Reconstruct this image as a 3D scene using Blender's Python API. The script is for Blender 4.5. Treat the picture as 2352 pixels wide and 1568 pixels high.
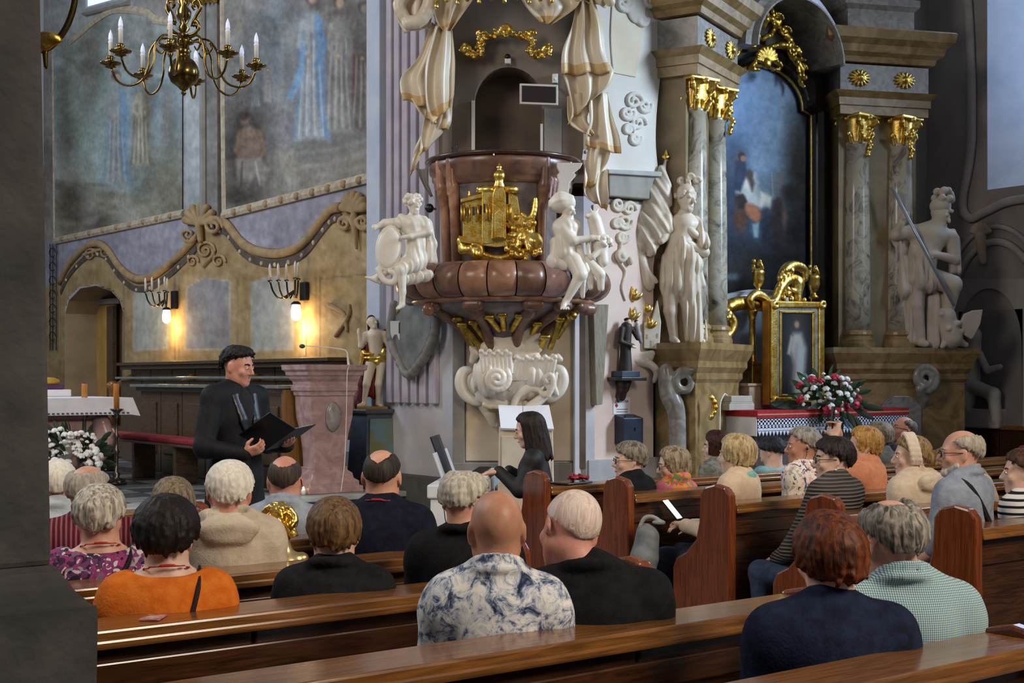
import bpy, math, random
import numpy as np
from mathutils import Vector, Matrix
R = random.Random(7)
for o in list(bpy.data.objects):
    bpy.data.objects.remove(o, do_unlink=True)
SC = bpy.context.scene
COL = SC.collection
# ---------------------------------------------------------------- camera, world, lights
F = 3040.0          # focal length in photo pixels (frame 2352 x 1568)
HOR = 870.0         # row of the horizon
CAMZ = 1.6
FW = np.array([0.6, 0.8, 0.0]); RT = np.array([0.8, -0.6, 0.0]); UP = np.array([0, 0, 1.0])
cd = bpy.data.cameras.new('camera'); cam = bpy.data.objects.new('camera', cd); COL.objects.link(cam)
cam.location = (0, 0, CAMZ)
cam.rotation_euler = (math.pi/2, 0, -math.atan2(0.6, 0.8))
cd.sensor_width = 36.0; cd.lens = 36.0*F/2352.0; cd.shift_y = (HOR-784.0)/2352.0; cd.clip_end = 200
SC.camera = cam
w = bpy.data.worlds.new('world'); SC.world = w; w.use_nodes = True
w.node_tree.nodes['Background'].inputs[0].default_value = (0.80, 0.86, 1.0, 1)
w.node_tree.nodes['Background'].inputs[1].default_value = 0.125
def area(name, loc, target, sx, sy, power, col, spread=180):
    l = bpy.data.lights.new(name, 'AREA'); l.shape = 'RECTANGLE'; l.size = sx; l.size_y = sy
    l.energy = power; l.color = col; l.spread = math.radians(spread)
    o = bpy.data.objects.new(name, l); COL.objects.link(o); o.location = loc
    o.rotation_euler = (Vector(target)-Vector(loc)).to_track_quat('-Z', 'Y').to_euler()
    return o
# daylight of the windows: right nave window, rear nave windows, left nave windows, chancel windows
area('window_light_right', (14.3, 3.6, 5.8), (8.2, 9.6, 2.4), 1.8, 3.4, 165, (0.66, 0.82, 1.0), 70)
area('window_light_rear', (4.6, -4.0, 6.6), (4.0, 5.0, 0.8), 3.0, 3.0, 95, (1.0, 0.86, 0.68), 62)
area('window_light_left', (-2.0, 7.5, 7.2), (7.0, 9.0, 2.2), 2.5, 3.5, 260, (1.0, 0.92, 0.82))
area('window_light_chancel', (0.3, 17.5, 7.5), (7.4, 14.5, 2.6), 2.5, 4.0, 320, (0.74, 0.86, 1.0))
vs = SC.view_settings
vs.view_transform = 'Standard'; vs.look = 'None'; vs.exposure = 0.44; vs.gamma = 1.0; vs.use_curve_mapping = False
# ---------------------------------------------------------------- pixel <-> place
C0 = np.array([0, 0, CAMZ])
def ray(px, py):
    return FW + (px-1176.0)/F*RT + (HOR-py)/F*UP
def P(px, py, Z, d=0.0):            # a point at camera depth Z (d metres nearer)
    return C0 + ray(px, py)*Z - FW*d
def onx(px, py, x):
    r = ray(px, py); return C0 + r*(x/r[0])
def ony(px, py, y):
    r = ray(px, py); return C0 + r*(y/r[1])
def onz(px, py, z):
    r = ray(px, py); return C0 + r*((z-CAMZ)/r[2])
def at_y(px, y):                    # ground position on the line y = const seen at column px
    r = ray(px, HOR); t = y/r[1]; return r[0]*t, y, t
# ---------------------------------------------------------------- scene objects
def srgb(c):
    if isinstance(c, str):
        c = c.lstrip('#'); c = [int(c[i:i+2], 16)/255 for i in (0, 2, 4)]
    return tuple((v/12.92 if v <= 0.04045 else ((v+0.055)/1.055)**2.4) for v in c[:3])
def link(name, data, parent=None, mat=None):
    o = bpy.data.objects.new(name, data); COL.objects.link(o)
    if parent is not None: o.parent = parent
    if mat is not None and data is not None:
        for m in (mat if isinstance(mat, (list, tuple)) else [mat]): data.materials.append(m)
    return o
def tag(o, label=None, cat=None, group=None, kind=None):
    if label: o['label'] = label
    if cat: o['category'] = cat
    if group: o['group'] = group
    if kind: o['kind'] = kind
    return o
def thing(name, label, cat, loc=(0, 0, 0), rz=0.0, group=None, kind=None):
    o = bpy.data.objects.new(name, None); COL.objects.link(o); o.empty_display_size = 0.1
    o.location = tuple(float(v) for v in loc); o.rotation_euler = (0, 0, rz)
    return tag(o, label, cat, group, kind)
def rel(o, parent):                 # parent a world-space mesh under an Empty that stands elsewhere
    o.parent = parent
    o.matrix_parent_inverse = (Matrix.Translation(parent.location) @ parent.rotation_euler.to_matrix().to_4x4()).inverted()
    return o
def sub(o, part):                    # hang a world-space (or same-frame) piece under a part
    o.parent = part; o.matrix_parent_inverse = Matrix.Identity(4); o.matrix_basis = Matrix.Identity(4); return o
def copy_tree(o, parent=None):
    c = o.copy(); COL.objects.link(c); c.parent = parent
    if parent is not None: c.matrix_parent_inverse = o.matrix_parent_inverse.copy()
    for ch in list(o.children): copy_tree(ch, c)
    return c
def mesh_np(name, V, faces, smooth=True, mi=None):
    V = np.asarray(V, dtype=np.float32).reshape(-1, 3)
    me = bpy.data.meshes.new(name)
    me.vertices.add(len(V)); me.vertices.foreach_set('co', V.ravel())
    if isinstance(faces, np.ndarray):
        n, k = faces.shape
        me.loops.add(n*k); me.loops.foreach_set('vertex_index', faces.astype(np.int32).ravel())
        me.polygons.add(n); me.polygons.foreach_set('loop_start', np.arange(0, n*k, k, dtype=np.int32))
    else:
        ls = [len(f) for f in faces]; n = len(ls)
        me.loops.add(sum(ls)); me.loops.foreach_set('vertex_index', np.array([i for f in faces for i in f], dtype=np.int32))
        me.polygons.add(n); me.polygons.foreach_set('loop_start', np.concatenate([[0], np.cumsum(ls)[:-1]]).astype(np.int32))
    if mi is not None: me.polygons.foreach_set('material_index', np.asarray(mi, dtype=np.int32))
    me.update(calc_edges=True); me.validate()
    me.polygons.foreach_set('use_smooth', np.full(len(me.polygons), bool(smooth)))
    return me
# ---------------------------------------------------------------- polygon builder
class MB:
    def __init__(s): s.v = []; s.f = []
    def add(s, V, Fc):
        b = len(s.v); s.v.extend([tuple(float(c) for c in p) for p in V]); s.f.extend([tuple(i+b for i in f) for f in Fc]); return s
    def box(s, lo, hi, M=None):
        x0, y0, z0 = lo; x1, y1, z1 = hi
        V = [(x0,y0,z0),(x1,y0,z0),(x1,y1,z0),(x0,y1,z0),(x0,y0,z1),(x1,y0,z1),(x1,y1,z1),(x0,y1,z1)]
        if M is not None: V = [tuple(M @ Vector(p)) for p in V]
        return s.add(V, [(3,2,1,0),(4,5,6,7),(0,1,5,4),(1,2,6,5),(2,3,7,6),(3,0,4,7)])
    def hexa(s, b, t):              # bottom 4 and top 4 points
        return s.add(list(b)+list(t), [(3,2,1,0),(4,5,6,7),(0,1,5,4),(1,2,6,5),(2,3,7,6),(3,0,4,7)])
    def prism(s, pts, vec):         # polygon of 3-D points pushed along vec
        n = len(pts); v = np.asarray(vec, float)
        V = [np.asarray(p, float) for p in pts] + [np.asarray(p, float)+v for p in pts]
        return s.add(V, [tuple(range(n))[::-1], tuple(range(n, 2*n))] + [(i, (i+1) % n, n+(i+1) % n, n+i) for i in range(n)])
    def loft(s, rings, close=True, caps=True):
        n = len(rings[0]); m = len(rings); V = [p for r in rings for p in r]; Fc = []
        for j in range(m-1):
            for i in range(n if close else n-1):
                k = (i+1) % n; Fc.append((j*n+i, j*n+k, (j+1)*n+k, (j+1)*n+i))
        if caps and close: Fc += [tuple(range(n))[::-1], tuple(range((m-1)*n, m*n))]
        return s.add(V, Fc)
    def lathe(s, prof, c=(0, 0, 0), n=16, M=None, sx=1.0, sy=1.0):   # prof: (radius, z)
        rings = []
        for r, z in prof:
            ring = [Vector((r*sx*math.cos(2*math.pi*i/n), r*sy*math.sin(2*math.pi*i/n), z)) for i in range(n)]
            if M is not None: ring = [M @ p for p in ring]
            rings.append([(p[0]+c[0], p[1]+c[1], p[2]+c[2]) for p in ring])
        return s.loft(rings)
    def tube(s, pts, r, n=8, flat=1.0):
        pts = [np.asarray(p, float) for p in pts]; m = len(pts)
        rr = r if isinstance(r, (list, tuple)) else [r]*m
        if len(rr) != m: rr = list(np.interp(np.linspace(0, 1, m), np.linspace(0, 1, len(rr)), rr))
        rings = []; up = None
        for i in range(m):
            t = pts[min(i+1, m-1)]-pts[max(i-1, 0)]; t = t/(np.linalg.norm(t)+1e-9)
            if up is None:
                up = np.array([0, 0, 1.0]) if abs(t[2]) < 0.9 else np.array([1.0, 0, 0])
            a = np.cross(t, up); a /= np.linalg.norm(a)+1e-9; up = np.cross(a, t)
            rings.append([pts[i]+rr[i]*(math.cos(2*math.pi*k/n)*a*flat+math.sin(2*math.pi*k/n)*up) for k in range(n)])
        return s.loft(rings)
    def sweep(s, path, prof, nrm):  # profile (u across, w along nrm) swept on a path lying in a plane with normal nrm
        path = [np.asarray(p, float) for p in path]; nrm = np.asarray(nrm, float); m = len(path); rings = []
        for i in range(m):
            t = path[min(i+1, m-1)]-path[max(i-1, 0)]; t /= np.linalg.norm(t)+1e-9
            a = np.cross(nrm, t)
            rings.append([path[i]+a*u+nrm*q for u, q in prof])
        return s.loft(rings)
    def sph(s, c, r, n=12, m=8):
        r = r if isinstance(r, (tuple, list)) else (r, r, r); rings = []
        for j in range(m+1):
            th = math.pi*min(max(j/m, 0.02), 0.98)
            rings.append([(c[0]+r[0]*math.sin(th)*math.cos(2*math.pi*i/n), c[1]+r[1]*math.sin(th)*math.sin(2*math.pi*i/n), c[2]-r[2]*math.cos(th)) for i in range(n)])
        return s.loft(rings)
    def build(s, name, mat, parent=None, smooth=False, bevel=0.0, seg=2):
        me = mesh_np(name, s.v, s.f, smooth)
        o = link(name, me, parent, mat)
        if bevel > 0:
            b = o.modifiers.new('bevel', 'BEVEL'); b.width = bevel; b.segments = seg; b.limit_method = 'ANGLE'; b.angle_limit = 0.6
        return o
def crom(pts, n):                   # Catmull-Rom through the points
    p = np.asarray(pts, float); m = len(p)
    if m < 3: return np.array([p[0]+(p[-1]-p[0])*t for t in np.linspace(0, 1, n)])
    q = np.vstack([2*p[0]-p[1], p, 2*p[-1]-p[-2]]); out = []
    for t in np.linspace(0, m-1-1e-9, n):
        i = int(t); f = t-i; a, b, c, d = q[i], q[i+1], q[i+2], q[i+3]
        out.append(0.5*((2*b)+(c-a)*f+(2*a-5*b+4*c-d)*f*f+(3*b-a-3*c+d)*f**3))
    return np.array(out)
# ---------------------------------------------------------------- sculpting: blended distance fields
def rotm(rx=0, ry=0, rz=0):
    return np.array((Matrix.Rotation(rz, 3, 'Z') @ Matrix.Rotation(ry, 3, 'Y') @ Matrix.Rotation(rx, 3, 'X')))
class SD:
    def __init__(s, vox=0.01): s.vox = vox; s.p = []
    def _push(s, lo, hi, fn, k, op, m, disp):
        s.p.append((np.asarray(lo, float), np.asarray(hi, float), fn, k, op, m, disp))
        return s
    def rc(s, a, b, r1, r2=None, k=0.02, op='+', m=0, sq=None, disp=None):
        a = np.asarray(a, float); b = np.asarray(b, float); r2 = r1 if r2 is None else r2
        ba = b-a; L = float(ba @ ba)+1e-12; rm = max(r1, r2)
        def fn(X, Y, Z):
            x, y, z = X-a[0], Y-a[1], Z-a[2]
            t = np.clip((x*ba[0]+y*ba[1]+z*ba[2])/L, 0, 1)
            x = x-ba[0]*t; y = y-ba[1]*t; z = z-ba[2]*t
            q = x*x+y*y+z*z
            if sq is not None:
                c = x*sq[0]+y*sq[1]+z*sq[2]; q = q+(sq[3]**2-1)*c*c
            return np.sqrt(q)-(r1+(r2-r1)*t)
        return s._push(np.minimum(a, b)-rm, np.maximum(a, b)+rm, fn, k, op, m, disp)
    def tube(s, pts, rs, k=0.01, op='+', m=0, sq=None):
        pts = [np.asarray(p, float) for p in pts]; n = len(pts)
        rs = list(np.interp(np.linspace(0, 1, n), np.linspace(0, 1, len(rs)), rs)) if isinstance(rs, (list, tuple)) else [rs]*n
        for i in range(n-1): s.rc(pts[i], pts[i+1], rs[i], rs[i+1], k, op, m, sq)
        return s
    def el(s, c, r, Rm=None, k=0.02, op='+', m=0, disp=None, clip=None):
        c = np.asarray(c, float); r = np.asarray(r, float); rm = float(r.max())
        ext = r if Rm is None else np.sqrt(((Rm*r[None, :])**2).sum(1))
        def fn(X, Y, Z):
            x, y, z = X-c[0], Y-c[1], Z-c[2]
            if Rm is not None:
                x, y, z = (x*Rm[0, 0]+y*Rm[1, 0]+z*Rm[2, 0], x*Rm[0, 1]+y*Rm[1, 1]+z*Rm[2, 1], x*Rm[0, 2]+y*Rm[1, 2]+z*Rm[2, 2])
            x = x/r[0]; y = y/r[1]; z = z/r[2]
            k0 = np.sqrt(x*x+y*y+z*z); k1 = np.sqrt((x/r[0])**2+(y/r[1])**2+(z/r[2])**2)+1e-9
            d = k0*(k0-1.0)/k1
            if clip is not None: d = np.maximum(d, clip(X, Y, Z))
            return d
        return s._push(c-ext, c+ext, fn, k, op, m, disp)
    def bx(s, c, h, Rm=None, rd=0.005, k=0.01, op='+', m=0, disp=None):
        c = np.asarray(c, float); h = np.asarray(h, float); ext = h if Rm is None else np.abs(Rm) @ h
        def fn(X, Y, Z):
            x, y, z = X-c[0], Y-c[1], Z-c[2]
            if Rm is not None:
                x, y, z = (x*Rm[0, 0]+y*Rm[1, 0]+z*Rm[2, 0], x*Rm[0, 1]+y*Rm[1, 1]+z*Rm[2, 1], x*Rm[0, 2]+y*Rm[1, 2]+z*Rm[2, 2])
            qx = np.abs(x)-h[0]+rd; qy = np.abs(y)-h[1]+rd; qz = np.abs(z)-h[2]+rd
            o = np.sqrt(np.maximum(qx, 0)**2+np.maximum(qy, 0)**2+np.maximum(qz, 0)**2)
            return o+np.minimum(np.maximum(np.maximum(qx, qy), qz), 0)-rd
        return s._push(c-ext, c+ext, fn, k, op, m, disp)
    def mesh(s, name='sculpt'):
        v = s.vox; lo = np.min([p[0] for p in s.p if p[4] == '+'], axis=0)-3*v-0.01; hi = np.max([p[1] for p in s.p if p[4] == '+'], axis=0)+3*v+0.01
        n = np.maximum(((hi-lo)/v).astype(int)+2, 4)
        G = np.full(n, 1.0, dtype=np.float32); Mt = np.zeros(n, dtype=np.int8)
        ax = [lo[i]+v*np.arange(n[i]) for i in range(3)]
        for plo, phi, fn, k, op, m, disp in s.p:
            mg = k+2.5*v+(0.03 if disp else 0)
            i0 = np.clip(((plo-mg-lo)/v).astype(int), 0, n-1); i1 = np.clip(((phi+mg-lo)/v).astype(int)+2, 1, n)
            if np.any(i1 <= i0): continue
            sl = tuple(slice(i0[i], i1[i]) for i in range(3))
            X = ax[0][sl[0]][:, None, None]; Y = ax[1][sl[1]][None, :, None]; Z = ax[2][sl[2]][None, None, :]
            d = fn(X, Y, Z)
            if disp is not None: d = d+disp(X, Y, Z)
            g = G[sl]
            if op == '+':
                if m: Mt[sl] = np.where(d < g, m, Mt[sl])
                else: Mt[sl] = np.where(d < g, 0, Mt[sl])
                h = np.clip(0.5+0.5*(g-d)/max(k, 1e-5), 0, 1)
                G[sl] = g+(d-g)*h-k*h*(1-h)
            elif op == '-':
                h = np.clip(0.5-0.5*(g+d)/max(k, 1e-5), 0, 1)
                G[sl] = g+(-d-g)*h+k*h*(1-h)
        # surface nets
        ins = G < 0
        c = [(0,0,0),(1,0,0),(0,1,0),(1,1,0),(0,0,1),(1,0,1),(0,1,1),(1,1,1)]
        cnt = sum(ins[a:n[0]-1+a, b:n[1]-1+b, d:n[2]-1+d].astype(np.int8) for a, b, d in c)
        act = np.argwhere((cnt > 0) & (cnt < 8))
        if len(act) == 0: return mesh_np(name, [(0, 0, 0)], [])
        idx = np.full(n, -1, dtype=np.int32); idx[act[:, 0], act[:, 1], act[:, 2]] = np.arange(len(act))
        cv = np.stack([G[act[:, 0]+a, act[:, 1]+b, act[:, 2]+d] for a, b, d in c], 1)
        cp = np.array(c, dtype=np.float32); sm = np.zeros((len(act), 3), np.float32); wn = np.zeros(len(act), np.float32)
        for i, j in [(0,1),(2,3),(4,5),(6,7),(0,2),(1,3),(4,6),(5,7),(0,4),(1,5),(2,6),(3,7)]:
            x, y = cv[:, i], cv[:, j]; q = (x < 0) != (y < 0); t = np.where(q, x/(np.where(q, x-y, 1)), 0)
            sm += np.where(q[:, None], cp[i]+(cp[j]-cp[i])*t[:, None], 0); wn += q
        V = (act+sm/wn[:, None])*v+lo
        Fq = []
        for axn, (u, w_) in ((0, (1, 2)), (1, (2, 0)), (2, (0, 1))):
            s0 = [slice(0, n[i]) for i in range(3)]; s1 = list(s0)
            s0[axn] = slice(0, n[axn]-1); s1[axn] = slice(1, n[axn])
            a = ins[tuple(s0)]; b = ins[tuple(s1)]
            e = np.argwhere(a != b); e = e[(e[:, u] > 0) & (e[:, w_] > 0)]
            fl = a[e[:, 0], e[:, 1], e[:, 2]]
            eu = np.zeros(3, int); eu[u] = 1; ew = np.zeros(3, int); ew[w_] = 1
            q = [idx[tuple((e-o_).T)] for o_ in (0*eu, eu, eu+ew, ew)]
            q = np.stack(q, 1); q[~fl] = q[~fl][:, ::-1]
            q = np.where(True, q, q); Fq.append(q)
        Fq = np.concatenate(Fq); Fq = Fq[(Fq >= 0).all(1)]
        mi = Mt[act[:, 0], act[:, 1], act[:, 2]][Fq[:, 0]].astype(np.int32) if Mt.any() else None
        return mesh_np(name, V, Fq, True, mi)
    def build(s, name, mat, parent=None):
        return link(name, s.mesh(name), parent, mat)
def folds(amp, seed=0, freq=18.0, dirv=(1, 0.2, 0.15)):
    r = random.Random(seed); d = np.array(dirv, float); d /= np.linalg.norm(d)
    ph = [r.uniform(0, 6.28) for _ in range(6)]; freq = freq*2.2; amp = amp*1.5
    def f(X, Y, Z):
        u = X*d[0]+Y*d[1]+Z*d[2]
        wv = 0.35*np.sin(6.0*Z+5*Y+ph[0])+0.3*np.sin(9.0*X-7*Z+ph[1])
        return amp*(np.sin(freq*u+2.2*wv+ph[2])*0.6+np.sin(freq*0.57*u-3*wv+ph[3])*0.5+0.25*np.sin(freq*1.9*u+ph[4]))
    return f
def wrinkle(amp, seed=0):
    r = random.Random(seed); ph = [r.uniform(0, 6.28) for _ in range(8)]
    def f(X, Y, Z):
        a = np.sin(17*X+11*Z+2*np.sin(9*Z+ph[0])+ph[1]); b = np.sin(-14*X+16*Z+2*np.sin(8*X+7*Y+ph[2])+ph[3])
        c = np.sin(24*Z+9*Y+1.5*np.sin(12*X+ph[4])+ph[5])
        return amp*(0.45*a+0.45*b+0.3*c)
    return f
# ---------------------------------------------------------------- materials
def nodes(name):
    m = bpy.data.materials.new(name); m.use_nodes = True; nt = m.node_tree
    return m, nt, nt.nodes['Principled BSDF']
def ND(nt, t, **kw):
    n = nt.nodes.new(t)
    for k, v in kw.items():
        if k.startswith('i_'): n.inputs[k[2:].replace('_', ' ')].default_value = v
        else: setattr(n, k, v)
    return n
def coords(nt, scale=(1, 1, 1), rot=(0, 0, 0), kind='Object'):
    tc = ND(nt, 'ShaderNodeTexCoord'); mp = ND(nt, 'ShaderNodeMapping')
    mp.inputs['Scale'].default_value = scale; mp.inputs['Rotation'].default_value = rot
    nt.links.new(tc.outputs[kind], mp.inputs['Vector']); return mp.outputs['Vector']
def ramp(nt, fac, stops):
    r = ND(nt, 'ShaderNodeValToRGB'); e = r.color_ramp.elements
    while len(e) < len(stops): e.new(0.5)
    for el, (p, c) in zip(e, stops): el.position = p; el.color = (*srgb(c), 1)
    nt.links.new(fac, r.inputs['Fac']); return r.outputs['Color']
def bumpn(nt, b, h, st, dist=0.01):
    n = ND(nt, 'ShaderNodeBump'); n.inputs['Strength'].default_value = st; n.inputs['Distance'].default_value = dist
    nt.links.new(h, n.inputs['Height']); nt.links.new(n.outputs['Normal'], b.inputs['Normal'])
def M(name, c1, c2=None, rough=0.6, metal=0.0, scale=6.0, st=(1, 1, 1), rng=(0.35, 0.65), bump=0.0, bscale=40.0, spec=0.5, emit=None, detail=5.0, coat=0.0, dist=0.0, sss=0.0, rvar=0.0):
    m, nt, b = nodes(name)
    b.inputs['Roughness'].default_value = rough; b.inputs['Metallic'].default_value = metal
    b.inputs['Specular IOR Level'].default_value = spec; b.inputs['Coat Weight'].default_value = coat; b.inputs['Coat Roughness'].default_value = 0.12
    if c2 is None: b.inputs['Base Color'].default_value = (*srgb(c1), 1)
    else:
        v = coords(nt, st); n = ND(nt, 'ShaderNodeTexNoise'); n.inputs['Scale'].default_value = scale; n.inputs['Detail'].default_value = detail; n.inputs['Distortion'].default_value = dist
        nt.links.new(v, n.inputs['Vector'])
        nt.links.new(ramp(nt, n.outputs['Fac'], [(rng[0], c1), (rng[1], c2)]), b.inputs['Base Color'])
        if rvar:
            q = ND(nt, 'ShaderNodeMapRange'); q.inputs['To Min'].default_value = rough-rvar; q.inputs['To Max'].default_value = rough+rvar
            nt.links.new(n.outputs['Fac'], q.inputs['Value']); nt.links.new(q.outputs['Result'], b.inputs['Roughness'])
    if bump:
        v = coords(nt, st); n = ND(nt, 'ShaderNodeTexNoise'); n.inputs['Scale'].default_value = bscale; n.inputs['Detail'].default_value = 4
        nt.links.new(v, n.inputs['Vector']); bumpn(nt, b, n.outputs['Fac'], bump)
    if emit:
        b.inputs['Emission Color'].default_value = (*srgb(emit[0]), 1); b.inputs['Emission Strength'].default_value = emit[1]
    return m
def Mcol(name, rough=0.8, nz=0.25, scale=9.0, bump=0.15, spec=0.3):    # painted surface: colours from the mesh, mottled by noise
    m, nt, b = nodes(name); b.inputs['Roughness'].default_value = rough; b.inputs['Specular IOR Level'].default_value = spec
    at = ND(nt, 'ShaderNodeAttribute'); at.attribute_name = 'Col'
    n = ND(nt, 'ShaderNodeTexNoise'); n.inputs['Scale'].default_value = scale; n.inputs['Detail'].default_value = 8
    nt.links.new(coords(nt), n.inputs['Vector'])
    q = ND(nt, 'ShaderNodeMapRange'); q.inputs['From Min'].default_value = 0.3; q.inputs['From Max'].default_value = 0.7; q.inputs['To Min'].default_value = 1-nz; q.inputs['To Max'].default_value = 1+nz
    nt.links.new(n.outputs['Fac'], q.inputs['Value'])
    mx = ND(nt, 'ShaderNodeMix', data_type='RGBA', blend_type='MULTIPLY'); mx.inputs['Factor'].default_value = 1
    nt.links.new(at.outputs['Color'], mx.inputs['A']); nt.links.new(q.outputs['Result'], mx.inputs['B'])
    nt.links.new(mx.outputs['Result'], b.inputs['Base Color'])
    bumpn(nt, b, n.outputs['Fac'], bump); return m
stone_dk = M('dark_stone', '#474542', '#5e5b57', 0.85, scale=7, bump=0.5, bscale=30, detail=8)
floor_m = M('stone_floor', '#5a5a5c', '#7a7b7e', 0.35, scale=3)
step_m = M('step_stone', '#8d8b88', '#aaa7a2', 0.55, scale=4)
plaster = M('plaster_grey', '#8c8783', '#a39c96', 0.9, scale=3, bump=0.15)
pier_m = M('pier_plaster', '#b4b1b8', '#c9c4c4', 0.85, scale=2.5, bump=0.12)
pier_dk = M('pier_grey', '#817c77', '#9a948c', 0.85, scale=3, bump=0.12)
flute_m = M('flute_mauve', '#a89fab', '#bcb1b8', 0.85, scale=4)
cream = M('cream_panel', '#cbb69a', '#dccbb4', 0.85, scale=2.5, bump=0.1)
pinkp = M('pink_panel', '#dcc0b4', '#e4d2c6', 0.85, scale=2.0, bump=0.1)
niche_m = M('niche_brown', '#6f6357', '#85786b', 0.9, scale=2.0)
archw = M('arch_plaster', '#d9d3c8', '#e6e2da', 0.85, scale=1.6, bump=0.08)
ornm = M('stucco_ornament', '#cfc2ad', '#ddd2c0', 0.8, scale=8)
ochre = M('ochre_moulding', '#957a56', '#ad9068', 0.85, scale=6)
tan_m = M('tan_frame', '#a3937d', '#c4b59c', 0.85, scale=10)
darkband = M('dark_band', '#4a4038', '#5d5248', 0.9, scale=8)
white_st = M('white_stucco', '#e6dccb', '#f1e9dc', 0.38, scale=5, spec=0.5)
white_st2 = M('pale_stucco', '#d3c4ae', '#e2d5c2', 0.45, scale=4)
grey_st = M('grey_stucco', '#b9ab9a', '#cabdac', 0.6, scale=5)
drape_m = M('stucco_drapery', '#d6c3a2', '#ede1cc', 0.35, scale=2.2, spec=0.5)
fringe_m = M('stucco_fringe', '#c9a166', '#dcbd8a', 0.45, scale=9)
gold = M('gilding', '#d6a53c', '#f6dc84', 0.34, metal=1.0, scale=14, bump=0.25, bscale=60)
gold_dk = M('gilding_aged', '#9c7a2a', '#dcb95c', 0.36, metal=1.0, scale=18, bump=0.3, bscale=50)
brass = M('brass', '#5c4a26', '#9c8148', 0.22, metal=1.0, scale=12)
iron = M('black_iron', '#17151a', None, 0.45)
marble_br = M('brown_marble', '#5e443a', '#86604d', 0.3, scale=5, dist=1.2, spec=0.5)
marble_dk = M('dark_marble', '#5a4f4d', '#7d7170', 0.3, scale=4, dist=1.5)
marble_or = M('orange_marble', '#8e5f46', '#b3866a', 0.28, scale=5, dist=1.0)
marble_pk = M('pink_marble', '#a58381', '#c2a29e', 0.25, scale=6, dist=1.2)
marble_gr = M('grey_marble', '#7c7873', '#a09b94', 0.25, scale=7, dist=1.5)
marble_yl = M('yellow_marble', '#80683f', '#a88c60', 0.35, scale=3, dist=2.5)
m_, nt_, b_ = nodes('column_marble'); b_.inputs['Roughness'].default_value = 0.22
n_ = ND(nt_, 'ShaderNodeTexNoise'); n_.inputs['Scale'].default_value = 5; n_.inputs['Detail'].default_value = 9; n_.inputs['Distortion'].default_value = 1.2; n_.inputs['Roughness'].default_value = 0.65
nt_.links.new(coords(nt_, (1, 1, 0.8)), n_.inputs['Vector'])
nt_.links.new(ramp(nt_, n_.outputs['Fac'], [(0.32, '#3c3a38'), (0.43, '#8c8678'), (0.55, '#b9b2a2'), (0.75, '#b09a6c')]), b_.inputs['Base Color'])
col_marb = m_
def wood(name, c1, c2, rough=0.25, st=(1.2, 14, 14), coat=0.3):
    return M(name, c1, c2, rough, scale=3.0, st=st, dist=1.5, coat=coat, bump=0.06, bscale=8, rvar=0.07)
wood_pew = wood('pew_wood', '#2c190d', '#4a2b16', 0.25)
wood_top = wood('pew_ledge_wood', '#66411f', '#8a5a2d', 0.2)
wood_end = wood('pew_end_wood', '#5c2a11', '#7d3d18', 0.28, st=(14, 14, 1.2))
wood_dk = wood('stall_wood', '#3d3022', '#5e4c38', 0.4)
wood_or = wood('stall_end_wood', '#6e4a24', '#8a6232', 0.35, st=(14, 14, 1.2))
black_wd = M('black_frame', '#16120f', '#262019', 0.22, scale=6)
cloth_w = M('white_cloth', '#e9e9f2', '#f4f4fa', 0.85, scale=8, bump=0.1)
cloth_r = M('red_cloth', '#a01625', '#bc2233', 0.8, scale=20, bump=0.1)
cloth_rd = M('dark_red_cushion', '#7a1620', '#8f1d29', 0.8, scale=20)
stripe_g = M('gold_stripe', '#c88a5a', '#d79f72', 0.6, scale=30)
candle_w = M('candle_white', '#eeece6', None, 0.4, spec=0.4)
candle_o = M('candle_wax', '#b5722a', '#c9863a', 0.45, scale=5)
paper = M('paper', '#eeeef4', None, 0.8)
blackp = M('black_plastic', '#121214', None, 0.35)
screen_m = M('display_black', '#1a1012', '#241618', 0.5, scale=80)
leaf_m = M('leaf_green', '#1f3a20', '#3d6136', 0.45, scale=12)
leaf_d = M('leaf_dark', '#17281c', '#2b4430', 0.45, scale=12)
flower_w = M('petal_white', '#f2f0ea', '#ffffff', 0.6, scale=20)
flower_r = M('petal_red', '#9c1428', '#d2385a', 0.5, scale=22)
skinm = {}
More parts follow.
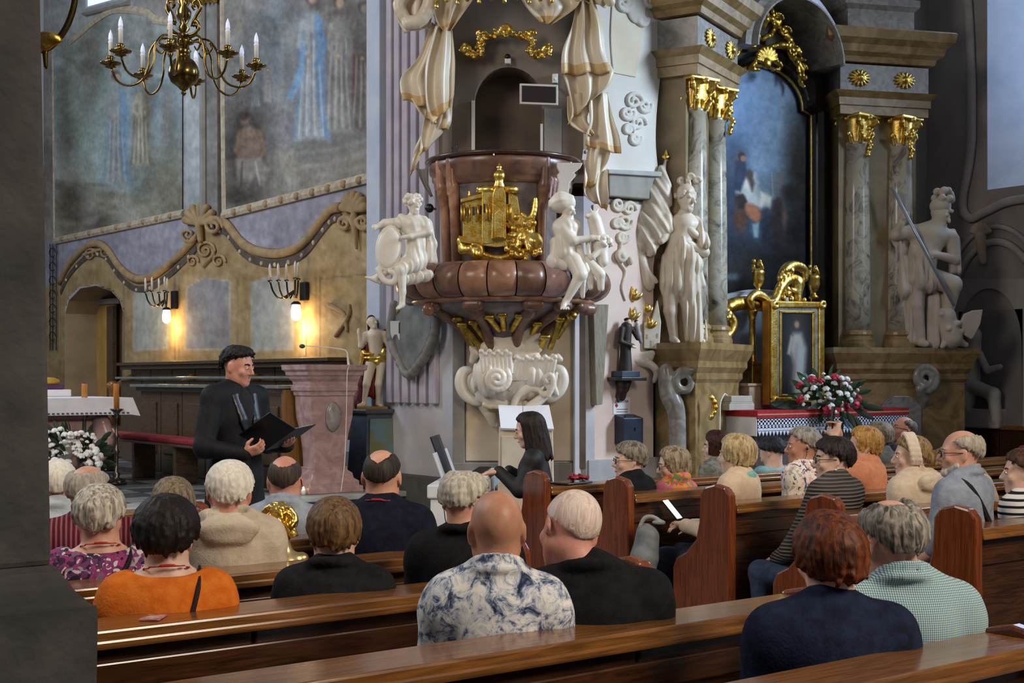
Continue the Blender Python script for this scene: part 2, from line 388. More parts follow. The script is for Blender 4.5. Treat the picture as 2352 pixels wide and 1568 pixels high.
# ---------------------------------------------------------------- painting on a real surface
class Canvas:
    def __init__(s, x0, x1, y0, y1, step, base):
        s.nx = int((x1-x0)/step)+1; s.ny = int((y1-y0)/step)+1
        s.X, s.Y = np.meshgrid(np.linspace(x0, x1, s.nx), np.linspace(y0, y1, s.ny), indexing='ij')
        s.c = np.zeros((s.nx, s.ny, 3)); s.c[:] = s.rgb(base)
    @staticmethod
    def rgb(c):
        c = c.lstrip('#'); return np.array([int(c[i:i+2], 16)/255 for i in (0, 2, 4)])
    def put(s, a, c):
        a = np.clip(a, 0, 1)[..., None]; s.c = s.c*(1-a)+s.rgb(c)*a; return s
    def blob(s, cx, cy, rx, ry, c, rot=0, soft=0.5, al=1.0):
        dx, dy = s.X-cx, s.Y-cy; cr, sr = math.cos(rot), math.sin(rot)
        d = np.sqrt(((dx*cr+dy*sr)/rx)**2+((-dx*sr+dy*cr)/ry)**2)
        return s.put(al*np.clip((1+soft-d)/(2*soft)+0*d, 0, 1), c)
    def sdp(s, pts):
        ins = np.zeros(s.X.shape, bool); d = np.full(s.X.shape, 1e9); n = len(pts)
        for i in range(n):
            (xa, ya), (xb, yb) = pts[i], pts[(i+1) % n]
            ex, ey = xb-xa, yb-ya; wx, wy = s.X-xa, s.Y-ya
            t = np.clip((wx*ex+wy*ey)/(ex*ex+ey*ey+1e-9), 0, 1)
            d = np.minimum(d, (wx-ex*t)**2+(wy-ey*t)**2)
            cnd = ((ya > s.Y) != (yb > s.Y)) & (s.X < (xb-xa)*(s.Y-ya)/((yb-ya) if yb != ya else 1e-9)+xa)
            ins ^= cnd
        d = np.sqrt(d); return np.where(ins, -d, d)
    def poly(s, pts, c, soft=3.0, al=1.0):
        return s.put(al*np.clip(0.5-s.sdp(pts)/(2*soft), 0, 1), c)
    def line(s, pts, wd, c, soft=1.5, al=1.0):
        d = np.full(s.X.shape, 1e9)
        for (xa, ya), (xb, yb) in zip(pts[:-1], pts[1:]):
            ex, ey = xb-xa, yb-ya; wx, wy = s.X-xa, s.Y-ya
            t = np.clip((wx*ex+wy*ey)/(ex*ex+ey*ey+1e-9), 0, 1)
            d = np.minimum(d, np.hypot(wx-ex*t, wy-ey*t))
        return s.put(al*np.clip((wd/2+soft-d)/(2*soft), 0, 1), c)
    def noise(s, sc, amp, seed=0, sy=None):
        rg = np.random.RandomState(seed); sy = sy or sc
        for o in range(4):
            gx = (s.X-s.X.min())/(sc/2**o); gy = (s.Y-s.Y.min())/(sy/2**o)
            L = rg.rand(int(gx.max())+3, int(gy.max())+3)-0.5
            i, j = gx.astype(int), gy.astype(int); u, v = gx-i, gy-j; u = u*u*(3-2*u); v = v*v*(3-2*v)
            q = L[i, j]*(1-u)*(1-v)+L[i+1, j]*u*(1-v)+L[i, j+1]*(1-u)*v+L[i+1, j+1]*u*v
            s.c += (amp/2**(o*0.7))*q[..., None]*np.array([1, 1, 1.04])
        return s
    def build(s, name, mat, plane, parent=None, keep=None):
        V = np.array([plane(x, y) for x, y in zip(s.X.ravel(), s.Y.ravel())])
        k = np.arange(s.nx*s.ny).reshape(s.nx, s.ny)
        q = np.stack([k[:-1, :-1], k[:-1, 1:], k[1:, 1:], k[1:, :-1]], -1).reshape(-1, 4)
        if keep is not None:
            kp = keep(s.X, s.Y); kc = kp[:-1, :-1] & kp[1:, 1:] & kp[:-1, 1:] & kp[1:, :-1]; q = q[kc.ravel()]
            us = np.unique(q); mp = np.full(s.nx*s.ny, -1); mp[us] = np.arange(len(us)); V = V[us]; q = mp[q]; cc = s.c.reshape(-1, 3)[us]
        else: cc = s.c.reshape(-1, 3)
        me = mesh_np(name, V, q, False)
        cc = np.clip(cc, 0, 1); cc = np.where(cc <= 0.04045, cc/12.92, ((cc+0.055)/1.055)**2.4)
        at = me.color_attributes.new('Col', 'FLOAT_COLOR', 'POINT')
        at.data.foreach_set('color', np.concatenate([cc, np.ones((len(cc), 1))], 1).astype(np.float32).ravel())
        return link(name, me, parent, mat)
wallpaint = Mcol('wall_painting', 0.85, 0.16, 7.0, 0.1)
frescom = Mcol('fresco_paint', 0.8, 0.14, 11.0, 0.1)
oilpaint = Mcol('oil_paint', 0.3, 0.08, 9.0, 0.05, 0.5)
# ---------------------------------------------------------------- the setting
def struct(o): o['kind'] = 'structure'; return o
struct(MB().box((-6, -6, -0.2), (14.6, 27, 0)).build('floor', floor_m))
cf = struct(MB().box((-3, 11.5, 0.0), (7.55, 27, 0.45)).build('floor_chancel', M('chancel_stone', '#4f5256', '#8b8d90', 0.3, scale=2.2, rng=(0.45, 0.55))))
for i in range(2):
    o = MB().box((-3, 10.9+0.3*i, 0.0), (7.36-0.0*i, 11.5, 0.15+0.15*i)).build('step', step_m, cf, bevel=0.012)
o = MB().box((-3, 11.42, 0.405), (7.36, 11.8, 0.46)).build('step', step_m, cf, bevel=0.01)
struct(MB().box((-6, 25.2, 0), (7.7, 25.5, 10)).build('wall_chancel_end', plaster))
# checkerboard slabs near the chancel edge, as far as they can be told apart
t1 = M('slab_dark', '#3f4347', '#555a5e', 0.25, scale=5); t2 = M('slab_light', '#7d8083', '#95989a', 0.25, scale=5)
sl = [mesh_np('floor_tile', MB().box((0.01, 0.01, 0), (0.49, 0.49, 0.012)).v, MB().box((0, 0, 0), (1, 1, 1)).f, False) for _ in range(2)]
sl[0].materials.append(t1); sl[1].materials.append(t2)
for i in range(9):
    for j in range(9):
        o = link('floor_tile', sl[(i+j) % 2], cf); o.location = (3.0+0.5*i, 11.85+0.5*j, 0.45)
# pier that carries the pulpit
Zc = 13.04
pier = thing('wall_pier', 'pale plastered chancel pier behind the pulpit', 'wall', kind='structure')
plan = [(7.36, 12.3), (7.36, 10.79), (8.39, 10.01), (9.32, 10.01), (9.32, 10.7), (7.9, 12.3)]
MB().prism([(x, y, 0.0) for x, y in plan], (0, 0, 3.4)).build('pier_body', pier_m, pier)
nb = 0.38*np.array([0.6, 0.8])
plan2 = [(7.36, 12.3), (7.36, 10.79), (7.37+nb[0]*0.1, 10.79+nb[1]*0.1), (7.36+nb[0], 10.79+nb[1]), (8.39+nb[0], 10.01+nb[1]), (8.39, 10.01), (9.32, 10.01), (9.32, 10.7), (7.9, 12.3)]
MB().prism([(x, y, 3.4) for x, y in plan2], (0, 0, 6.0)).build('pier_upper', M('niche_plaster', '#66584b', '#7a6a5a', 0.9, scale=2.0), pier)
def pp(px, py, d=0.0): return P(px, py, Zc, d)
def plate(poly, d0, d1, name, mat, parent, bevel=0.0):    # flat piece on the pulpit face of the pier: outline in photo pixels, from depth d0 to d1
    return MB().prism([pp(x, y, d0) for x, y in poly], -FW*(d1-d0)).build(name, mat, parent, bevel=bevel)
arc = [(1090+155*(0.5-0.5*math.cos(t)), 232-78*math.sin(t)) for t in np.linspace(0, math.pi, 15)]
plate([(1038, -150), (1038, 420), (1090, 420)]+arc[:8]+[(1167, -150)], -0.36, 0.0, 'niche_jamb', niche_m, pier)
plate([(1167, -150)]+arc[7:]+[(1245, 420), (1342, 420), (1342, -150)], -0.36, 0.0, 'niche_jamb', niche_m, pier)
plate([(1083, 232), (1083, 420), (1091, 420), (1091, 232)], 0.0, 0.03, 'niche_strip', archw, pier)
plate([(1241, 285), (1241, 420), (1247, 420), (1247, 285)], 0.0, 0.02, 'niche_strip', archw, pier)
plate([(1250, 250), (1250, 420), (1290, 420), (1290, 250)], 0.0, 0.012, 'side_panel', pier_dk, pier)
plate([(1040, 640), (1040, 1075), (1068, 1075), (1068, 640)], 0, 0.05, 'pilaster_strip', pier_dk, pier, 0.006)
plate([(1322, 640), (1322, 1075), (1345, 1075), (1345, 640)], 0, 0.07, 'pilaster_strip', M('brown_strip', '#5f554b', '#73675a', 0.85), pier, 0.006)
plate([(1069, 690), (1069, 1058), (1318, 1058), (1318, 690)], 0, 0.018, 'cream_panel', cream, pier, 0.006)
plate([(1036, 1062), (1036, 1120), (1347, 1120), (1347, 1062)], 0, 0.06, 'pier_base', pier_dk, pier, 0.008)
# fluted side of the pier (faces the chancel)
for i, (a, b) in enumerate([(897, 909), (915, 927), (933, 946), (953, 966), (973, 987), (995, 1010)]):
    p0 = onx(a, 870, 7.36); p1 = onx(b, 870, 7.36)
    MB().box((7.30, p1[1], 0.9+0.45), (7.362, p0[1], 9.0)).build('flute_fillet', flute_m, pier, bevel=0.012)
p0 = onx(862, 870, 7.36); p1 = onx(888, 870, 7.36)
MB().box((7.27, p1[1], 0.45), (7.362, 12.3, 9.2)).build('pilaster_strip', M('blue_lit_plaster', '#b3bac9', '#c2c7d2', 0.85, scale=3), pier, bevel=0.008)  # cool light from the chancel windows is put into this strip's colour
MB().box((7.22, 10.78, 0.0), (7.37, 12.3, 0.62)).build('pier_base', M('base_stone', '#4a4845', '#5c5955', 0.8, scale=5), pier, bevel=0.01)
# nave-facing side: impost band, pink panel, arch above
def py_(px, py, d=0.0):
    p = ony(px, py, 10.01); p[1] -= d; return p
def yplate(poly, d, name, mat, parent, bevel=0.0):
    return MB().prism([py_(x, y, 0) for x, y in poly], (0, -d, 0)).build(name, mat, parent, bevel=bevel)
yplate([(1360, 470), (1360, 1062), (1498, 1052), (1498, 470)], 0.02, 'pink_panel', pinkp, pier, 0.005)
yplate([(1386, 398), (1386, 452), (1506, 462), (1506, 405)], 0.09, 'impost_band', M('impost_stone', '#8f8b82', '#a39e93', 0.8, scale=6), pier, 0.015)
yplate([(1378, 392), (1378, 402), (1512, 410), (1512, 398)], 0.13, 'impost_band', M('impost_edge', '#a8a7a4', '#b9b8b4', 0.8), pier, 0.01)
arcr = crom([(1503, 396), (1497, 330), (1500, 250), (1512, 150), (1532, 60), (1562, -40), (1600, -140)], 22)
yplate([(1340, 396)]+[tuple(p) for p in arcr]+[(1340, -140)], 0.06, 'arch_plaster', archw, pier)
e0 = crom([(1450, 180), (1463, 100), (1480, 30), (1500, -30), (1520, -80)], 12); e1 = crom([(1400, -80), (1396, 0), (1392, 90), (1398, 170)], 12)
yplate([tuple(p) for p in e0]+[tuple(p) for p in e1], 0.075, 'arch_field', M('arch_cream', '#dccdb2', '#e6dcc8', 0.85, scale=2), pier, 0.004)
yplate([(1316, 700), (1316, 1090), (1362, 1090), (1362, 700)], 0.03, 'pilaster_strip', pier_m, pier, 0.006)
yplate([(1345, 700), (1352, 930), (1366, 928), (1380, 700)], 0.12, 'timber_post', M('grey_timber', '#7c7464', '#938a78', 0.8, scale=10, st=(6, 6, 1)), pier, 0.006)
yplate([(1345, 1056), (1345, 1130), (1560, 1120), (1560, 1046)], 0.05, 'pier_base', M('pale_base', '#a7a5a6', '#b7b5b4', 0.8, scale=5), pier, 0.006)
# altar wall and right wall with its window
struct(MB().box((9.2, 10.5, 0), (14.8, 10.8, 9.5)).build('wall_altar', M('altar_wall', '#857e78', '#98918a', 0.9, scale=2.2)))
WY0, WY1, WZ0, WZ1 = 7.4, 9.62, 3.95, 9.0
wr = MB()
wr.box((14.6, -6, 0), (15.4, WY0, 9.5)); wr.box((14.6, WY1, 0), (15.4, 10.8, 9.5)); wr.box((14.6, WY0, 0), (15.4, WY1, WZ0)); wr.box((14.6, WY0, WZ1), (15.4, WY1, 9.5))
struct(wr.build('wall_right', M('right_wall', '#7d7570', '#908881', 0.9, scale=1.6, bump=0.1)))
win = thing('window_1', 'tall splayed window with pale plaster reveal', 'window', kind='structure')
iy0, iy1, iz0 = 7.9, 9.0, 4.75
rv = M('reveal_plaster', '#bcc8d8', '#d0d9e5', 0.85, scale=2.5)
MB().prism([(14.61, WY1, WZ0), (15.35, iy1, iz0), (15.35, iy1, 9.0), (14.61, WY1, 9.0)], (0, 0.05, 0)).build('reveal', rv, win)
MB().prism([(14.6, WY0, WZ0), (15.35, iy0, iz0), (15.35, iy0, 9.0), (14.6, WY0, 9.0)], (0, -0.05, 0)).build('reveal', rv, win)
MB().prism([(14.61, WY0, WZ0), (14.61, WY1, WZ0), (15.35, iy1, iz0), (15.35, iy0, iz0)], (0, 0, -0.05)).build('sill', rv, win)
MB().box((15.34, iy0, iz0), (15.36, iy1, 9.0)).build('pane', M('sky_glass', '#dbe8ff', None, 0.1, emit=('#bcd6ff', 5.0)), win)
for k in range(1, 4): MB().box((15.30, iy0, iz0+k*1.0), (15.335, iy1, iz0+k*1.0+0.03)).build('glazing_bar', iron, win)
MB().box((15.30, 8.44, iz0), (15.335, 8.47, 9.0)).build('glazing_bar', iron, win)
fr = crom([(14.58, 10.0, 9.2), (14.58, 10.0, 7.5), (14.58, 9.86, 6.2), (14.58, 9.82, 4.6), (14.58, 9.95, 3.85), (14.58, 9.85, 3.62), (14.58, 9.62, 3.68), (14.58, 9.2, 3.78), (14.58, 8.2, 3.74), (14.58, 7.0, 3.78)], 40)
MB().sweep(fr, [(-0.06, 0), (-0.05, 0.04), (0, 0.055), (0.05, 0.03), (0.06, 0)], (-1, 0, 0)).build('window_moulding', plaster, win, smooth=True)
# painted niche on the right wall, with its arch and grey figure
nz = thing('wall_niche', 'arched wall niche with grey seated figure beside the window', 'niche', onx(2270, 980, 14.6))
def onw(px, py, d=0.0):
    p = onx(px, py, 14.6); p[0] -= d; return p
def arcpx(cx, cy, rx, ry, a0, a1, n=24): return [(cx+rx*math.cos(t), cy-ry*math.sin(t)) for t in np.linspace(a0, a1, n)]
for nm, rx, ry, wd, mt_ in (('arch_moulding', 112, 215, 0.05, plaster), ('arch_moulding', 132, 250, 0.035, plaster)):
    pts = [onw(x, y, 0.0) for x, y in arcpx(2290, 770, rx, ry, 2.75, 0.9)]
    rel(MB().sweep(pts, [(-wd, 0), (-wd*0.7, wd), (0, wd*1.2), (wd*0.7, wd), (wd, 0)], (-1, 0, 0)).build(nm, mt_, nz, smooth=True), nz)
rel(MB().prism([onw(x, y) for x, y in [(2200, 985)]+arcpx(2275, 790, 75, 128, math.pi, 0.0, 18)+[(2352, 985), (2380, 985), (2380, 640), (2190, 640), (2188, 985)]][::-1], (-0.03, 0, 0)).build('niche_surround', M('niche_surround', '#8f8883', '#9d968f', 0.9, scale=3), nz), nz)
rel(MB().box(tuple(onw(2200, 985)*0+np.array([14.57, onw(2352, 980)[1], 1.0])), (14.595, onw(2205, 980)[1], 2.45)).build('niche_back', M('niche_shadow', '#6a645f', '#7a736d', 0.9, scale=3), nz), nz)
s = SD(0.013)
def nw(px, py, d): return onw(px, py, d)
s.el(nw(2248, 772, 0.10), (0.09, 0.10, 0.115), k=0.03).rc(nw(2246, 795, .08), nw(2235, 870, 0.10), 0.09, 0.13, 0.05).rc(nw(2235, 870, .1), nw(2225, 920, .14), 0.14, 0.16, 0.05)
s.rc(nw(2262, 812, .12), nw(2285, 850, .16), 0.05, 0.045).rc(nw(2285, 850, .16), nw(2312, 842, .14), 0.045, 0.035)
s.rc(nw(2235, 880, .15), nw(2300, 905, .17), 0.10, 0.08, 0.04).rc(nw(2300, 905, .17), nw(2305, 965, .15), 0.08, 0.07, 0.04).rc(nw(2225, 900, .14), nw(2200, 965, .12), 0.11, 0.08, 0.04)
s.bx(nw(2260, 960, .1), (0.1, 0.33, 0.12), rd=0.02)
rel(s.build('seated_figure', M('grisaille', '#a69f97', '#b3aca3', 0.9, scale=5), nz), nz)
s = SD(0.012)
for a in range(7):
    t = math.pi*(0.1+0.8*a/6); s.rc(nw(2258, 538, 0.06), nw(2258+22*math.cos(t), 538-22*math.sin(t), 0.05), 0.035, 0.03, 0.01)
s.rc(nw(2258, 545, .05), nw(2262, 600, .04), 0.07, 0.05, 0.02)
rel(s.build('keystone_shell', M('keystone', '#a08878', '#b09a88', 0.9), nz), nz)
# chancel wall, painted
XW = 7.55
c = Canvas(100, 866, -20, 1010, 4.5, '#8e8782')
c.blob(180, 20, 120, 90, '#b9c4c6', soft=0.9, al=0.6)
low = [(100, 660), (140, 640), (170, 600), (225, 570), (270, 600), (300, 640), (350, 640), (420, 590), (470, 520), (520, 545), (590, 590), (660, 595), (720, 550), (770, 490), (870, 440), (870, 1020), (100, 1020)]
c.poly([(100, 555), (870, 400), (870, 600), (100, 700)], '#96919c', 6, 0.9)
c.poly(low, '#a0875f', 4)
c.poly([(424, 0), (470, 0), (470, 505), (424, 505)], '#a9adad', 2)
c.poly([(470, 0), (508, 0), (510, 505), (470, 505)], '#7f7a76', 2)
for pts, cc in (([(308, 672), (386, 668), (386, 800), (306, 806)], '#a5a498'), ([(428, 660), (470, 636), (528, 646), (530, 800), (426, 804)], '#8b8687'), ([(575, 650), (625, 632), (672, 648), (674, 803), (577, 806)], '#a3a29b')):
    c.poly(pts, cc, 2); c.line(pts+[pts[0]], 3, '#b7aa92', 1.5, 0.8)
for x in (285, 292, 402, 412, 545, 562, 700, 725): c.line([(x, 640), (x, 826)], 2.5, '#7d6c55', 1.5, 0.8)
c.line([(735, 640), (735, 820)], 3, '#77664f', 1.5); c.line([(735, 640), (860, 628)], 3, '#77664f', 1.5)
for k in range(14):
    x, y = R.uniform(700, 850), R.uniform(560, 780)
    c.line([(x, y), (x+R.uniform(-15, 15), y+R.uniform(-18, 18)), (x+R.uniform(-20, 20), y+R.uniform(-5, 25))], 4, R.choice(['#b09d80', '#7d6b53']), 2, 0.6)
c.noise(60, 0.10, 3).noise(14, 0.07, 5)
ALC = [(150, 1015), (150, 720), (158, 690), (185, 662), (220, 656), (255, 668), (275, 690), (282, 715), (282, 1015)]
def keepf(X, Y):
    cc = Canvas.__new__(Canvas); cc.X, cc.Y = X, Y; return cc.sdp(ALC) > 0
struct(c.build('wall_chancel', wallpaint, lambda x, y: onx(x, y, XW), None, keepf))
alc = thing('door_1', 'arched alcove with open ochre door in the chancel wall', 'door', onx(215, 1000, XW), kind='structure')
al_m = M('alcove_plaster', '#9b8465', '#ab9474', 0.85, scale=3)
q = [onx(x, y, XW) for x, y in ALC]; qb = [p+np.array([0.7, 0.0, 0]) for p in q]
mb = MB()
for i in range(len(q)-1): mb.add([q[i], q[i+1], qb[i+1], qb[i]], [(0, 1, 2, 3)])
rel(mb.build('alcove_reveal', al_m, alc), alc)
mb = MB(); mb.add(qb, [tuple(range(len(qb)))]); rel(mb.build('alcove_back', al_m, alc), alc)
rel(MB().prism([onx(x, y, XW+0.6) for x, y in [(205, 1010), (205, 702), (268, 698), (268, 1010)]], (-0.05, 0, 0)).build('door_leaf', M('ochre_door', '#b88a45', '#c69a55', 0.6, scale=4), alc), alc)
for a in ([(193, 1010), (193, 692), (205, 690), (205, 1010)], [(193, 702), (193, 690), (282, 684), (282, 697)], [(255, 1010), (255, 704), (268, 702), (268, 1010)]):
    rel(MB().prism([onx(x, y, XW+0.58) for x, y in a], (-0.08, 0, 0)).build('door_frame', (plaster if a[0][0] == 193 else wood_dk), alc, bevel=0.01), alc)
# wavy painted cornice with scrolls in relief
cor = thing('wall_cornice', 'wavy ochre scrollwork cornice under the two frescoes', 'moulding')
cor.location = tuple(onx(500, 540, XW))
def cw(px, py, d=0.0):
    p = onx(px, py, XW); p[0] -= d; return p
for pts in ([(140, 650), (160, 610), (195, 572), (225, 560), (250, 575), (275, 612), (310, 640), (350, 636), (395, 605), (430, 572), (452, 548)], [(488, 505), (520, 512), (560, 560), (600, 580), (650, 582), (700, 560), (740, 510), (765, 482), (785, 478)]):
    pc = [cw(x, y) for x, y in crom(pts, 36)]
    rel(MB().sweep(pc, [(-0.05, 0), (-0.045, 0.05), (0, 0.07), (0.04, 0.06), (0.06, 0.03), (0.07, 0)], (-1, 0, 0)).build('cornice_band', ochre, cor, smooth=True), cor)
    pc = [cw(x, y+22) for x, y in crom(pts, 36)]
    rel(MB().sweep(pc, [(-0.045, 0), (-0.045, 0.015), (0.045, 0.015), (0.045, 0)], (-1, 0, 0)).build('dark_band', darkband, cor), cor)
    for x, y in crom(pts, 14)[1:-1]:
        rel(MB().sph(cw(x, y+24, 0.02), (0.02, 0.035, 0.03), 6, 4).build('leaf_boss', tan_m, cor, smooth=True), cor)
def scroll_sd(s, pos, cx, cy, r0, turns, r, d=0.05, flip=1, a0=0.0):
    n = int(14*turns); pts = []
    for i in range(n+1):
        t = i/n; a = a0+flip*2*math.pi*turns*t; rr = r0*(1-0.85*t); pts.append(pos(cx+rr*math.cos(a), cy-rr*math.sin(a), d))
    s.tube(pts, [r, r*0.6], 0.008); return s
s = SD(0.016)
for a in range(7):
    t = math.pi*(0.05+0.9*a/6); s.rc(cw(467, 515, .06), cw(467+34*math.cos(t), 512-38*math.sin(t), .05), 0.03, 0.055, 0.015)
scroll_sd(s, cw, 500, 520, 22, 1.6, 0.035, .06); scroll_sd(s, cw, 440, 540, 18, 1.6, 0.03, .05, -1)
s.rc(cw(467, 520, .06), cw(470, 552, .06), 0.06, 0.04)
rel(s.build('shell_crest', ochre, cor), cor)
s = SD(0.016)
for a in range(7):
    t = math.pi*(0.05+0.9*a/6); s.rc(cw(822, 485, .05), cw(822+26*math.cos(t), 482-34*math.sin(t), .05), 0.03, 0.05, 0.015)
scroll_sd(s, cw, 800, 515, 18, 1.5, 0.03, .05); scroll_sd(s, cw, 842, 510, 18, 1.5, 0.03, .05, -1); s.rc(cw(822, 500, .05), cw(826, 570, .04), 0.05, 0.02)
rel(s.build('shell_crest', ochre, cor), cor)
s = SD(0.016)
for (a, b_2) in (((195, 585), (255, 575)), ((470, 610), (490, 575)), ((760, 700), (800, 760)), ((775, 770), (805, 700))):
    pts = crom([a, ((a[0]+b_2[0])/2+14, (a[1]+b_2[1])/2-8), b_2], 8); s.tube([cw(x, y, .02) for x, y in pts], [0.03, 0.02])
for cx, cy, r0 in ((210, 585, 16), (245, 582, 14), (475, 575, 22), (505, 600, 16), (445, 600, 14)): scroll_sd(s, cw, cx, cy, r0, 1.4, 0.022, .02)
rel(s.build('scrollwork', ochre, cor), cor)
# frescoes
def pfig(c, x, y, h, robe, cloak, dark='#5c5650', light='#cfcbc2', lean=0.0, sd=0):
    g = random.Random(sd); w_ = h*.092; X = lambda u, v: (x+u*w_+lean*v*h, y-v*h)
    c.poly([X(-1.1, 0), X(-.8, .35), X(-.75, .62), X(-.55, .84), X(.5, .84), X(.75, .6), X(.7, .35), X(1.2, 0)], robe, 5, .8)
    c.poly([X(.2, .84), X(.8, .80), X(1.05, .5), X(1.0, .2), X(1.45, -.02), X(.9, .02), X(.35, .3), X(.3, .6)], cloak, 4, .8); c.poly([X(-.5, .84), X(-.95, .6), X(-1.0, .3), X(-1.35, .0), X(-1.1, .0), X(-.6, .35)], cloak, 4, .55)
    for i in range(7):
        u = -.8+1.6*i/6; c.line([X(u*.7, .7-g.uniform(0, .2)), X(u*.85+g.uniform(-.1, .1), .35), X(u*1.1, .03)], 2.5, dark if i % 2 else light, 2.5, .55)
    c.line([X(-.6, .78), X(-.9, .62), X(-.2, .55)], w_*.32, robe, 3); c.line([X(.6, .78), X(1.0, .60), X(.4, .50)], w_*.32, cloak, 3); c.blob(*X(-.1, .55), w_*.16, w_*.16, '#b09a86', soft=.4)
    c.blob(*X(.0, .945), w_*.42, w_*.52, '#5b4a3e', soft=.35); c.blob(*X(.08, .93), w_*.30, w_*.40, '#b39b88', soft=.35)
def fplane(d): return lambda x, y: onx(x, y, XW)-np.array([d, 0, 0])
def in_poly(pts):
    def k(X, Y):
        cc = Canvas.__new__(Canvas); cc.X, cc.Y = X, Y; return cc.sdp(pts) < 1.0
    return k
fl = thing('fresco', 'pale fresco with standing blue-robed figure behind the chandelier', 'painting', onx(280, 520, XW))
c = Canvas(118, 424, 0, 560, 2.5, '#8b9592')
c.blob(190, 250, 90, 230, '#a3b3b2', soft=0.8); c.blob(190, 300, 30, 150, '#a7b8a8', soft=0.9, al=.7); c.blob(360, 240, 60, 120, '#8fa0ae', soft=0.9, al=.8)
c.blob(330, 90, 80, 50, '#8f8d86', soft=0.9); c.blob(200, 130, 40, 120, '#7d7a6f', soft=0.9, al=.6); c.blob(160, 420, 40, 60, '#a9aaa0', soft=.9)
c.poly([(128, 560), (430, 495), (430, 430), (330, 455), (240, 430), (128, 470)], '#9a9688', 12); c.blob(390, 420, 60, 80, '#7b7767', soft=.7); c.blob(165, 480, 32, 62, '#5f574b', soft=.5); c.blob(225, 512, 40, 22, '#5b5248', soft=.6)
for x, y, w_, h_ in ((150, 200, 18, 130), (212, 120, 30, 60), (345, 240, 14, 140), (395, 300, 14, 90), (160, 330, 22, 60)): c.blob(x, y, w_, h_, '#6c6b60', soft=.7, al=.7)
for i in range(40): c.blob(R.uniform(130, 420), R.uniform(60, 200), R.uniform(5, 16), R.uniform(5, 12), R.choice(['#6f7468', '#a9b5b2', '#87908a', '#b7c3c4']), soft=.6, al=.5)
for i in range(30): c.blob(R.uniform(130, 420), R.uniform(420, 530), R.uniform(8, 24), R.uniform(3, 9), R.choice(['#7b7464', '#a8a293', '#615a4e']), soft=.6, al=.5)
pfig(c, 326, 378, 200, '#b3a88c', '#6d6353', sd=2); pfig(c, 270, 422, 262, '#a09d98', '#7b98b2', '#6f7f8c', '#c3ccd0', sd=1)
for x, y, w_, h_ in ((205, 200, 22, 60), (330, 180, 20, 50), (385, 260, 16, 50)): c.blob(x, y, w_, h_, '#7b766f', soft=.7, al=.55)
c.noise(40, 0.10, 11).noise(9, 0.06, 12)
fpl = [(124, 70), (127, 553), (423, 490), (423, 40), (390, 55), (340, 28), (270, 22), (220, 50), (165, 90), (130, 95)]
rel(c.build('painted_field', frescom, fplane(0.02), fl, in_poly(fpl)), fl)
def wbar(pts, wd, nm, mt_, par, h=0.06):
    pc = [cw(x, y) for x, y in pts]
    return rel(MB().sweep(pc, [(-wd, 0), (-wd, h*0.6), (-wd*0.3, h), (wd*0.4, h*0.75), (wd, h*0.3), (wd, 0)], (-1, 0, 0)).build(nm, mt_, par), par)
wbar([(128, 553), (200, 538), (424, 490)], 0.06, 'frame_rail', tan_m, fl); wbar([(124, 90), (128, 553)], 0.03, 'frame_rail', tan_m, fl, 0.04)
wbar([tuple(p) for p in crom([(165, 95), (190, 75), (225, 45), (270, 22), (335, 28), (360, 45), (400, 50)], 18)], 0.06, 'frame_rail', tan_m, fl)
for i in range(9): rel(MB().sph(cw(150+i*31, 549-i*6.6, 0.05), (0.03, 0.07, 0.04), 7, 5).build('frame_boss', ochre, fl, smooth=True), fl)
fr_ = thing('fresco', 'large fresco with figure in flowing blue cloak above a kneeling man', 'painting', onx(680, 450, XW))
c = Canvas(510, 866, -60, 500, 2.5, '#7f7c78')
c.blob(640, 120, 90, 160, '#8b8b8c', soft=.8); c.blob(560, 60, 50, 90, '#8a8174', soft=.8, al=.7); c.blob(635, 70, 22, 90, '#848d92', soft=.6, al=.8); c.blob(800, 90, 60, 140, '#6d655f', soft=.8); c.blob(780, 110, 14, 60, '#7a4b45', soft=.6, al=.7)
c.poly([(515, 500), (866, 420), (866, 330), (700, 375), (620, 350), (515, 380)], '#8c867c', 8)
for y in (345, 375, 402): c.line([(690, y+8), (770, y-2), (866, y-30)], 9, '#a09a90', 5, .6)
for i in range(46): c.blob(R.uniform(520, 860), R.uniform(-40, 300), R.uniform(6, 22), R.uniform(8, 26), R.choice(['#6a6663', '#96979a', '#84807a', '#a3a4a6', '#5f5751']), soft=.6, al=.45)
c.poly([(560, 40), (600, 20), (640, 40), (645, 190), (560, 210)], '#6f7174', 8, .6)
pfig(c, 838, 300, 300, '#6b625b', '#6a443f', sd=5); pfig(c, 782, 305, 320, '#97948e', '#7d7a78', sd=4); pfig(c, 718, 322, 350, '#a6a9aa', '#6f90b4', '#67727c', '#dadbd8', sd=3)
c.poly([(690, 150), (698, 90), (706, 110), (700, 175), (676, 232), (662, 226)], '#86a5c4', 3)
c.blob(570, 330, 52, 120, '#453e39', soft=.5); c.poly([(552, 300), (575, 288), (598, 300), (604, 345), (590, 372), (556, 368), (548, 335)], '#806a5b', 5); c.blob(566, 272, 12, 15, '#78614f', soft=.35); c.blob(563, 266, 13, 11, '#3a2f29', soft=.4); c.line([(556, 305), (545, 345), (562, 372)], 11, '#75604f', 3); c.line([(600, 305), (612, 345), (596, 370)], 10, '#75604f', 3)
c.poly([(545, 365), (600, 362), (622, 390), (608, 435), (590, 400), (570, 440), (548, 430)], '#8a827a', 4); c.line([(560, 372), (556, 430)], 4, '#57504a', 2); c.line([(590, 372), (600, 425)], 4, '#aaa39a', 2); c.blob(560, 450, 50, 26, '#4b443e', soft=.7)
pfig(c, 590, 245, 95, '#7c838a', '#5f6a74', sd=6); pfig(c, 618, 235, 80, '#86827e', '#75706b', sd=7)
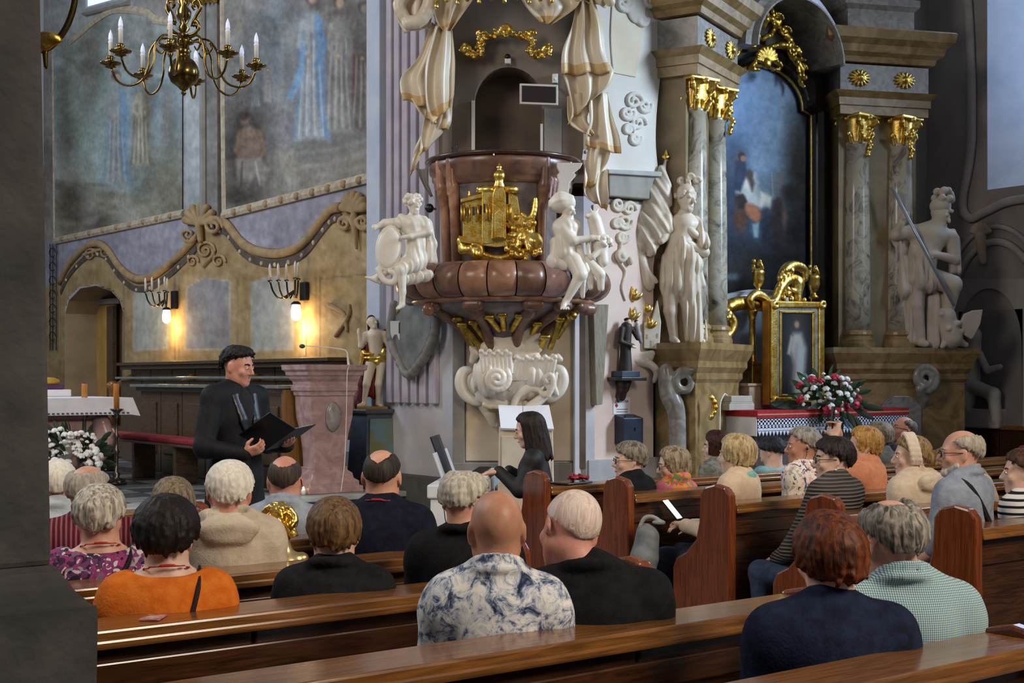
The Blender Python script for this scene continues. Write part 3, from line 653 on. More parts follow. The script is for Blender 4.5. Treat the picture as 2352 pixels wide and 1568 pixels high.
for x, y, w_, h_ in ((600, 190, 9, 30), (585, 220, 12, 30), (665, 160, 10, 30), (840, 60, 18, 60), (560, 150, 20, 50)): c.blob(x, y, w_, h_, '#6b6a6a', soft=.6, al=.6)
c.poly([(640, 350), (680, 345), (690, 420), (668, 430), (650, 380)], '#a39c90', 6, .8)
c.noise(40, 0.09, 21).noise(9, 0.06, 22)
rel(c.build('painted_field', frescom, fplane(0.02), fr_, in_poly([(516, -60), (522, 490), (866, 402), (866, -60)])), fr_)
wbar([(515, 493), (700, 446), (866, 404)], 0.06, 'frame_rail', tan_m, fr_); wbar([(513, -60), (515, 240), (518, 492)], 0.045, 'frame_rail', tan_m, fr_, 0.05)
for i in range(9): rel(MB().sph(cw(545+i*36, 487-i*9.1, 0.05), (0.03, 0.07, 0.045), 7, 5).build('frame_boss', ochre, fr_, smooth=True), fr_)
# chancel window, top left of the wall
wn2 = thing('window_2', 'bright high window above the pale fresco', 'window', onx(250, 20, XW), kind='structure')
rel(MB().prism([onx(x, y, XW)-np.array([0.03, 0, 0]) for x, y in [(208, -60), (208, 18), (292, -4), (292, -60)]], (-0.02, 0, 0)).build('pane', M('sky_glass2', '#cfe0ff', None, 0.2, emit=('#a9c8f5', 1.3)), wn2), wn2)
wbar([(208, -60), (208, 20), (300, -5)], 0.05, 'window_frame', M('window_stone', '#a5a8a8', '#b5b8b8', 0.8), wn2, 0.08); wbar([(200, 32), (300, 6)], 0.04, 'window_sill', plaster, wn2, 0.1)
wbar([(470, -60), (472, 505)], 0.05, 'pilaster_edge', pier_dk, cor, 0.08); wbar([(508, -60), (510, 498)], 0.035, 'pilaster_edge', darkband, cor, 0.06)
s = SD(0.014)
for i in range(7): s.el(cw(455+i*9, -4+2*math.sin(i), .1), (0.06, 0.05, 0.09), k=0.02)
rel(s.build('gilded_capital', gold_dk, cor), cor)
# the dark stone pillar at the left edge
pil = thing('pillar', 'massive dark grey stone pillar with moulded base in front of the pews', 'pillar', (0.0, 2.7, 0))
def ring(x1, y0, z): return [(-1.2, y0, z), (x1, y0, z), (x1, 3.45, z), (-1.2, 3.45, z)]
def edge_x(px, y): r = ray(px, HOR); return r[0]*y/r[1]
zt = lambda py, y, px: onz(0, 0, 0)[2] if False else CAMZ-(py-HOR)/F*(y/ray(px, HOR)[1])
yS = 2.42; rings = [ring(edge_x(121, yS), yS, zt(1300, yS, 120)), ring(edge_x(107, yS), yS, zt(500, yS, 107)), ring(edge_x(96, yS), yS, zt(-20, yS, 96)), ring(edge_x(90, yS), yS, 6.0)]
rel(MB().loft(rings).build('pillar_shaft', stone_dk, pil, bevel=0.012), pil)
pr = [(222, 2.30, 1572), (225, 2.30, 1410), (222, 2.30, 1391), (203, 2.31, 1386), (197, 2.32, 1376), (178, 2.34, 1362), (163, 2.36, 1346), (157, 2.37, 1334), (146, 2.38, 1326), (138, 2.39, 1310), (124, 2.415, 1298)]
rings = [ring(edge_x(a, y), y, zt(q_, y, a)) for a, y, q_ in pr]; rings.insert(0, ring(edge_x(222, 2.30), 2.30, 0.0))
rel(MB().loft(rings[:4]).build('pillar_plinth', stone_dk, pil), pil); rel(MB().loft(rings[3:]).build('pillar_base_moulding', stone_dk, pil, smooth=False), pil)
# ---------------------------------------------------------------- pews
ROW = {'Z': 1.95, 'A': 2.73, 'B': 3.63, 'C': 4.40, 'D': 5.18, 'E': 5.98, 'F': 6.72}
END = [(0, 0), (0, 0.88), (0.005, 0.95), (0.04, 0.99), (0.12, 1.005), (0.20, 0.985), (0.235, 0.94), (0.245, 0.78), (0.27, 0.68), (0.35, 0.60), (0.43, 0.56), (0.46, 0.50), (0.46, 0.1), (0.50, 0.08), (0.50, 0)]
def pew(row, x0, x1, label, group, end0=True, end1=True, hooks=()):
    y = ROW[row]
    t = thing('church_pew', label, 'pew', ((x0+x1)/2, y+0.25, 0), 0, group)
    def pt(mb, nm, mt, bv=0.006): return rel(mb.build(nm, mt, t, bevel=bv), t)
    pt(MB().box((x0, y, 0.865), (x1, y+0.205, 0.90)), 'book_ledge', wood_top, 0.008)
    pt(MB().box((x0, y-0.006, 0.845), (x1, y+0.022, 0.872)), 'ledge_lip', wood_top, 0.008)
    n = max(2, int((x1-x0)/0.62)); wd = (x1-x0)/n
    for i in range(n):
        pt(MB().box((x0+i*wd+0.005, y+0.055, 0.2), (x0+(i+1)*wd-0.005, y+0.09, 0.87)), 'back_board', wood_pew, 0.007)
    pt(MB().box((x0, y+0.035, 0.72), (x1, y+0.10, 0.80)), 'top_rail', wood_pew, 0.006)
    pt(MB().box((x0, y+0.035, 0.06), (x1, y+0.10, 0.22)), 'bottom_rail', wood_pew, 0.006)
    pt(MB().box((x0, y+0.10, 0.42), (x1, y+0.50, 0.455)), 'seat', wood_top, 0.01)
    pt(MB().box((x0, y-0.22, 0.13), (x1, y-0.04, 0.165)), 'kneeler', wood_pew, 0.008)
    for hx in hooks:
        pt(MB().lathe([(0.012, 0), (0.018, 0.01), (0.018, 0.05), (0.010, 0.06)], (hx, y+0.03, 0.60), 8), 'coat_hook', iron, 0)
    for flag, xa, xb in ((end0, x0-0.055, x0), (end1, x1, x1+0.055)):
        if flag: pt(MB().prism([(xa, y+a, z*(0.925 if x0 < 4 else 1.0)) for a, z in END], (xb-xa, 0, 0)), 'pew_end', wood_end, 0.012)
    return t
gl = 'pews of the near block'; gr = 'pews of the far block beyond the aisle'
pew('Z', 1.15, 3.25, 'brown pew at the bottom edge behind the couple with red hair and checked shirt', gl)
pew('A', 1.00, 3.30, 'glossy brown pew directly behind the bald man in floral shirt', gl)
pew('B', 1.00, 3.35, 'brown pew with coat hooks behind the woman in orange top', gl, hooks=(1.22, 1.92))
pew('C', 1.00, 3.35, 'brown pew behind the white-haired man in cream hoodie', gl)
pew('D', 1.00, 3.30, 'brown pew behind the man in maroon striped shirt', gl)
pew('E', 1.00, 2.62, 'short brown pew behind the man beside the dark pillar', gl)
pew('F', 1.60, 2.95, 'foremost short pew of the near block before the singer', gl)
pew('B', 5.48, 10.2, 'brown pew of far block behind the old man with shoulder strap', gr)
pew('C', 5.45, 10.4, 'brown pew of far block behind the woman in grey ribbed jumper', gr)
pew('D', 5.46, 10.6, 'brown pew of far block behind the blonde woman in beige', gr)
pew('E', 5.42, 10.8, 'brown pew of far block behind the two grey-haired women', gr)
pew('F', 5.36, 11.0, 'foremost pew of far block with tablet on its ledge', gr)
# ---------------------------------------------------------------- people
def skin(tone):
    if tone not in skinm:
        a = {'pink': ('#bf8a74', '#d2a08a'), 'pale': ('#c99f89', '#dcb8a4'), 'tan': ('#ad775c', '#c08d72'), 'red': ('#b87e6c', '#cf9583')}[tone]
        m = M('skin_'+tone, a[0], a[1], 0.48, scale=16, bump=0.06, bscale=90)
        b = m.node_tree.nodes['Principled BSDF']; b.inputs['Subsurface Weight'].default_value = 0.12; b.inputs['Subsurface Radius'].default_value = (0.02, 0.008, 0.004)
        skinm[tone] = m
    return skinm[tone]
hairm = {}
def hairmat(c1, c2):
    if (c1, c2) not in hairm:
        m, nt, b = nodes('hair'); b.inputs['Roughness'].default_value = 0.6; b.inputs['Specular IOR Level'].default_value = 0.3
        n = ND(nt, 'ShaderNodeTexNoise'); n.inputs['Scale'].default_value = 60; n.inputs['Detail'].default_value = 4; n.inputs['Distortion'].default_value = 1.0
        nt.links.new(coords(nt, (1, 1, 0.16)), n.inputs['Vector'])
        nt.links.new(ramp(nt, n.outputs['Fac'], [(0.36, c1), (0.62, c2)]), b.inputs['Base Color']); bumpn(nt, b, n.outputs['Fac'], 0.6, 0.006)
        hairm[(c1, c2)] = m
    return hairm[(c1, c2)]
eye_w = M('eye_white', '#d9d2c8', None, 0.3); eye_d = M('eye_dark', '#2a1c14', None, 0.2); lipm = M('lips', '#a4564c', None, 0.5); mouth_d = M('mouth_dark', '#4a1a18', None, 0.6)
def head_sd(s, c, Rm, k=0.02, ears=True, fem=False, m=0, mouth=False):
    def p(x, y, z): return c+Rm @ np.array([x, y, z])
    w_ = 0.94 if fem else 1.0
    s.el(p(0, -0.012, 0.03), (0.074*w_, 0.094, 0.087), Rm, 0.02, m=m)
    s.el(p(0, 0.018, -0.03), (0.062*w_, 0.070, 0.084), Rm, 0.03, m=m)
    s.rc(p(-0.045*w_, 0.0, -0.055), p(-0.012, 0.062, -0.092), 0.024, 0.020, 0.02, m=m).rc(p(0.045*w_, 0.0, -0.055), p(0.012, 0.062, -0.092), 0.024, 0.020, 0.02, m=m)
    s.rc(p(-0.036, 0.072, 0.022), p(0.036, 0.072, 0.022), 0.014, None, 0.012, m=m)
    for sx in (-1, 1):
        s.el(p(0.032*sx, 0.092, 0.005), (0.017, 0.014, 0.012), Rm, 0.012, '-')
        s.el(p(0.045*sx*w_, 0.06, -0.025), (0.02, 0.018, 0.02), Rm, 0.02, m=m)
        s.el(p(0.031*sx, 0.078, 0.004), (0.013, 0.012, 0.012), Rm, 0.004, m=m)
    s.rc(p(0, 0.088, 0.01), p(0, 0.106, -0.026), 0.009, 0.0125, 0.008, m=m)
    s.rc(p(-0.011, 0.093, -0.032), p(0.011, 0.093, -0.032), 0.009, None, 0.006, m=m)
    s.rc(p(-0.018, 0.080, -0.058), p(0.018, 0.080, -0.058), 0.008, None, 0.006, m=m).rc(p(-0.015, 0.079, -0.071), p(0.015, 0.079, -0.071), 0.008, None, 0.006, m=m)
    if mouth: s.el(p(0, 0.096, -0.066), (0.016, 0.02, 0.011), Rm, 0.006, '-')
    if ears:
        for sx in (-1, 1):
            Re = Rm @ rotm(0.15, 0, 0.35*sx)
            s.el(p(0.077*sx*w_, -0.012, -0.006), (0.0085, 0.021, 0.034), Re, 0.006, m=m)
            s.el(p(0.086*sx*w_, -0.006, -0.004), (0.006, 0.010, 0.017), Re, 0.006, '-')
def hand_sd(s, w_, d, n, thumb, curl=0.5, sc=1.0, m=0, spread=0.0):
    """palm from the wrist w_ along d, palm facing n, thumb on the side 'thumb' (a unit vector)"""
    w_ = np.asarray(w_, float); d = np.asarray(d, float)/np.linalg.norm(d); n = np.asarray(n, float); n -= d*(n @ d); n /= np.linalg.norm(n)
    t = np.cross(d, n); t = t*np.sign(t @ np.asarray(thumb, float))
    s.rc(w_, w_+d*0.035*sc, 0.026*sc, 0.03*sc, 0.012, m=m, sq=(*n, 1.35)); s.rc(w_+d*0.03*sc-t*0.014*sc, w_+d*0.078*sc-t*0.018*sc, 0.026*sc, 0.023*sc, 0.012, m=m, sq=(*n, 1.7)); s.rc(w_+d*0.03*sc+t*0.014*sc, w_+d*0.08*sc+t*0.02*sc, 0.026*sc, 0.022*sc, 0.012, m=m, sq=(*n, 1.7))
    for i, (off, L) in enumerate(((0.031, 0.072), (0.011, 0.080), (-0.010, 0.075), (-0.030, 0.060))):
        b = w_+d*(0.086-0.004*abs(i-1.2))*sc+t*off*sc; dd = d+t*off*spread*8; a = 0.0; L *= sc
        for sgm, f_ in enumerate((0.45, 0.3, 0.25)):
            a += curl*(0.8+0.35*sgm); q = b+(dd*math.cos(a)+n*math.sin(a))*L*f_
            s.rc(b, q, (0.0095-0.0009*sgm)*sc, (0.0088-0.0009*sgm)*sc, 0.003, m=m); b = q
    b = w_+d*0.028*sc+t*0.030*sc; q = b+(d*0.55+t*0.65+n*0.45)*0.042*sc; s.rc(b, q, 0.0135*sc, 0.0115*sc, 0.008, m=m)
    s.rc(q, q+(d*0.85+t*0.1+n*0.55)*0.036*sc, 0.011*sc, 0.009*sc, 0.004, m=m)
HC = np.array([0, -0.012, 0.03]); HR = np.array([0.074, 0.094, 0.087])
def hair_sd(vox, ends, thick=0.014, starts=None, n=44, drop=0.0, lock=0.012, seed=1, tilt=-0.35, messy=0.006, shell=0.7, part=0.0, flick=0.0, fem=False, dropin=0.85, capk=1.0):
    """ends / starts: polar angle in degrees at front, front-side, side, back-side, back"""
    r = random.Random(seed); s = SD(vox); n = int(n*1.5); lock = lock*0.78
    def prof(v, ph):
        a = abs(((ph+math.pi) % (2*math.pi))-math.pi)
        return np.interp(a, np.linspace(0, math.pi, len(v)), v)*math.pi/180
    hr = HR*np.array([0.94 if fem else 1.0, 1, 1])
    ct, st = math.cos(tilt), math.sin(tilt)
    def clip(X, Y, Z):
        x, y, z = X-HC[0], Y-HC[1], Z-HC[2]; x, y, z = np.broadcast_arrays(x/hr[0], y/hr[1], z/hr[2])
        q = np.sqrt(x*x+y*y+z*z)+1e-9; th = np.arccos(np.clip(z/q, -1, 1)); ph = np.arctan2(x, y)
        a = np.abs(ph); e = np.interp(a, np.linspace(0, math.pi, len(ends)), ends)*math.pi/180
        wob = (0.06*np.sin(9*ph+seed)+0.04*np.sin(21*ph+2*seed))*(0.35 if n == 0 else 1)
        d = (th-e+wob)*0.085
        if starts is not None:
            b = np.interp(a, np.linspace(0, math.pi, len(starts)), starts)*math.pi/180; d = np.maximum(d, (b+wob-th)*0.085)
        return d
    s.el(HC, hr+thick*shell, None, 0.006*capk, clip=clip, disp=(wrinkle(messy*0.4, seed) if messy else None))
    for lay in range(2 if n else 0):
        for i in range(n):
            ph = 2*math.pi*(i+r.uniform(-.4, .4))/n; e = prof(ends, ph)*r.uniform(0.93, 1.03); b0 = prof(starts, ph) if starts is not None else (0.05 if lay == 0 else r.uniform(0.3, 0.9))
            if starts is not None and e-b0 < 0.2: continue
            b0 = b0*r.uniform(0.95, 1.1); pts = []; sw = r.uniform(-0.18, 0.18)+part
            tk = thick*r.uniform(0.75, 1.15)
            for t in np.linspace(0, 1, 6):
                th = b0+(e-b0)*t; p2 = ph+sw*t
                x, y, z = math.sin(th)*math.sin(p2), math.sin(th)*math.cos(p2), math.cos(th)
                f = min(1.0, 0.55+0.9*t) if lay == 0 else 1.0
                pts.append(HC+(hr+tk*f)*np.array([x, y, z])+np.array([r.uniform(-1, 1) for _ in range(3)])*messy*t)
            front = abs(((ph+math.pi) % (2*math.pi))-math.pi)
            if drop > 0 and front > 0.95:
                q = pts[-1].copy(); L = drop*r.uniform(0.88, 1.05)
                for t in (0.35, 0.7, 1.0):
                    pts.append(np.array([q[0]*(1-(1-dropin)*t), q[1]*(1-(1-dropin)*t)+0.01*math.sin(3*t+i)*(messy/0.006), q[2]-L*t])+np.array([r.uniform(-1, 1) for _ in range(3)])*messy*0.6)
            if flick: pts.append(pts[-1]+np.array([pts[-1][0], pts[-1][1]+0.01, 0])*flick+np.array([0, 0, -0.008]))
            s.tube(pts, [lock*0.8, lock, lock*0.9, lock*0.55], 0.004)
    return s
def collar_ring(s, c, rx, ry, r, hf, hb, k=0.01, m=0, gap=0.0, n=18):
    pts = []
    for i in range(n+1):
        a = math.pi/2+gap+(2*math.pi-2*gap)*i/n
        pts.append(c+np.array([rx*math.cos(a), ry*math.sin(a), hf*(0.5+0.5*math.sin(a))+hb*(0.5-0.5*math.sin(a))]))
    for i in range(n): s.rc(pts[i], pts[i+1], r, None, k, m=m)
STYLE = {
 'full': dict(ends=[52, 66, 90, 114, 126], thick=0.012, n=44, lock=0.012, messy=0.007),
 'short': dict(ends=[50, 62, 84, 110, 120], thick=0.011, n=40, lock=0.010, messy=0.004),
 'crop': dict(ends=[50, 62, 88, 118, 132], thick=0.008, n=0, shell=1.0, messy=0.001),
 'bob': dict(ends=[46, 70, 95, 98, 98], thick=0.014, n=50, drop=0.065, lock=0.013, messy=0.005, fem=True),
 'bob_long': dict(ends=[46, 70, 95, 98, 98], thick=0.014, n=54, drop=0.10, lock=0.013, messy=0.005, fem=True),
 'layer': dict(ends=[52, 74, 100, 118, 126], thick=0.014, n=48, lock=0.014, messy=0.009, fem=True),
 'fringe': dict(ends=[60, 60, 84, 112, 122], starts=[80, 72, 50, 52, 54], thick=0.010, n=40, lock=0.010, messy=0.004),
 'fringe_hi': dict(ends=[60, 60, 84, 112, 122], starts=[80, 64, 36, 38, 42], thick=0.011, n=44, lock=0.010, messy=0.004),
 'fringe_cap': dict(ends=[60, 60, 88, 116, 130], starts=[80, 70, 44, 46, 50], thick=0.008, n=0, shell=1.0, messy=0.001),
 'long': dict(ends=[48, 70, 95, 98, 98], thick=0.020, n=54, drop=0.26, lock=0.013, messy=0.006, fem=True, dropin=1.05),
}
def fabric_tex(kind, name='fabric'):
    m, nt, b = nodes(name); b.inputs['Roughness'].default_value = 0.85; b.inputs['Specular IOR Level'].default_value = 0.2
    v = coords(nt)
    if kind == 'floral_blue':
        n1 = ND(nt, 'ShaderNodeTexNoise'); n1.inputs['Scale'].default_value = 19; n1.inputs['Detail'].default_value = 8; n1.inputs['Roughness'].default_value = 0.75; n1.inputs['Distortion'].default_value = 0.9
        nt.links.new(v, n1.inputs['Vector']); c = ramp(nt, n1.outputs['Fac'], [(0.36, '#232a3c'), (0.43, '#5f6c8a'), (0.49, '#b9bec8'), (0.58, '#e3e0da')])
        nt.links.new(c, b.inputs['Base Color'])
    elif kind in ('check', 'maroon', 'bw', 'rib'):
        def wv(ax, sc):
            w_ = ND(nt, 'ShaderNodeTexWave', wave_type='BANDS', bands_direction=ax); w_.inputs['Scale'].default_value = sc; w_.inputs['Distortion'].default_value = 0.6; w_.inputs['Detail'].default_value = 1; w_.inputs['Detail Scale'].default_value = 1.0
            nt.links.new(v, w_.inputs['Vector']); return w_.outputs['Fac']
        if kind == 'check':
            mx = ND(nt, 'ShaderNodeMix', data_type='RGBA', blend_type='MULTIPLY'); mx.inputs['Factor'].default_value = 0.85
            nt.links.new(ramp(nt, wv('X', 52), [(0.4, '#d3dcdf'), (0.8, '#7899b3')]), mx.inputs['A']); nt.links.new(ramp(nt, wv('Z', 52), [(0.4, '#e0e6dc'), (0.8, '#86aaa8')]), mx.inputs['B'])
            nt.links.new(mx.outputs['Result'], b.inputs['Base Color'])
        else:
            st = {'maroon': ('X', 16, [(0.3, '#4b1522'), (0.6, '#6d2233'), (0.9, '#8d5560')]), 'bw': ('Z', 9, [(0.30, '#1c1c22'), (0.36, '#d9d6d2')]), 'rib': ('Z', 16, [(0.15, '#3c3a39'), (0.8, '#6f6862')])}[kind]
            f_ = wv(st[0], st[1]); nt.links.new(ramp(nt, f_, st[2]), b.inputs['Base Color'])
            if kind == 'rib': bumpn(nt, b, f_, 0.8, 0.02)
    else:
        vo = ND(nt, 'ShaderNodeTexVoronoi'); n1 = ND(nt, 'ShaderNodeTexNoise'); n1.inputs['Scale'].default_value = 9; n1.inputs['Detail'].default_value = 3
        mx = ND(nt, 'ShaderNodeMix', data_type='RGBA', blend_type='LINEAR_LIGHT'); mx.inputs['Factor'].default_value = 0.16
        nt.links.new(v, n1.inputs['Vector']); nt.links.new(v, mx.inputs['A']); nt.links.new(n1.outputs['Color'], mx.inputs['B']); nt.links.new(mx.outputs['Result'], vo.inputs['Vector'])
        vo.inputs['Scale'].default_value = {'purple': 42, 'floral_pink': 40, 'scarf': 26}[kind]; vo.inputs['Randomness'].default_value = 1.0
        sp = ND(nt, 'ShaderNodeSeparateColor'); nt.links.new(vo.outputs['Color'], sp.inputs['Color'])
        st = {'purple': [(0.15, '#2b2233'), (0.35, '#6a3a63'), (0.5, '#a03a72'), (0.68, '#57446a'), (0.8, '#cdbfc0')], 'floral_pink': [(0.45, '#ece4da'), (0.55, '#e9a19a'), (0.68, '#e8dfd6'), (0.8, '#2f6b53'), (0.92, '#6d5a8c')], 'scarf': [(0.2, '#d8513f'), (0.4, '#e0a04a'), (0.6, '#6b7f58'), (0.8, '#d96a8a')]}[kind]
        r_ = ramp(nt, sp.outputs['Red'], st); nt.links.new(r_, b.inputs['Base Color'])
    return m
def cloth(c1, c2=None): return M('cloth', c1, c2 or c1, 0.9, scale=30, bump=0.25, bscale=120, spec=0.15)
def person(label, px, y, top, Z=None, fem=False, yaw=-0.15, hyaw=0.0, pitch=0.0, roll=0.0, style='short', hc=('#777', '#999'), tone='pale', top_m=None, pants=None, vox=0.012, w_=None, lean=0.0, sleeve='long', collar=None, extra=(), hseed=1, hkw=None, arms=None, hz=None, wr=0.004, shift=0.0, neck=0.0, eyes=False, beard=None, group=None, sw=1.0, slope=0.0):
    x, y_, Zd = at_y(px, y); ht = CAMZ-(top-HOR)/F*Zd
    cy, sy = math.cos(yaw), math.sin(yaw)
    hy = 0.02+lean                                    # head offset forward of the pelvis
    loc = np.array([x, y_, 0.0])-np.array([-sy*hy+cy*shift, cy*hy+sy*shift, 0])
    t = thing('person', label, 'person', loc, yaw, group)
    W = (0.90 if fem else 1.0)*(w_ or 1.0)
    hcn = np.array([shift, hy, ht-0.118-(0.012 if style not in ('crop', 'fringe', 'fringe_cap', 'fringe_hi') else 0.0)])
    Rh = rotm(pitch, roll, hyaw)
    sz = ht-0.300-slope; shy = lean*0.6
    sh = [np.array([sx*0.138*W, shy, sz]) for sx in (-1, 1)]
    el = [np.array([sx*(0.172*W+0.02), 0.03+shy, sz-0.28]) for sx in (-1, 1)]
    wrs = [np.array([sx*0.10, 0.26, 0.63]) for sx in (-1, 1)]
    if arms: el, wrs = [np.array(a, float) if a is not None else e for a, e in zip(arms[0], el)], [np.array(a, float) if a is not None else e for a, e in zip(arms[1], wrs)]
    nk = np.array([shift*0.3, shy-0.005, sz+0.075])
    def torso(s, g, k=0.04, m=0, d=None):
        s.el((0, 0.0, 0.55), (0.165*W+g, 0.125+g, 0.11+g), None, k, m=m, disp=d)
        s.el((0, 0.01+shy*0.2, 0.70), (0.150*W+g, 0.115+g, 0.17+g), None, k, m=m, disp=d)
        s.el((0, shy*0.7, sz-0.13), (0.148*W+g, 0.108+g, 0.19+g), None, k, m=m, disp=d)
        s.el((0, shy-0.025, sz-0.03), (0.125*W+g, 0.085+g, 0.095+g), None, k, m=m, disp=d)
        for i, sx in enumerate((-1, 1)):
            s.rc(nk+np.array([0.02*sx, 0, 0.0]), sh[i]+np.array([-0.02*sx, 0, 0.0]), 0.044+g, 0.052+g, k, m=m, disp=d)
            s.rc(sh[i], sh[i]+np.array([0.012*sx, 0, -0.03]), 0.054+g, 0.054+g, k, m=m, disp=d)
    def arm(s, g, upto, k=0.025, m=0, d=None):
        for i in (0, 1):
            e_ = el[i] if upto > 0.55 else sh[i]+(el[i]-sh[i])*min(1, upto/0.55)
            s.rc(sh[i], e_, 0.052*sw+g, (0.043*sw+g if upto > 0.55 else 0.052+g*1.6), k, m=m, disp=d)
            if upto > 0.55: s.rc(el[i], el[i]+(wrs[i]-el[i])*min(1, (upto-0.55)/0.45), 0.043*sw+g, 0.032+g, k, m=m, disp=d)
    s = SD(vox); torso(s, -0.006, 0.05); arm(s, -0.006, 1.0, 0.03)
    s.rc(nk+np.array([0, 0, -0.03]), hcn+Rh @ np.array([0, -0.022, -0.05]), 0.060*(0.88 if fem else 1), 0.054*(0.86 if fem else 1), 0.025)
    head_sd(s, hcn, Rh, fem=fem)
    for i, sx in enumerate((-1, 1)):
        d = wrs[i]-el[i]; hand_sd(s, wrs[i], d, (0.0, 0.3, -1.0) if abs(d[2]) < 0.2 else (-sx, 0, -0.3), (-sx, 0.2, 0.3), 0.35)
    s.build('body', skin(tone), t)
    # clothes
    mt = top_m; wk = wrinkle(wr, hseed) if wr else None
    s = SD(vox*1.08); torso(s, 0.012, 0.05, d=wk); arm(s, 0.012, 1.0-0.02 if sleeve == 'long' else 0.5, 0.03, d=wk)
    if collar == 'shirt': collar_ring(s, nk+np.array([0, 0, 0.008]), 0.068, 0.066, 0.013, -0.01, 0.045, 0.006, gap=0.3); collar_ring(s, nk+np.array([0, 0, -0.012]), 0.080, 0.078, 0.014, -0.01, 0.035, 0.008, gap=0.3)
    elif collar == 'polo': collar_ring(s, nk+np.array([0, -0.005, -0.004]), 0.078, 0.074, 0.016, -0.01, 0.03, 0.008, gap=0.3)
    elif collar == 'hood':
        collar_ring(s, nk+np.array([0, -0.01, -0.015]), 0.088, 0.082, 0.026, -0.01, 0.03, 0.02, gap=0.25); s.el(nk+np.array([0, -0.115, -0.04]), (0.125, 0.05, 0.06), rotm(0.4, 0, 0), 0.015, disp=folds(.004, 3, 30, (0, .3, 1))); s.el(nk+np.array([0, -0.075, 0.03]), (0.075, 0.035, 0.03), None, 0.01, '-')
    elif collar == 'scarf': collar_ring(s, nk+np.array([0, 0.0, 0.0]), 0.072, 0.068, 0.026, -0.02, 0.03, 0.012)
    elif collar == 'wide':      # open neckline: cut the cloth away around the neck
        s.el(nk+np.array([0, 0.01, 0.035]), (0.125, 0.12, 0.062), None, 0.012, '-')
    elif collar == 'round': s.el(nk+np.array([0, 0.01, 0.05]), (0.085, 0.085, 0.045), None, 0.008, '-')
    else: collar_ring(s, nk+np.array([0, -0.002, -0.008]), 0.070, 0.066, 0.012, -0.015, 0.015, 0.008)
    s.build('jumper' if collar in (None, 'scarf', 'round') else 'shirt', mt, t)
    s = SD(0.020 if pants else 0.03)
    for sx in (-1, 1):
        s.rc((sx*0.09, 0.02, 0.54), (sx*0.11, 0.43, 0.52), 0.085, 0.065, 0.03).rc((sx*0.11, 0.43, 0.52), (sx*0.11, 0.40, 0.09), 0.062, 0.05, 0.03)
    s.el((0, 0, 0.545), (0.17*W+0.012, 0.14, 0.10), None, 0.04); s.build('trousers', pants or cloth('#23242b'), t)
    for sx in (-1, 1):
        s = SD(0.022); s.rc((sx*0.11, 0.39, 0.045), (sx*0.12, 0.54, 0.038), 0.045, 0.036, 0.02).rc((sx*0.11, 0.39, 0.06), (sx*0.11, 0.40, 0.10), 0.045, 0.04, 0.02); s.build('shoe', blackp, t)
    if style:
        kw = dict(STYLE[style]); kw.update(hkw or {}); vx = vox*0.5 if kw.get('n') else vox*0.6
        ho = hair_sd(max(vx, 0.0055), seed=hseed, **kw).build('hair', hairmat(*hc), t)
        ho.matrix_basis = Matrix.Translation(Vector(hcn)) @ Matrix(Rh.tolist()).to_4x4()
    def hl(o): o.matrix_basis = Matrix.Translation(Vector(hcn)) @ Matrix(Rh.tolist()).to_4x4(); return o
    if eyes:
        for sx in (-1, 1):
            ey = hl(MB().sph((0.031*sx, 0.0835, 0.004), (0.011, 0.008, 0.007), 8, 6).build('eye', eye_w, t, smooth=True)); sub(MB().sph((0.031*sx, 0.089, 0.004), (0.005, 0.004, 0.005), 8, 6).build('iris', eye_d, t, smooth=True), ey)
            hl(MB().tube([(0.018*sx, 0.087, 0.024), (0.034*sx, 0.086, 0.029), (0.048*sx, 0.074, 0.025)], 0.0042, 6).build('eyebrow', hairmat(*hc), t, smooth=True))
        hl(MB().tube([(-0.02, 0.080, -0.0645), (0, 0.090, -0.063), (0.02, 0.080, -0.0645)], [0.003, 0.0055, 0.003], 6).build('lips', lipm, t, smooth=True))
    if beard:
        sb = SD(0.007); sb.rc((-0.05, 0.02, -0.055), (-0.015, 0.07, -0.095), 0.022, 0.02, 0.01).rc((0.05, 0.02, -0.055), (0.015, 0.07, -0.095), 0.022, 0.02, 0.01).rc((-0.015, 0.07, -0.095), (0.015, 0.07, -0.095), 0.022, None, 0.01); hl(sb.build('beard', hairmat(*beard), t))
    for e in extra:
        if e == 'glasses':
            gls = hl(MB().tube([(-0.012, 0.10, 0.004), (0, 0.106, 0.007), (0.012, 0.10, 0.004)], 0.002, 5).build('glasses', blackp, t))
            for sx in (-1, 1):
                sub(MB().tube([(0.033*sx+0.021*math.cos(a), 0.098-0.006*abs(math.cos(a)), 0.002+0.017*math.sin(a)) for a in np.linspace(0, 2*math.pi, 15)], 0.0022, 5).build('lens_rim', blackp, t), gls); sub(MB().tube([(0.054*sx, 0.092, 0.006), (0.074*sx, 0.05, 0.008), (0.079*sx, -0.01, 0.008)], 0.002, 5).build('temple', blackp, t), gls)
        elif e == 'lanyard':
            s = SD(0.008); collar_ring(s, nk+np.array([0, -0.004, 0.03]), 0.072, 0.074, 0.005, -0.05, -0.004, 0.003); s.build('lanyard', M('red_lanyard', '#b3202a', None, 0.5), t)
        elif e[0] == 'strap':
            bx0, bx1 = e[1]; pts = [(bx0*W, shy+0.0, sz+0.075), (bx0*0.9*W, shy-0.095, sz+0.02), ((bx0+bx1)*0.5*W, shy-0.135, sz-0.16), (bx1*W, shy*0.5-0.135, sz-0.36)]
            MB().tube([Vector(p) for p in crom(pts, 14)], 0.016, 6, 0.4).build('bag_strap', M('strap_black', '#17171a', None, 0.6), t)
        elif e == 'earbud':
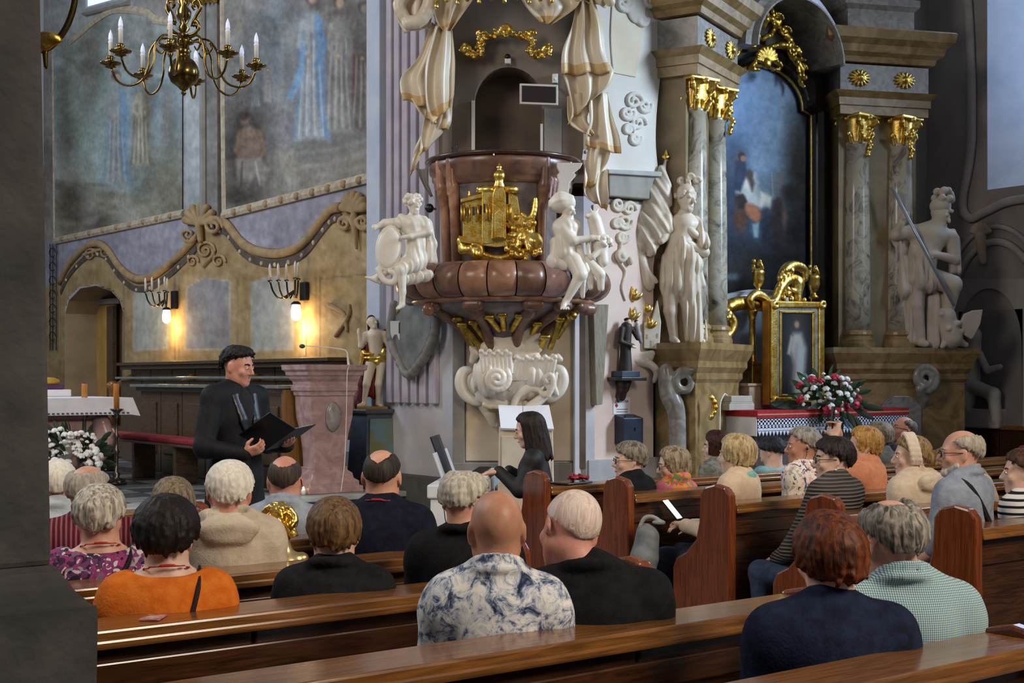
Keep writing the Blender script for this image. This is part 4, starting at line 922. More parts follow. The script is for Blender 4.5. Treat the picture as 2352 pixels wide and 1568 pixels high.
            for sx in (-1, 1): eb = hl(MB().sph((0.087*sx, -0.008, -0.006), (0.007, 0.009, 0.01), 8, 6).build('earphone', blackp, t, smooth=True)); sub(MB().tube([(0.09*sx, -0.008, -0.012), (0.085*sx, 0.0, -0.06), (0.07*sx, 0.01, -0.13)], 0.0018, 5).build('cord', blackp, t), eb)
        elif e == 'earring':
            for sx in (-1, 1): hl(MB().sph((0.082*sx, -0.004, -0.045), 0.005, 8, 6).build('earring', M('pearl', '#efece6', None, 0.2), t, smooth=True))
        elif e == 'headband':
            s = SD(0.007); pts = [HC+(HR+0.020)*np.array([math.sin(a), 0.18*math.cos(a)+0.05, math.cos(a)]) for a in np.linspace(-2.2, 2.2, 17)]
            for a, b in zip(pts[:-1], pts[1:]): s.rc(a, b, 0.010, None, 0.004); s.rc(a+np.array([0, .022, .0]), b+np.array([0, .022, .0]), 0.010, None, 0.012); s.rc(a+np.array([0, -.022, 0]), b+np.array([0, -.022, 0]), 0.010, None, 0.012)
            hl(s.build('headband', cloth('#d8c5b0', '#e4d4c2'), t))
        elif e == 'bun':
            s = SD(0.007); r = random.Random(3); s.el((0, -0.115, 0.0), (0.045, 0.04, 0.045), None, 0.01)
            for i in range(16):
                a = r.uniform(0, 6.28); q = np.array([0.035*math.cos(a), -0.13-r.uniform(0, .03), 0.035*math.sin(a)]); s.rc(q, q+np.array([r.uniform(-.03, .03), -r.uniform(.0, .03), r.uniform(-.04, .04)]), 0.012, 0.005, 0.004)
            hl(s.build('hair_bun', hairmat(*hc), t))
    t['_h'] = [float(v) for v in hcn]
    return t
WHT = ('#cfc8bb', '#e8e3d8'); GRY = ('#6f6a62', '#a8a196'); BRN = ('#3c2616', '#6b4526'); DRK = ('#0f0c0c', '#221a17')
people = {}
# near block, row Z and A
people['red'] = person('woman with thick auburn hair in navy top beside man in checked shirt', 1905, 2.30, 1172, fem=True, yaw=-0.62, hyaw=0.25, roll=-0.12, style='layer', hc=('#2e1409', '#6e3413'), tone='pale', top_m=cloth('#161a2c', '#1f2740'), vox=0.0105, hseed=3, w_=1.25, wr=0.006, hkw=dict(thick=0.010, n=60, drop=0.03, ends=[52, 80, 104, 116, 118]), slope=0.02)
people['check'] = person('grey-haired man in blue-green checked shirt leaning to the auburn-haired woman', 2042, 2.34, 1146, yaw=-0.55, hyaw=0.35, roll=-0.10, style='fringe_hi', hc=('#3d3a36', '#9a9186'), tone='pink', top_m=fabric_tex('check'), vox=0.0105, collar='shirt', hseed=4, w_=1.08, wr=0.006, sleeve='short', hkw=dict(thick=0.014, n=54), shift=-0.04)
people['floral'] = person('bald man in white shirt with dark blue floral print', 1140, 3.06, 1115, yaw=-0.62, hyaw=0.1, style=None, hc=('#a87a60', '#b98c72'), tone='tan', top_m=fabric_tex('floral_blue'), vox=0.0105, collar='shirt', hseed=5, w_=0.98, wr=0.007, sleeve='short', hkw=dict(starts=[90, 85, 66, 64, 66], ends=[60, 60, 86, 118, 130], thick=0.006), slope=0.02)
people['polo'] = person('man with shaved white hair in black polo shirt bowing his head', 1308, 3.04, 1128, yaw=-0.55, hyaw=0.30, roll=0.30, pitch=-0.22, style='crop', hc=('#c9ab9a', '#dccfc5'), tone='red', top_m=cloth('#141416', '#1d1d21'), vox=0.0105, collar='polo', hseed=6, w_=1.15, wr=0.004, sleeve='short', shift=-0.07, lean=0.04, hkw=dict(thick=0.007, ends=[50, 66, 94, 122, 136]))
# row B
people['orange'] = person('woman with thick black hair in orange top with black strap', 382, 3.92, 1140, fem=True, yaw=-0.35, hyaw=-0.15, style='full', hc=DRK, tone='pale', top_m=cloth('#cf661c', '#dd7a2c'), collar='wide', extra=('lanyard', ('strap', (0.10, -0.02))), hseed=7, w_=1.1, hkw=dict(thick=0.020, n=60, ends=[52, 74, 100, 122, 130], messy=0.008), vox=0.011, wr=0.005)
people['brown'] = person('woman with smooth brown hair in black jacket beside the golden bust', 768, 3.93, 1143, fem=True, yaw=-0.6, hyaw=0.1, style='layer', hc=('#3f2b1a', '#7a5c3a'), tone='pale', top_m=cloth('#171719', '#222225'), collar='polo', hseed=8, w_=1.05, vox=0.011, hkw=dict(ends=[52, 76, 104, 120, 126], messy=0.005))
people['black'] = person('grey-haired balding man in black jacket beside the bald floral-shirt man', 1070, 3.95, 1080, yaw=-0.9, hyaw=-0.25, pitch=-0.1, style='fringe_hi', hc=('#8f887c', '#c4bdb0'), tone='pink', top_m=cloth('#121214', '#1a1a1d'), collar='polo', hseed=9, w_=1.08, vox=0.011, extra=('earbud',))
# row C
people['purple'] = person('woman with short silver hair in purple patterned top', 230, 4.72, 1112, fem=True, yaw=-0.3, hyaw=-0.25, style='full', hc=('#6d665c', '#d4cbbd'), tone='pink', top_m=fabric_tex('purple'), collar='wide', extra=('lanyard', ('strap', (0.10, -0.16))), hseed=10, w_=1.12, vox=0.0125, hkw=dict(thick=0.014, n=54))
people['cream'] = person('white-haired man in cream hooded jumper', 528, 4.74, 1056, yaw=-0.5, hyaw=0.0, style='full', hc=WHT, tone='red', top_m=cloth('#b9aa96', '#c8bba9'), collar='hood', hseed=11, w_=1.0, vox=0.0125, hkw=dict(thick=0.013, n=60, lock=0.009), wr=0.006, slope=-0.01)
people['navy'] = person('man with dark hair and bald crown in navy jumper and red lanyard', 878, 4.74, 1032, yaw=-0.75, hyaw=0.0, style='fringe_hi', hc=('#1c1714', '#3a302a'), tone='pink', top_m=cloth('#12131f', '#191c30'), extra=('lanyard',), hseed=12, w_=1.12, vox=0.0125, hkw=dict(starts=[90, 62, 34, 46, 64], thick=0.006, n=0, shell=1.0))
# row D, E
people['maroon'] = person('balding man in maroon striped shirt beside the pillar', 205, 5.50, 1068, yaw=-0.35, hyaw=-0.5, style='fringe', hc=('#8c8378', '#b5ac9e'), tone='pink', top_m=fabric_tex('maroon'), collar='shirt', hseed=13, w_=1.15, vox=0.0135)
people['light'] = person('woman with straight light brown hair between black-haired and white-haired heads', 398, 5.52, 1096, fem=True, yaw=-0.4, style='bob_long', hc=('#4a3f30', '#8a7a60'), tone='pale', top_m=cloth('#3a3a40', '#4a4a50'), hseed=14, vox=0.0135)
people['greyshirt'] = person('balding man in pale grey shirt behind the golden bust', 655, 5.50, 1046, yaw=-0.6, style='fringe_cap', hc=('#2b2320', '#4a3d35'), tone='red', top_m=cloth('#8c95a3', '#9ba4b0'), collar='shirt', hseed=15, w_=0.95, vox=0.0135, hkw=dict(starts=[90, 66, 44, 52, 62], thick=0.005))
people['left'] = person('white-haired man in pale shirt half hidden by the dark pillar', 132, 6.28, 1055, yaw=-0.35, style='short', hc=WHT, tone='red', top_m=cloth('#a9b4c0', '#b7c0cb'), collar='shirt', hseed=16, w_=1.05, vox=0.0145)
# ---------------------------------------------------------------- people of the far block
lt = 0.75
people['w1'] = person('grey-haired woman with glasses in black at the front end of far block', 1446, 6.28, 1012, fem=True, yaw=0.15, hyaw=0.85, style='layer', hc=('#4d4238', '#8f8576'), tone='pale', top_m=cloth('#141416', '#1b1b1e'), extra=('glasses',), hseed=21, vox=0.0125, eyes=True, hkw=dict(thick=0.010))
people['w2'] = person('woman with straight sandy hair and bright red scarf', 1546, 6.28, 1023, fem=True, yaw=0.15, hyaw=0.75, pitch=-0.15, style='bob_long', hc=('#5d4c3a', '#a8977e'), tone='pale', top_m=fabric_tex('scarf'), collar='scarf', extra=('glasses',), hseed=22, vox=0.0125, eyes=True, hkw=dict(thick=0.008, drop=0.08))
people['w3'] = person('woman with long dark reddish hair in the front pew of far block', 1646, 7.02, 988, fem=True, yaw=0.1, hyaw=0.55, style='bob_long', hc=('#1d0d0a', '#451d12'), tone='pale', top_m=cloth('#5b5e5c', '#8a8a7c'), hseed=23, vox=0.0135, eyes=True)
people['w4'] = person('blonde woman with turquoise scarf and beige jumper', 1690, 5.50, 996, fem=True, yaw=0.35, hyaw=0.12, style='bob', hc=('#8c7550', '#c9b488'), tone='pale', top_m=cloth('#c9b096', '#d6c0a8'), hseed=24, vox=0.012, eyes=True, collar=None, arms=([(-0.19, 0.12, 0.70), (0.18, 0.12, 0.70)], [(-0.045, 0.33, 0.715), (0.05, 0.33, 0.705)]), pants=M('denim_dark', '#1b2232', '#2a3246', 0.85, scale=30), w_=1.08, hkw=dict(thick=0.014, drop=0.07))
people['w5'] = person('woman with short black hair in turquoise top looking down', 1773, 7.02, 1003, fem=True, yaw=-0.1, hyaw=0.3, pitch=-0.35, style='full', hc=('#0d0d12', '#2b2c38'), tone='pale', top_m=cloth('#7fb4b8', '#93c4c6'), collar='wide', hseed=25, vox=0.0135, eyes=True)
people['w6'] = person('woman with short grey hair in white floral blouse', 1843, 5.48, 978, fem=True, yaw=0.2, hyaw=0.75, style='full', hc=('#6b665f', '#a7a29a'), tone='tan', top_m=fabric_tex('floral_pink'), collar='round', extra=('earbud',), hseed=26, vox=0.012, eyes=True, w_=1.05, hkw=dict(thick=0.010))
arm7 = ([(-0.23, 0.12, 0.68), None], [(-0.09, 0.33, 0.60), None])
people['w7'] = person('woman with black hair and glasses in grey ribbed jumper at the aisle', 1912, 4.70, 1002, fem=True, yaw=0.05, hyaw=0.80, style='full', hc=('#120d0b', '#2e221c'), tone='pale', top_m=fabric_tex('rib'), extra=('glasses', 'earring'), hseed=27, vox=0.0115, eyes=True, w_=1.05, arms=arm7, wr=0.003, hkw=dict(thick=0.014, ends=[56, 72, 96, 118, 130]), pants=M('denim', '#2b3a52', '#3b4c68', 0.85, scale=30))
arm8 = ([(-0.20, 0.16, 0.97), (0.17, 0.17, 0.97)], [(-0.055, 0.20, 1.22), (0.035, 0.21, 1.215)])
people['w8'] = person('blonde woman in peach top holding up a phone', 1984, 5.50, 978, fem=True, yaw=0.25, hyaw=0.5, style='bob', hc=('#8a6230', '#c99a55'), tone='pale', top_m=cloth('#cf8560', '#dd9774'), hseed=28, vox=0.011, eyes=True, arms=arm8, sleeve='short', hkw=dict(thick=0.012, drop=0.06))
people['m9'] = person('balding man with ear piece in the front pew of far block', 2073, 7.04, 956, yaw=0.15, hyaw=0.95, pitch=0.25, style='fringe', hc=('#3c332c', '#6f645a'), tone='red', top_m=cloth('#4a4a50', '#5a5a60'), extra=('glasses', 'earbud'), hseed=29, vox=0.0135, eyes=True)
people['w9'] = person('woman with ash blonde hair beside the balding man with ear piece', 2018, 7.06, 968, fem=True, yaw=0.1, hyaw=0.4, style='bob', hc=('#5c5142', '#948672'), tone='pale', top_m=cloth('#55524e', '#66625c'), hseed=30, vox=0.0135, eyes=True)
people['w10'] = person('woman with cream headband and loose hair bun in cream hooded top', 2092, 4.72, 998, fem=True, yaw=0.1, hyaw=0.75, style='full', hc=('#6b5030', '#a88a5c'), tone='pale', top_m=cloth('#cbb79f', '#d9c8b2'), collar='hood', extra=('headband', 'bun'), hseed=31, vox=0.0115, eyes=True, w_=1.1, hkw=dict(thick=0.008))
people['m11'] = person('elderly man with grey beard and glasses in grey-blue shirt with strap', 2205, 3.95, 988, yaw=0.1, hyaw=0.62, style='fringe', hc=('#857a6c', '#b3a999'), tone='pink', top_m=cloth('#7f8796', '#9098a6'), collar='shirt', extra=('glasses', ('strap', (-0.10, 0.12))), hseed=32, vox=0.0105, eyes=True, w_=1.1, sleeve='short', beard=('#a39a8f', '#c9c2b8'), wr=0.006)
people['w12'] = person('brown-haired woman in black and white striped top at the frame edge', 2348, 3.95, 1030, fem=True, yaw=0.1, hyaw=0.6, style='full', hc=('#2c1a10', '#583822'), tone='pale', top_m=fabric_tex('bw'), collar='round', hseed=33, vox=0.0115, eyes=True)
# blonde woman's scarf
def extra_part(t, s, name, mat): return s.build(name, mat, t)
h = people['w4']['_h']; s = SD(0.009); collar_ring(s, np.array([0, 0.0, h[2]-0.125]), 0.075, 0.072, 0.030, -0.03, 0.01, 0.012); extra_part(people['w4'], s, 'scarf', cloth('#6fa8a2', '#86bbb4'))
s = SD(0.008); collar_ring(s, np.array([0, 0.0, h[2]-0.10]), 0.085, 0.082, 0.007, -0.05, 0.005, 0.004); extra_part(people['w4'], s, 'lanyard', M('red_lanyard2', '#a8242c', None, 0.5))
def phone(name, label, loc, rz, tilt, lit):
    t = thing(name, label, 'phone', loc, rz)
    a = MB().box((-0.037, -0.004, -0.075), (0.037, 0.004, 0.075)).build('case', blackp, t, bevel=0.003)
    b = MB().box((-0.034, -0.006, -0.071), (0.034, -0.0042, 0.071)).build('screen', M('phone_screen', '#dfe6f0', None, 0.3, emit=('#eaf2ff', lit)) if lit else M('phone_off', '#101014', None, 0.15), t)
    t.rotation_euler = (tilt, 0, rz); return t
def world_of(t, p):
    c, s_ = math.cos(t.rotation_euler[2]), math.sin(t.rotation_euler[2]); return (t.location[0]+c*p[0]-s_*p[1], t.location[1]+s_*p[0]+c*p[1], p[2])
phone('smartphone', 'dark phone held up by the blonde woman in peach', world_of(people['w8'], (-0.01, 0.235, 1.345)), 0.9, 0.1, 0)
phone('smartphone', 'lit white phone in the hands of the blonde woman in beige', world_of(people['w4'], (0.0, 0.44, 0.80)), 0.35, -0.75, 3.0)
# ---------------------------------------------------------------- singer (standing)
def standing_singer():
    x, y, Z = at_y(540, 7.66); sc = 1.0
    yaw = -2.80; t = thing('person', 'dark-haired man standing and singing in black coat with open black folder', 'person', (x, y, 0), yaw)
    top = CAMZ-(797-HOR)/F*Z; hz_ = top-0.125; sz = top-0.315
    hc_ = np.array([0, 0.03, hz_]); Rh = rotm(-0.15, 0.0, 0.22); vox = 0.0085
    sh = [np.array([s*0.185, 0.0, sz]) for s in (-1, 1)]
    el = [np.array([-0.27, 0.02, sz-0.30]), np.array([0.29, 0.03, sz-0.30])]
    wr_ = [np.array([-0.17, 0.27, sz-0.295]), np.array([0.20, 0.28, sz-0.33])]
    s = SD(vox)
    def torso(s, g, k, d=None):
        s.el((0, 0, 0.98), (0.165+g, 0.115+g, 0.14+g), None, k, disp=d); s.el((0, 0.0, 1.15), (0.155+g, 0.11+g, 0.18+g), None, k, disp=d); s.el((0, 0, sz-0.13), (0.175+g, 0.115+g, 0.19+g), None, k, disp=d); s.el((0, -0.02, sz-0.03), (0.16+g, 0.085+g, 0.10+g), None, k, disp=d)
        for i, q in enumerate((-1, 1)):
            s.rc((0.02*q, 0, sz+0.055), sh[i], 0.05+g, 0.062+g, k, disp=d); s.rc(sh[i], el[i], 0.058+g, 0.046+g, 0.03, disp=d); s.rc(el[i], wr_[i], 0.046+g, 0.033+g*0.9, 0.03, disp=d)
    torso(s, -0.006, 0.05); s.rc((0, 0, sz+0.03), hc_+Rh @ np.array([0, -0.02, -0.05]), 0.062, 0.056, 0.025); head_sd(s, hc_, Rh, mouth=True)
    hand_sd(s, wr_[0], (0.55, 0.75, 0.2), (0.35, 0.1, 0.9), (0.4, 0.5, 0.6), 0.18); hand_sd(s, wr_[1], (-0.35, 0.85, 0.25), (-0.6, 0.0, 0.7), (-0.3, 0.3, 0.9), 0.55)
    for q in (-1, 1): s.rc((0.09*q, 0, 0.92), (0.10*q, 0.01, 0.5), 0.075, 0.055, 0.03).rc((0.10*q, 0.01, 0.5), (0.10*q, -0.01, 0.09), 0.05, 0.038, 0.03)
    s.build('body', skin('red'), t)
    blk = M('black_wool', '#0d0d11', '#16161c', 0.7, scale=30, bump=0.1, bscale=120, spec=0.25)
    s = SD(0.011); torso(s, 0.016, 0.05, wrinkle(0.005, 41))
    s.rc((-0.05, 0, 1.05), (-0.09, 0.0, 0.60), 0.15, 0.16, 0.05, sq=(0, 1, 0, 1.35), disp=wrinkle(0.005, 42)).rc((0.05, 0, 1.05), (0.09, 0.0, 0.60), 0.15, 0.16, 0.05, sq=(0, 1, 0, 1.35))
    s.el((0, 0.13, 0.55), (0.012, 0.16, 0.42), None, 0.01, '-'); s.el((0.0, 0.12, sz-0.06), (0.045, 0.06, 0.20), None, 0.012, '-')
    s.build('coat', blk, t)
    s = SD(0.009)
    for q in (-1, 1): s.tube([(0.05*q, 0.03, sz+0.085), (0.075*q, 0.085, sz-0.0), (0.055*q, 0.135, sz-0.14), (0.02*q, 0.142, sz-0.25)], [0.02, 0.036, 0.034, 0.014], 0.01, sq=(0, 1, 0, 3.0))
    s.build('lapels', M('blue_black_satin', '#0d1117', '#151d27', 0.4, scale=8), t)
    s = SD(0.010); s.el((0, 0.02, sz-0.1), (0.10, 0.115, 0.18), None, 0.02); s.rc((0, 0.0, sz+0.03), (0, 0.012, sz+0.105), 0.072, 0.066, 0.02); s.build('roll_neck', M('black_knit', '#101013', '#18181c', 0.9, scale=60, bump=0.2), t)
    s = SD(0.016)
    for q in (-1, 1): s.rc((0.09*q, 0, 0.90), (0.10*q, 0.01, 0.5), 0.09, 0.075, 0.03).rc((0.10*q, 0.01, 0.5), (0.10*q, -0.01, 0.06), 0.075, 0.07, 0.03)
    s.build('trousers', blk, t)
    for q in (-1, 1): s = SD(0.014); s.rc((0.10*q, -0.03, 0.045), (0.12*q, 0.17, 0.038), 0.045, 0.038, 0.02); s.build('shoe', blackp, t)
    ho = hair_sd(0.0062, [50, 60, 76, 106, 118], 0.018, n=56, lock=0.011, seed=44, messy=0.013).build('hair', hairmat('#0c0a0a', '#1f1915'), t)
    HM = Matrix.Translation(Vector(hc_)) @ Matrix(Rh.tolist()).to_4x4(); ho.matrix_basis = HM
    def hl(o): o.matrix_basis = HM; return o
    for q in (-1, 1):
        hl(MB().sph((0.031*q, 0.0835, 0.004), (0.011, 0.008, 0.006), 8, 6).build('eye', eye_w, t, smooth=True)); hl(MB().sph((0.031*q, 0.089, 0.003), (0.005, 0.004, 0.005), 8, 6).build('iris', eye_d, t, smooth=True)); hl(MB().tube([(0.016*q, 0.088, 0.024), (0.034*q, 0.087, 0.030), (0.05*q, 0.074, 0.025)], 0.005, 6).build('eyebrow', hairmat('#0c0a0a', '#1f1915'), t, smooth=True))
    hl(MB().tube([(0.017*math.cos(a), 0.084-0.006*abs(math.cos(a)), -0.066+0.012*math.sin(a)) for a in np.linspace(0, 2*math.pi, 17)], 0.0042, 6).build('lips', lipm, t, smooth=True)); hl(MB().sph((0, 0.074, -0.066), (0.014, 0.006, 0.009), 8, 6).build('mouth', mouth_d, t, smooth=True))
    # the open folder rests on his hands
    hp = np.array(world_of(t, (0.02, 0.40, sz-0.255)))
    f = thing('music_folder', 'open black music folder held by the singer', 'folder', hp, yaw)
    for q, a in ((-1, 0.12), (1, 0.62)):
        Mx = Matrix.Rotation(0.5, 4, 'X') @ Matrix.Rotation(-q*a if q < 0 else -a, 4, 'Y')
        def bxp(lo, hi, nm, mt): return MB().box(lo, hi, Mx).build(nm, mt, f, bevel=0.002)
        bxp((min(0, q*0.20), -0.145, 0), (max(0, q*0.20), 0.145, 0.006), 'cover', M('folder_black', '#0c0c0e', None, 0.4)); bxp((min(0, q*0.185), -0.135, 0.006), (max(0, q*0.185), 0.135, 0.010), 'sheet', paper)
    return t
standing_singer()
# ---------------------------------------------------------------- pianist
def pianist():
    x, y, Z = at_y(1232, 7.25); yaw = 0.85
    t = thing('person', 'long dark haired woman in black playing the keyboard', 'person', (x+0.0, y, 0), yaw)
    top = CAMZ-(947-HOR)/F*Z; hc_ = np.array([0, 0.05, top-0.125]); sz = top-0.325; Rh = rotm(-0.22, 0, 0.05); vox = 0.009
    sh = [np.array([s*0.155, 0.02, sz]) for s in (-1, 1)]; el = [np.array([-0.20, 0.10, sz-0.20]), np.array([0.21, -0.02, sz-0.22])]; wr_ = [np.array([-0.12, 0.25, 0.965]), np.array([0.14, 0.20, 0.955])]
    def torso(s, g, k, d=None):
        s.el((0, -0.04, 0.60), (0.16+g, 0.125+g, 0.12+g), None, k, disp=d); s.el((0, -0.02, 0.78), (0.125+g, 0.095+g, 0.17+g), None, k, disp=d); s.el((0, 0.015, sz-0.12), (0.145+g, 0.105+g, 0.17+g), None, k, disp=d)
        for i, q in enumerate((-1, 1)):
            s.rc((0.02*q, 0.01, sz+0.05), sh[i], 0.042+g, 0.05+g, k, disp=d); s.rc(sh[i], el[i], 0.046+g, 0.038+g, 0.025, disp=d); s.rc(el[i], wr_[i], 0.038+g, 0.027+g*0.8, 0.025, disp=d)
    s = SD(vox); torso(s, -0.005, 0.045); s.rc((0, 0.0, sz+0.03), hc_+Rh @ np.array([0, -0.02, -0.05]), 0.05, 0.046, 0.02); head_sd(s, hc_, Rh, fem=True)
    for i in (0, 1): hand_sd(s, wr_[i], (0.0, 1, -0.12), (0, -0.1, -1), (1 if i == 0 else -1, 0, 0), 0.28)
    s.build('body', skin('pale'), t)
    blk = M('black_blouse', '#0b0b0e', '#141418', 0.65, scale=30, bump=0.1, bscale=100)
    s = SD(0.010); torso(s, 0.012, 0.05, wrinkle(0.004, 51)); s.build('blouse', blk, t)
    s = SD(0.014)
    for q in (-1, 1): s.rc((0.085*q, -0.02, 0.58), (0.11*q, 0.40, 0.56), 0.085, 0.062, 0.03).rc((0.11*q, 0.40, 0.56), (0.11*q, 0.36, 0.08), 0.062, 0.045, 0.03)
    s.build('trousers', blk, t)
    for q in (-1, 1): s = SD(0.014); s.rc((0.11*q, 0.33, 0.04), (0.12*q, 0.50, 0.035), 0.04, 0.033, 0.02); s.build('shoe', blackp, t)
    kw = dict(STYLE['long']); kw.update(thick=0.010, drop=0.24, dropin=1.0, messy=0.004, ends=[40, 62, 92, 98, 98]); HM = Matrix.Translation(Vector(hc_)) @ Matrix(Rh.tolist()).to_4x4()
    o = hair_sd(0.0068, seed=52, **kw).build('hair', hairmat('#0f0b0a', '#2c211d'), t); o.matrix_basis = HM
    def hl(o): o.matrix_basis = HM; return o
    for q in (-1, 1): hl(MB().sph((0.031*q, 0.0835, 0.003), (0.011, 0.008, 0.005), 8, 6).build('eye', eye_d, t, smooth=True)); hl(MB().tube([(0.016*q, 0.088, 0.022), (0.034*q, 0.087, 0.028), (0.048*q, 0.075, 0.024)], 0.0035, 6).build('eyebrow', hairmat('#0f0b0a', '#2c211d'), t, smooth=True))
    hl(MB().tube([(-0.018, 0.080, -0.0645), (0, 0.090, -0.063), (0.018, 0.080, -0.0645)], [0.003, 0.006, 0.003], 6).build('lips', lipm, t, smooth=True))
    # stool
    st = thing('piano_stool', 'black stool under the keyboard player', 'stool', (x, y, 0), yaw)
    MB().box((-0.19, -0.20, 0.44), (0.19, 0.13, 0.50)).build('seat_cushion', blackp, st, bevel=0.02)
    for a in (-0.16, 0.14):
        for b in (-0.17, 0.10): MB().lathe([(0.015, 0), (0.015, 0.44)], (a, b, 0), 8).build('leg', iron, st)
    # keyboard on stand, in front of her
    wpos = np.array(world_of(t, (0.0, 0.47, 0)))
    k = thing('digital_piano', 'white digital piano with music desk beside the pulpit', 'piano', wpos, yaw)
    wm = M('white_lacquer', '#c9cdd4', '#d6d9de', 0.35, scale=6); kz = 0.915
    MB().box((-0.68, -0.16, kz-0.09), (0.68, 0.20, kz)).build('case', wm, k, bevel=0.012); MB().box((-0.62, -0.155, kz), (0.62, 0.0, kz+0.012)).build('key_bed', wm, k)
    wk = mesh_np('white_key', MB().box((0, 0, 0), (0.0222, 0.14, 0.012)).v, MB().box((0, 0, 0), (1, 1, 1)).f, False); wk.materials.append(candle_w); bk = mesh_np('black_key', MB().box((0, 0, 0), (0.011, 0.09, 0.012)).v, MB().box((0, 0, 0), (1, 1, 1)).f, False); bk.materials.append(blackp)
    for i in range(52):
        o = link('white_key', wk, k); o.location = (-0.61+i*0.0235, -0.15, kz+0.012)
        if i % 7 in (0, 1, 3, 4, 5) and i < 51: o = link('black_key', bk, k); o.location = (-0.593+i*0.0235, -0.10, kz+0.024)
    for q in (-0.66, 0.62): MB().box((q, -0.12, 0.0), (q+0.04, 0.18, kz-0.09)).build('side_panel', wm, k, bevel=0.006)
    MB().box((-0.62, 0.14, 0.25), (0.62, 0.165, kz-0.12)).build('back_panel', wm, k, bevel=0.006)
    Mt = Matrix.Translation((0, 0.13, kz)) @ Matrix.Rotation(-0.35, 4, 'X')
    MB().box((-0.34, 0, 0), (0.34, 0.015, 0.20), Mt).build('music_desk', M('desk_clear', '#b9bcc0', '#c4c7ca', 0.4, scale=3), k, bevel=0.004)
    for q in (-1, 1): MB().box((min(0, q*0.22), -0.012, 0.012), (max(0, q*0.22), -0.003, 0.31), Mt @ Matrix.Rotation(0.06*q, 4, 'Z')).build('score', M('black_score', '#121215', None, 0.5), k)
pianist()
# ---------------------------------------------------------------- the pulpit
ZP = 12.35                                   # depth of the basket's front
pul = thing('pulpit', 'brown marble pulpit with gilded ornament on the chancel pier', 'pulpit', P(1170, 1050, Zc)*np.array([1, 1, 0])+np.array([0, 0, 2.0]))
CPX = 1156.0
cax = P(CPX, 870, 13.0)                      # axis of the basket, in front of the pier face
sP = F/12.6
def zpx(py, Z=12.6): return CAMZ+(HOR-py)/F*Z
def dirc(a): return -FW*math.cos(a)+RT*math.sin(a)        # a = 0 looks at the camera
def pol(a, r, z): return np.array([cax[0], cax[1], 0])+dirc(a)*r+np.array([0, 0, z])
AN = np.linspace(-1.75, 1.75, 41)
def rings(prof, name, mat, n=AN, bev=0, wob=None, parent=None):
    """revolved shell around the basket axis: prof = (radius, z) closed downwards"""
    mb = MB(); rr = []
    for r, z in prof: rr.append([pol(a, r*(1+(wob(a, z) if wob else 0)), z) for a in n])
    V = [p for q in rr for p in q]; m = len(n); Fc = []
    for j in range(len(prof)-1):
        for i in range(m-1): Fc.append((j*m+i, j*m+i+1, (j+1)*m+i+1, (j+1)*m+i))
    mb.add(V, Fc); return rel(mb.build(name, mat, pul, smooth=True), pul)
Rb = 0.66
z0, z1 = zpx(612), zpx(362)
# front drum is flat-sided: three faces with scroll pilasters between
DR = [(-1.75, .60), (-1.15, .66), (-.72, .66), (.62, .66), (1.1, .66), (1.75, .60)]
def drum(r, a): return r
rings([(0.60, z0-0.02), (0.60, zpx(480)), (0.63, zpx(425)), (0.64, zpx(418))], 'basket_body', marble_dk)
rings([(0.64, zpx(425)), (0.68, zpx(418)), (0.68, zpx(408)), (0.70, zpx(405)), (0.70, zpx(395)), (0.725, zpx(388)), (0.735, zpx(372)), (0.72, zpx(366)), (0.60, zpx(364))], 'basket_cornice', marble_br)
rings([(0.70, zpx(367)), (0.755, zpx(366)), (0.77, zpx(361)), (0.76, zpx(357)), (0.55, zpx(356))], 'handrail', wood('rail_wood', '#35201a', '#4f3026', 0.3))
for a in (-1.05, 0.62, 1.12, -0.80):
    s = SD(0.012)
    mt = marble_or if a < 0 else marble_br
    s.rc(pol(a, 0.645, zpx(470)), pol(a, 0.615, zpx(600)), 0.045, 0.05, 0.02); s.rc(pol(a, 0.66, zpx(432)), pol(a, 0.645, zpx(475)), 0.06, 0.045, 0.02); s.rc(pol(a, 0.69, zpx(372)), pol(a, 0.68, zpx(430)), 0.05, 0.05, 0.02)
    s.tube([pol(a+0.05*math.cos(t)*(1-t/14), 0.70, zpx(443)+0.05*math.sin(t)*(1-t/14)) for t in np.linspace(0, 10, 26)], 0.014, 0.004)
    rel(s.build('scroll_pilaster', mt, pul), pul)
# gadroons under the flutes on the right corner
s = SD(0.012)
for i in range(5): s.rc(pol(0.72+0.07*i, 0.685, zpx(415)), pol(0.72+0.07*i, 0.66, zpx(455)), 0.025, 0.02, 0.006)
rel(s.build('fluted_bracket', marble_pk, pul), pul)
# fat gadrooned torus
mb_ = []
TA = np.linspace(-1.85, 1.85, 121); gad = lambda a, z: 0.0
for i in range(13):
    a0 = -1.75+i*3.5/13; a1 = a0+3.5/13-0.012; mtt = (marble_or if i in (3, 5, 6) else marble_pk if i in (8, 9) else marble_br)
    n = np.linspace(a0, a1, 9); prof = []
    for t in np.linspace(-1.45, 1.45, 13):
        prof.append((0.86+0.20*math.cos(t), zpx(648)+0.17*math.sin(t)))
    mb = MB(); V = []; m = len(n)
    for r, z in prof:
        for q, a in enumerate(n):
            e = 1-0.035*abs(2*q/(m-1)-1)**3; V.append(pol(a, r*e, z))
    Fc = [(j*m+k, j*m+k+1, (j+1)*m+k+1, (j+1)*m+k) for j in range(len(prof)-1) for k in range(m-1)]
    mb.add(V, Fc); rel(mb.build('gadroon', mtt, pul, smooth=True), pul)
rings([(0.62, zpx(610)), (0.98, zpx(630)), (1.0, zpx(655)), (0.80, zpx(684))], 'torus_core', marble_dk)
rings([(0.70, zpx(612)), (0.86, zpx(612)), (0.84, zpx(607)), (0.60, zpx(600))], 'upper_fillet', marble_br)
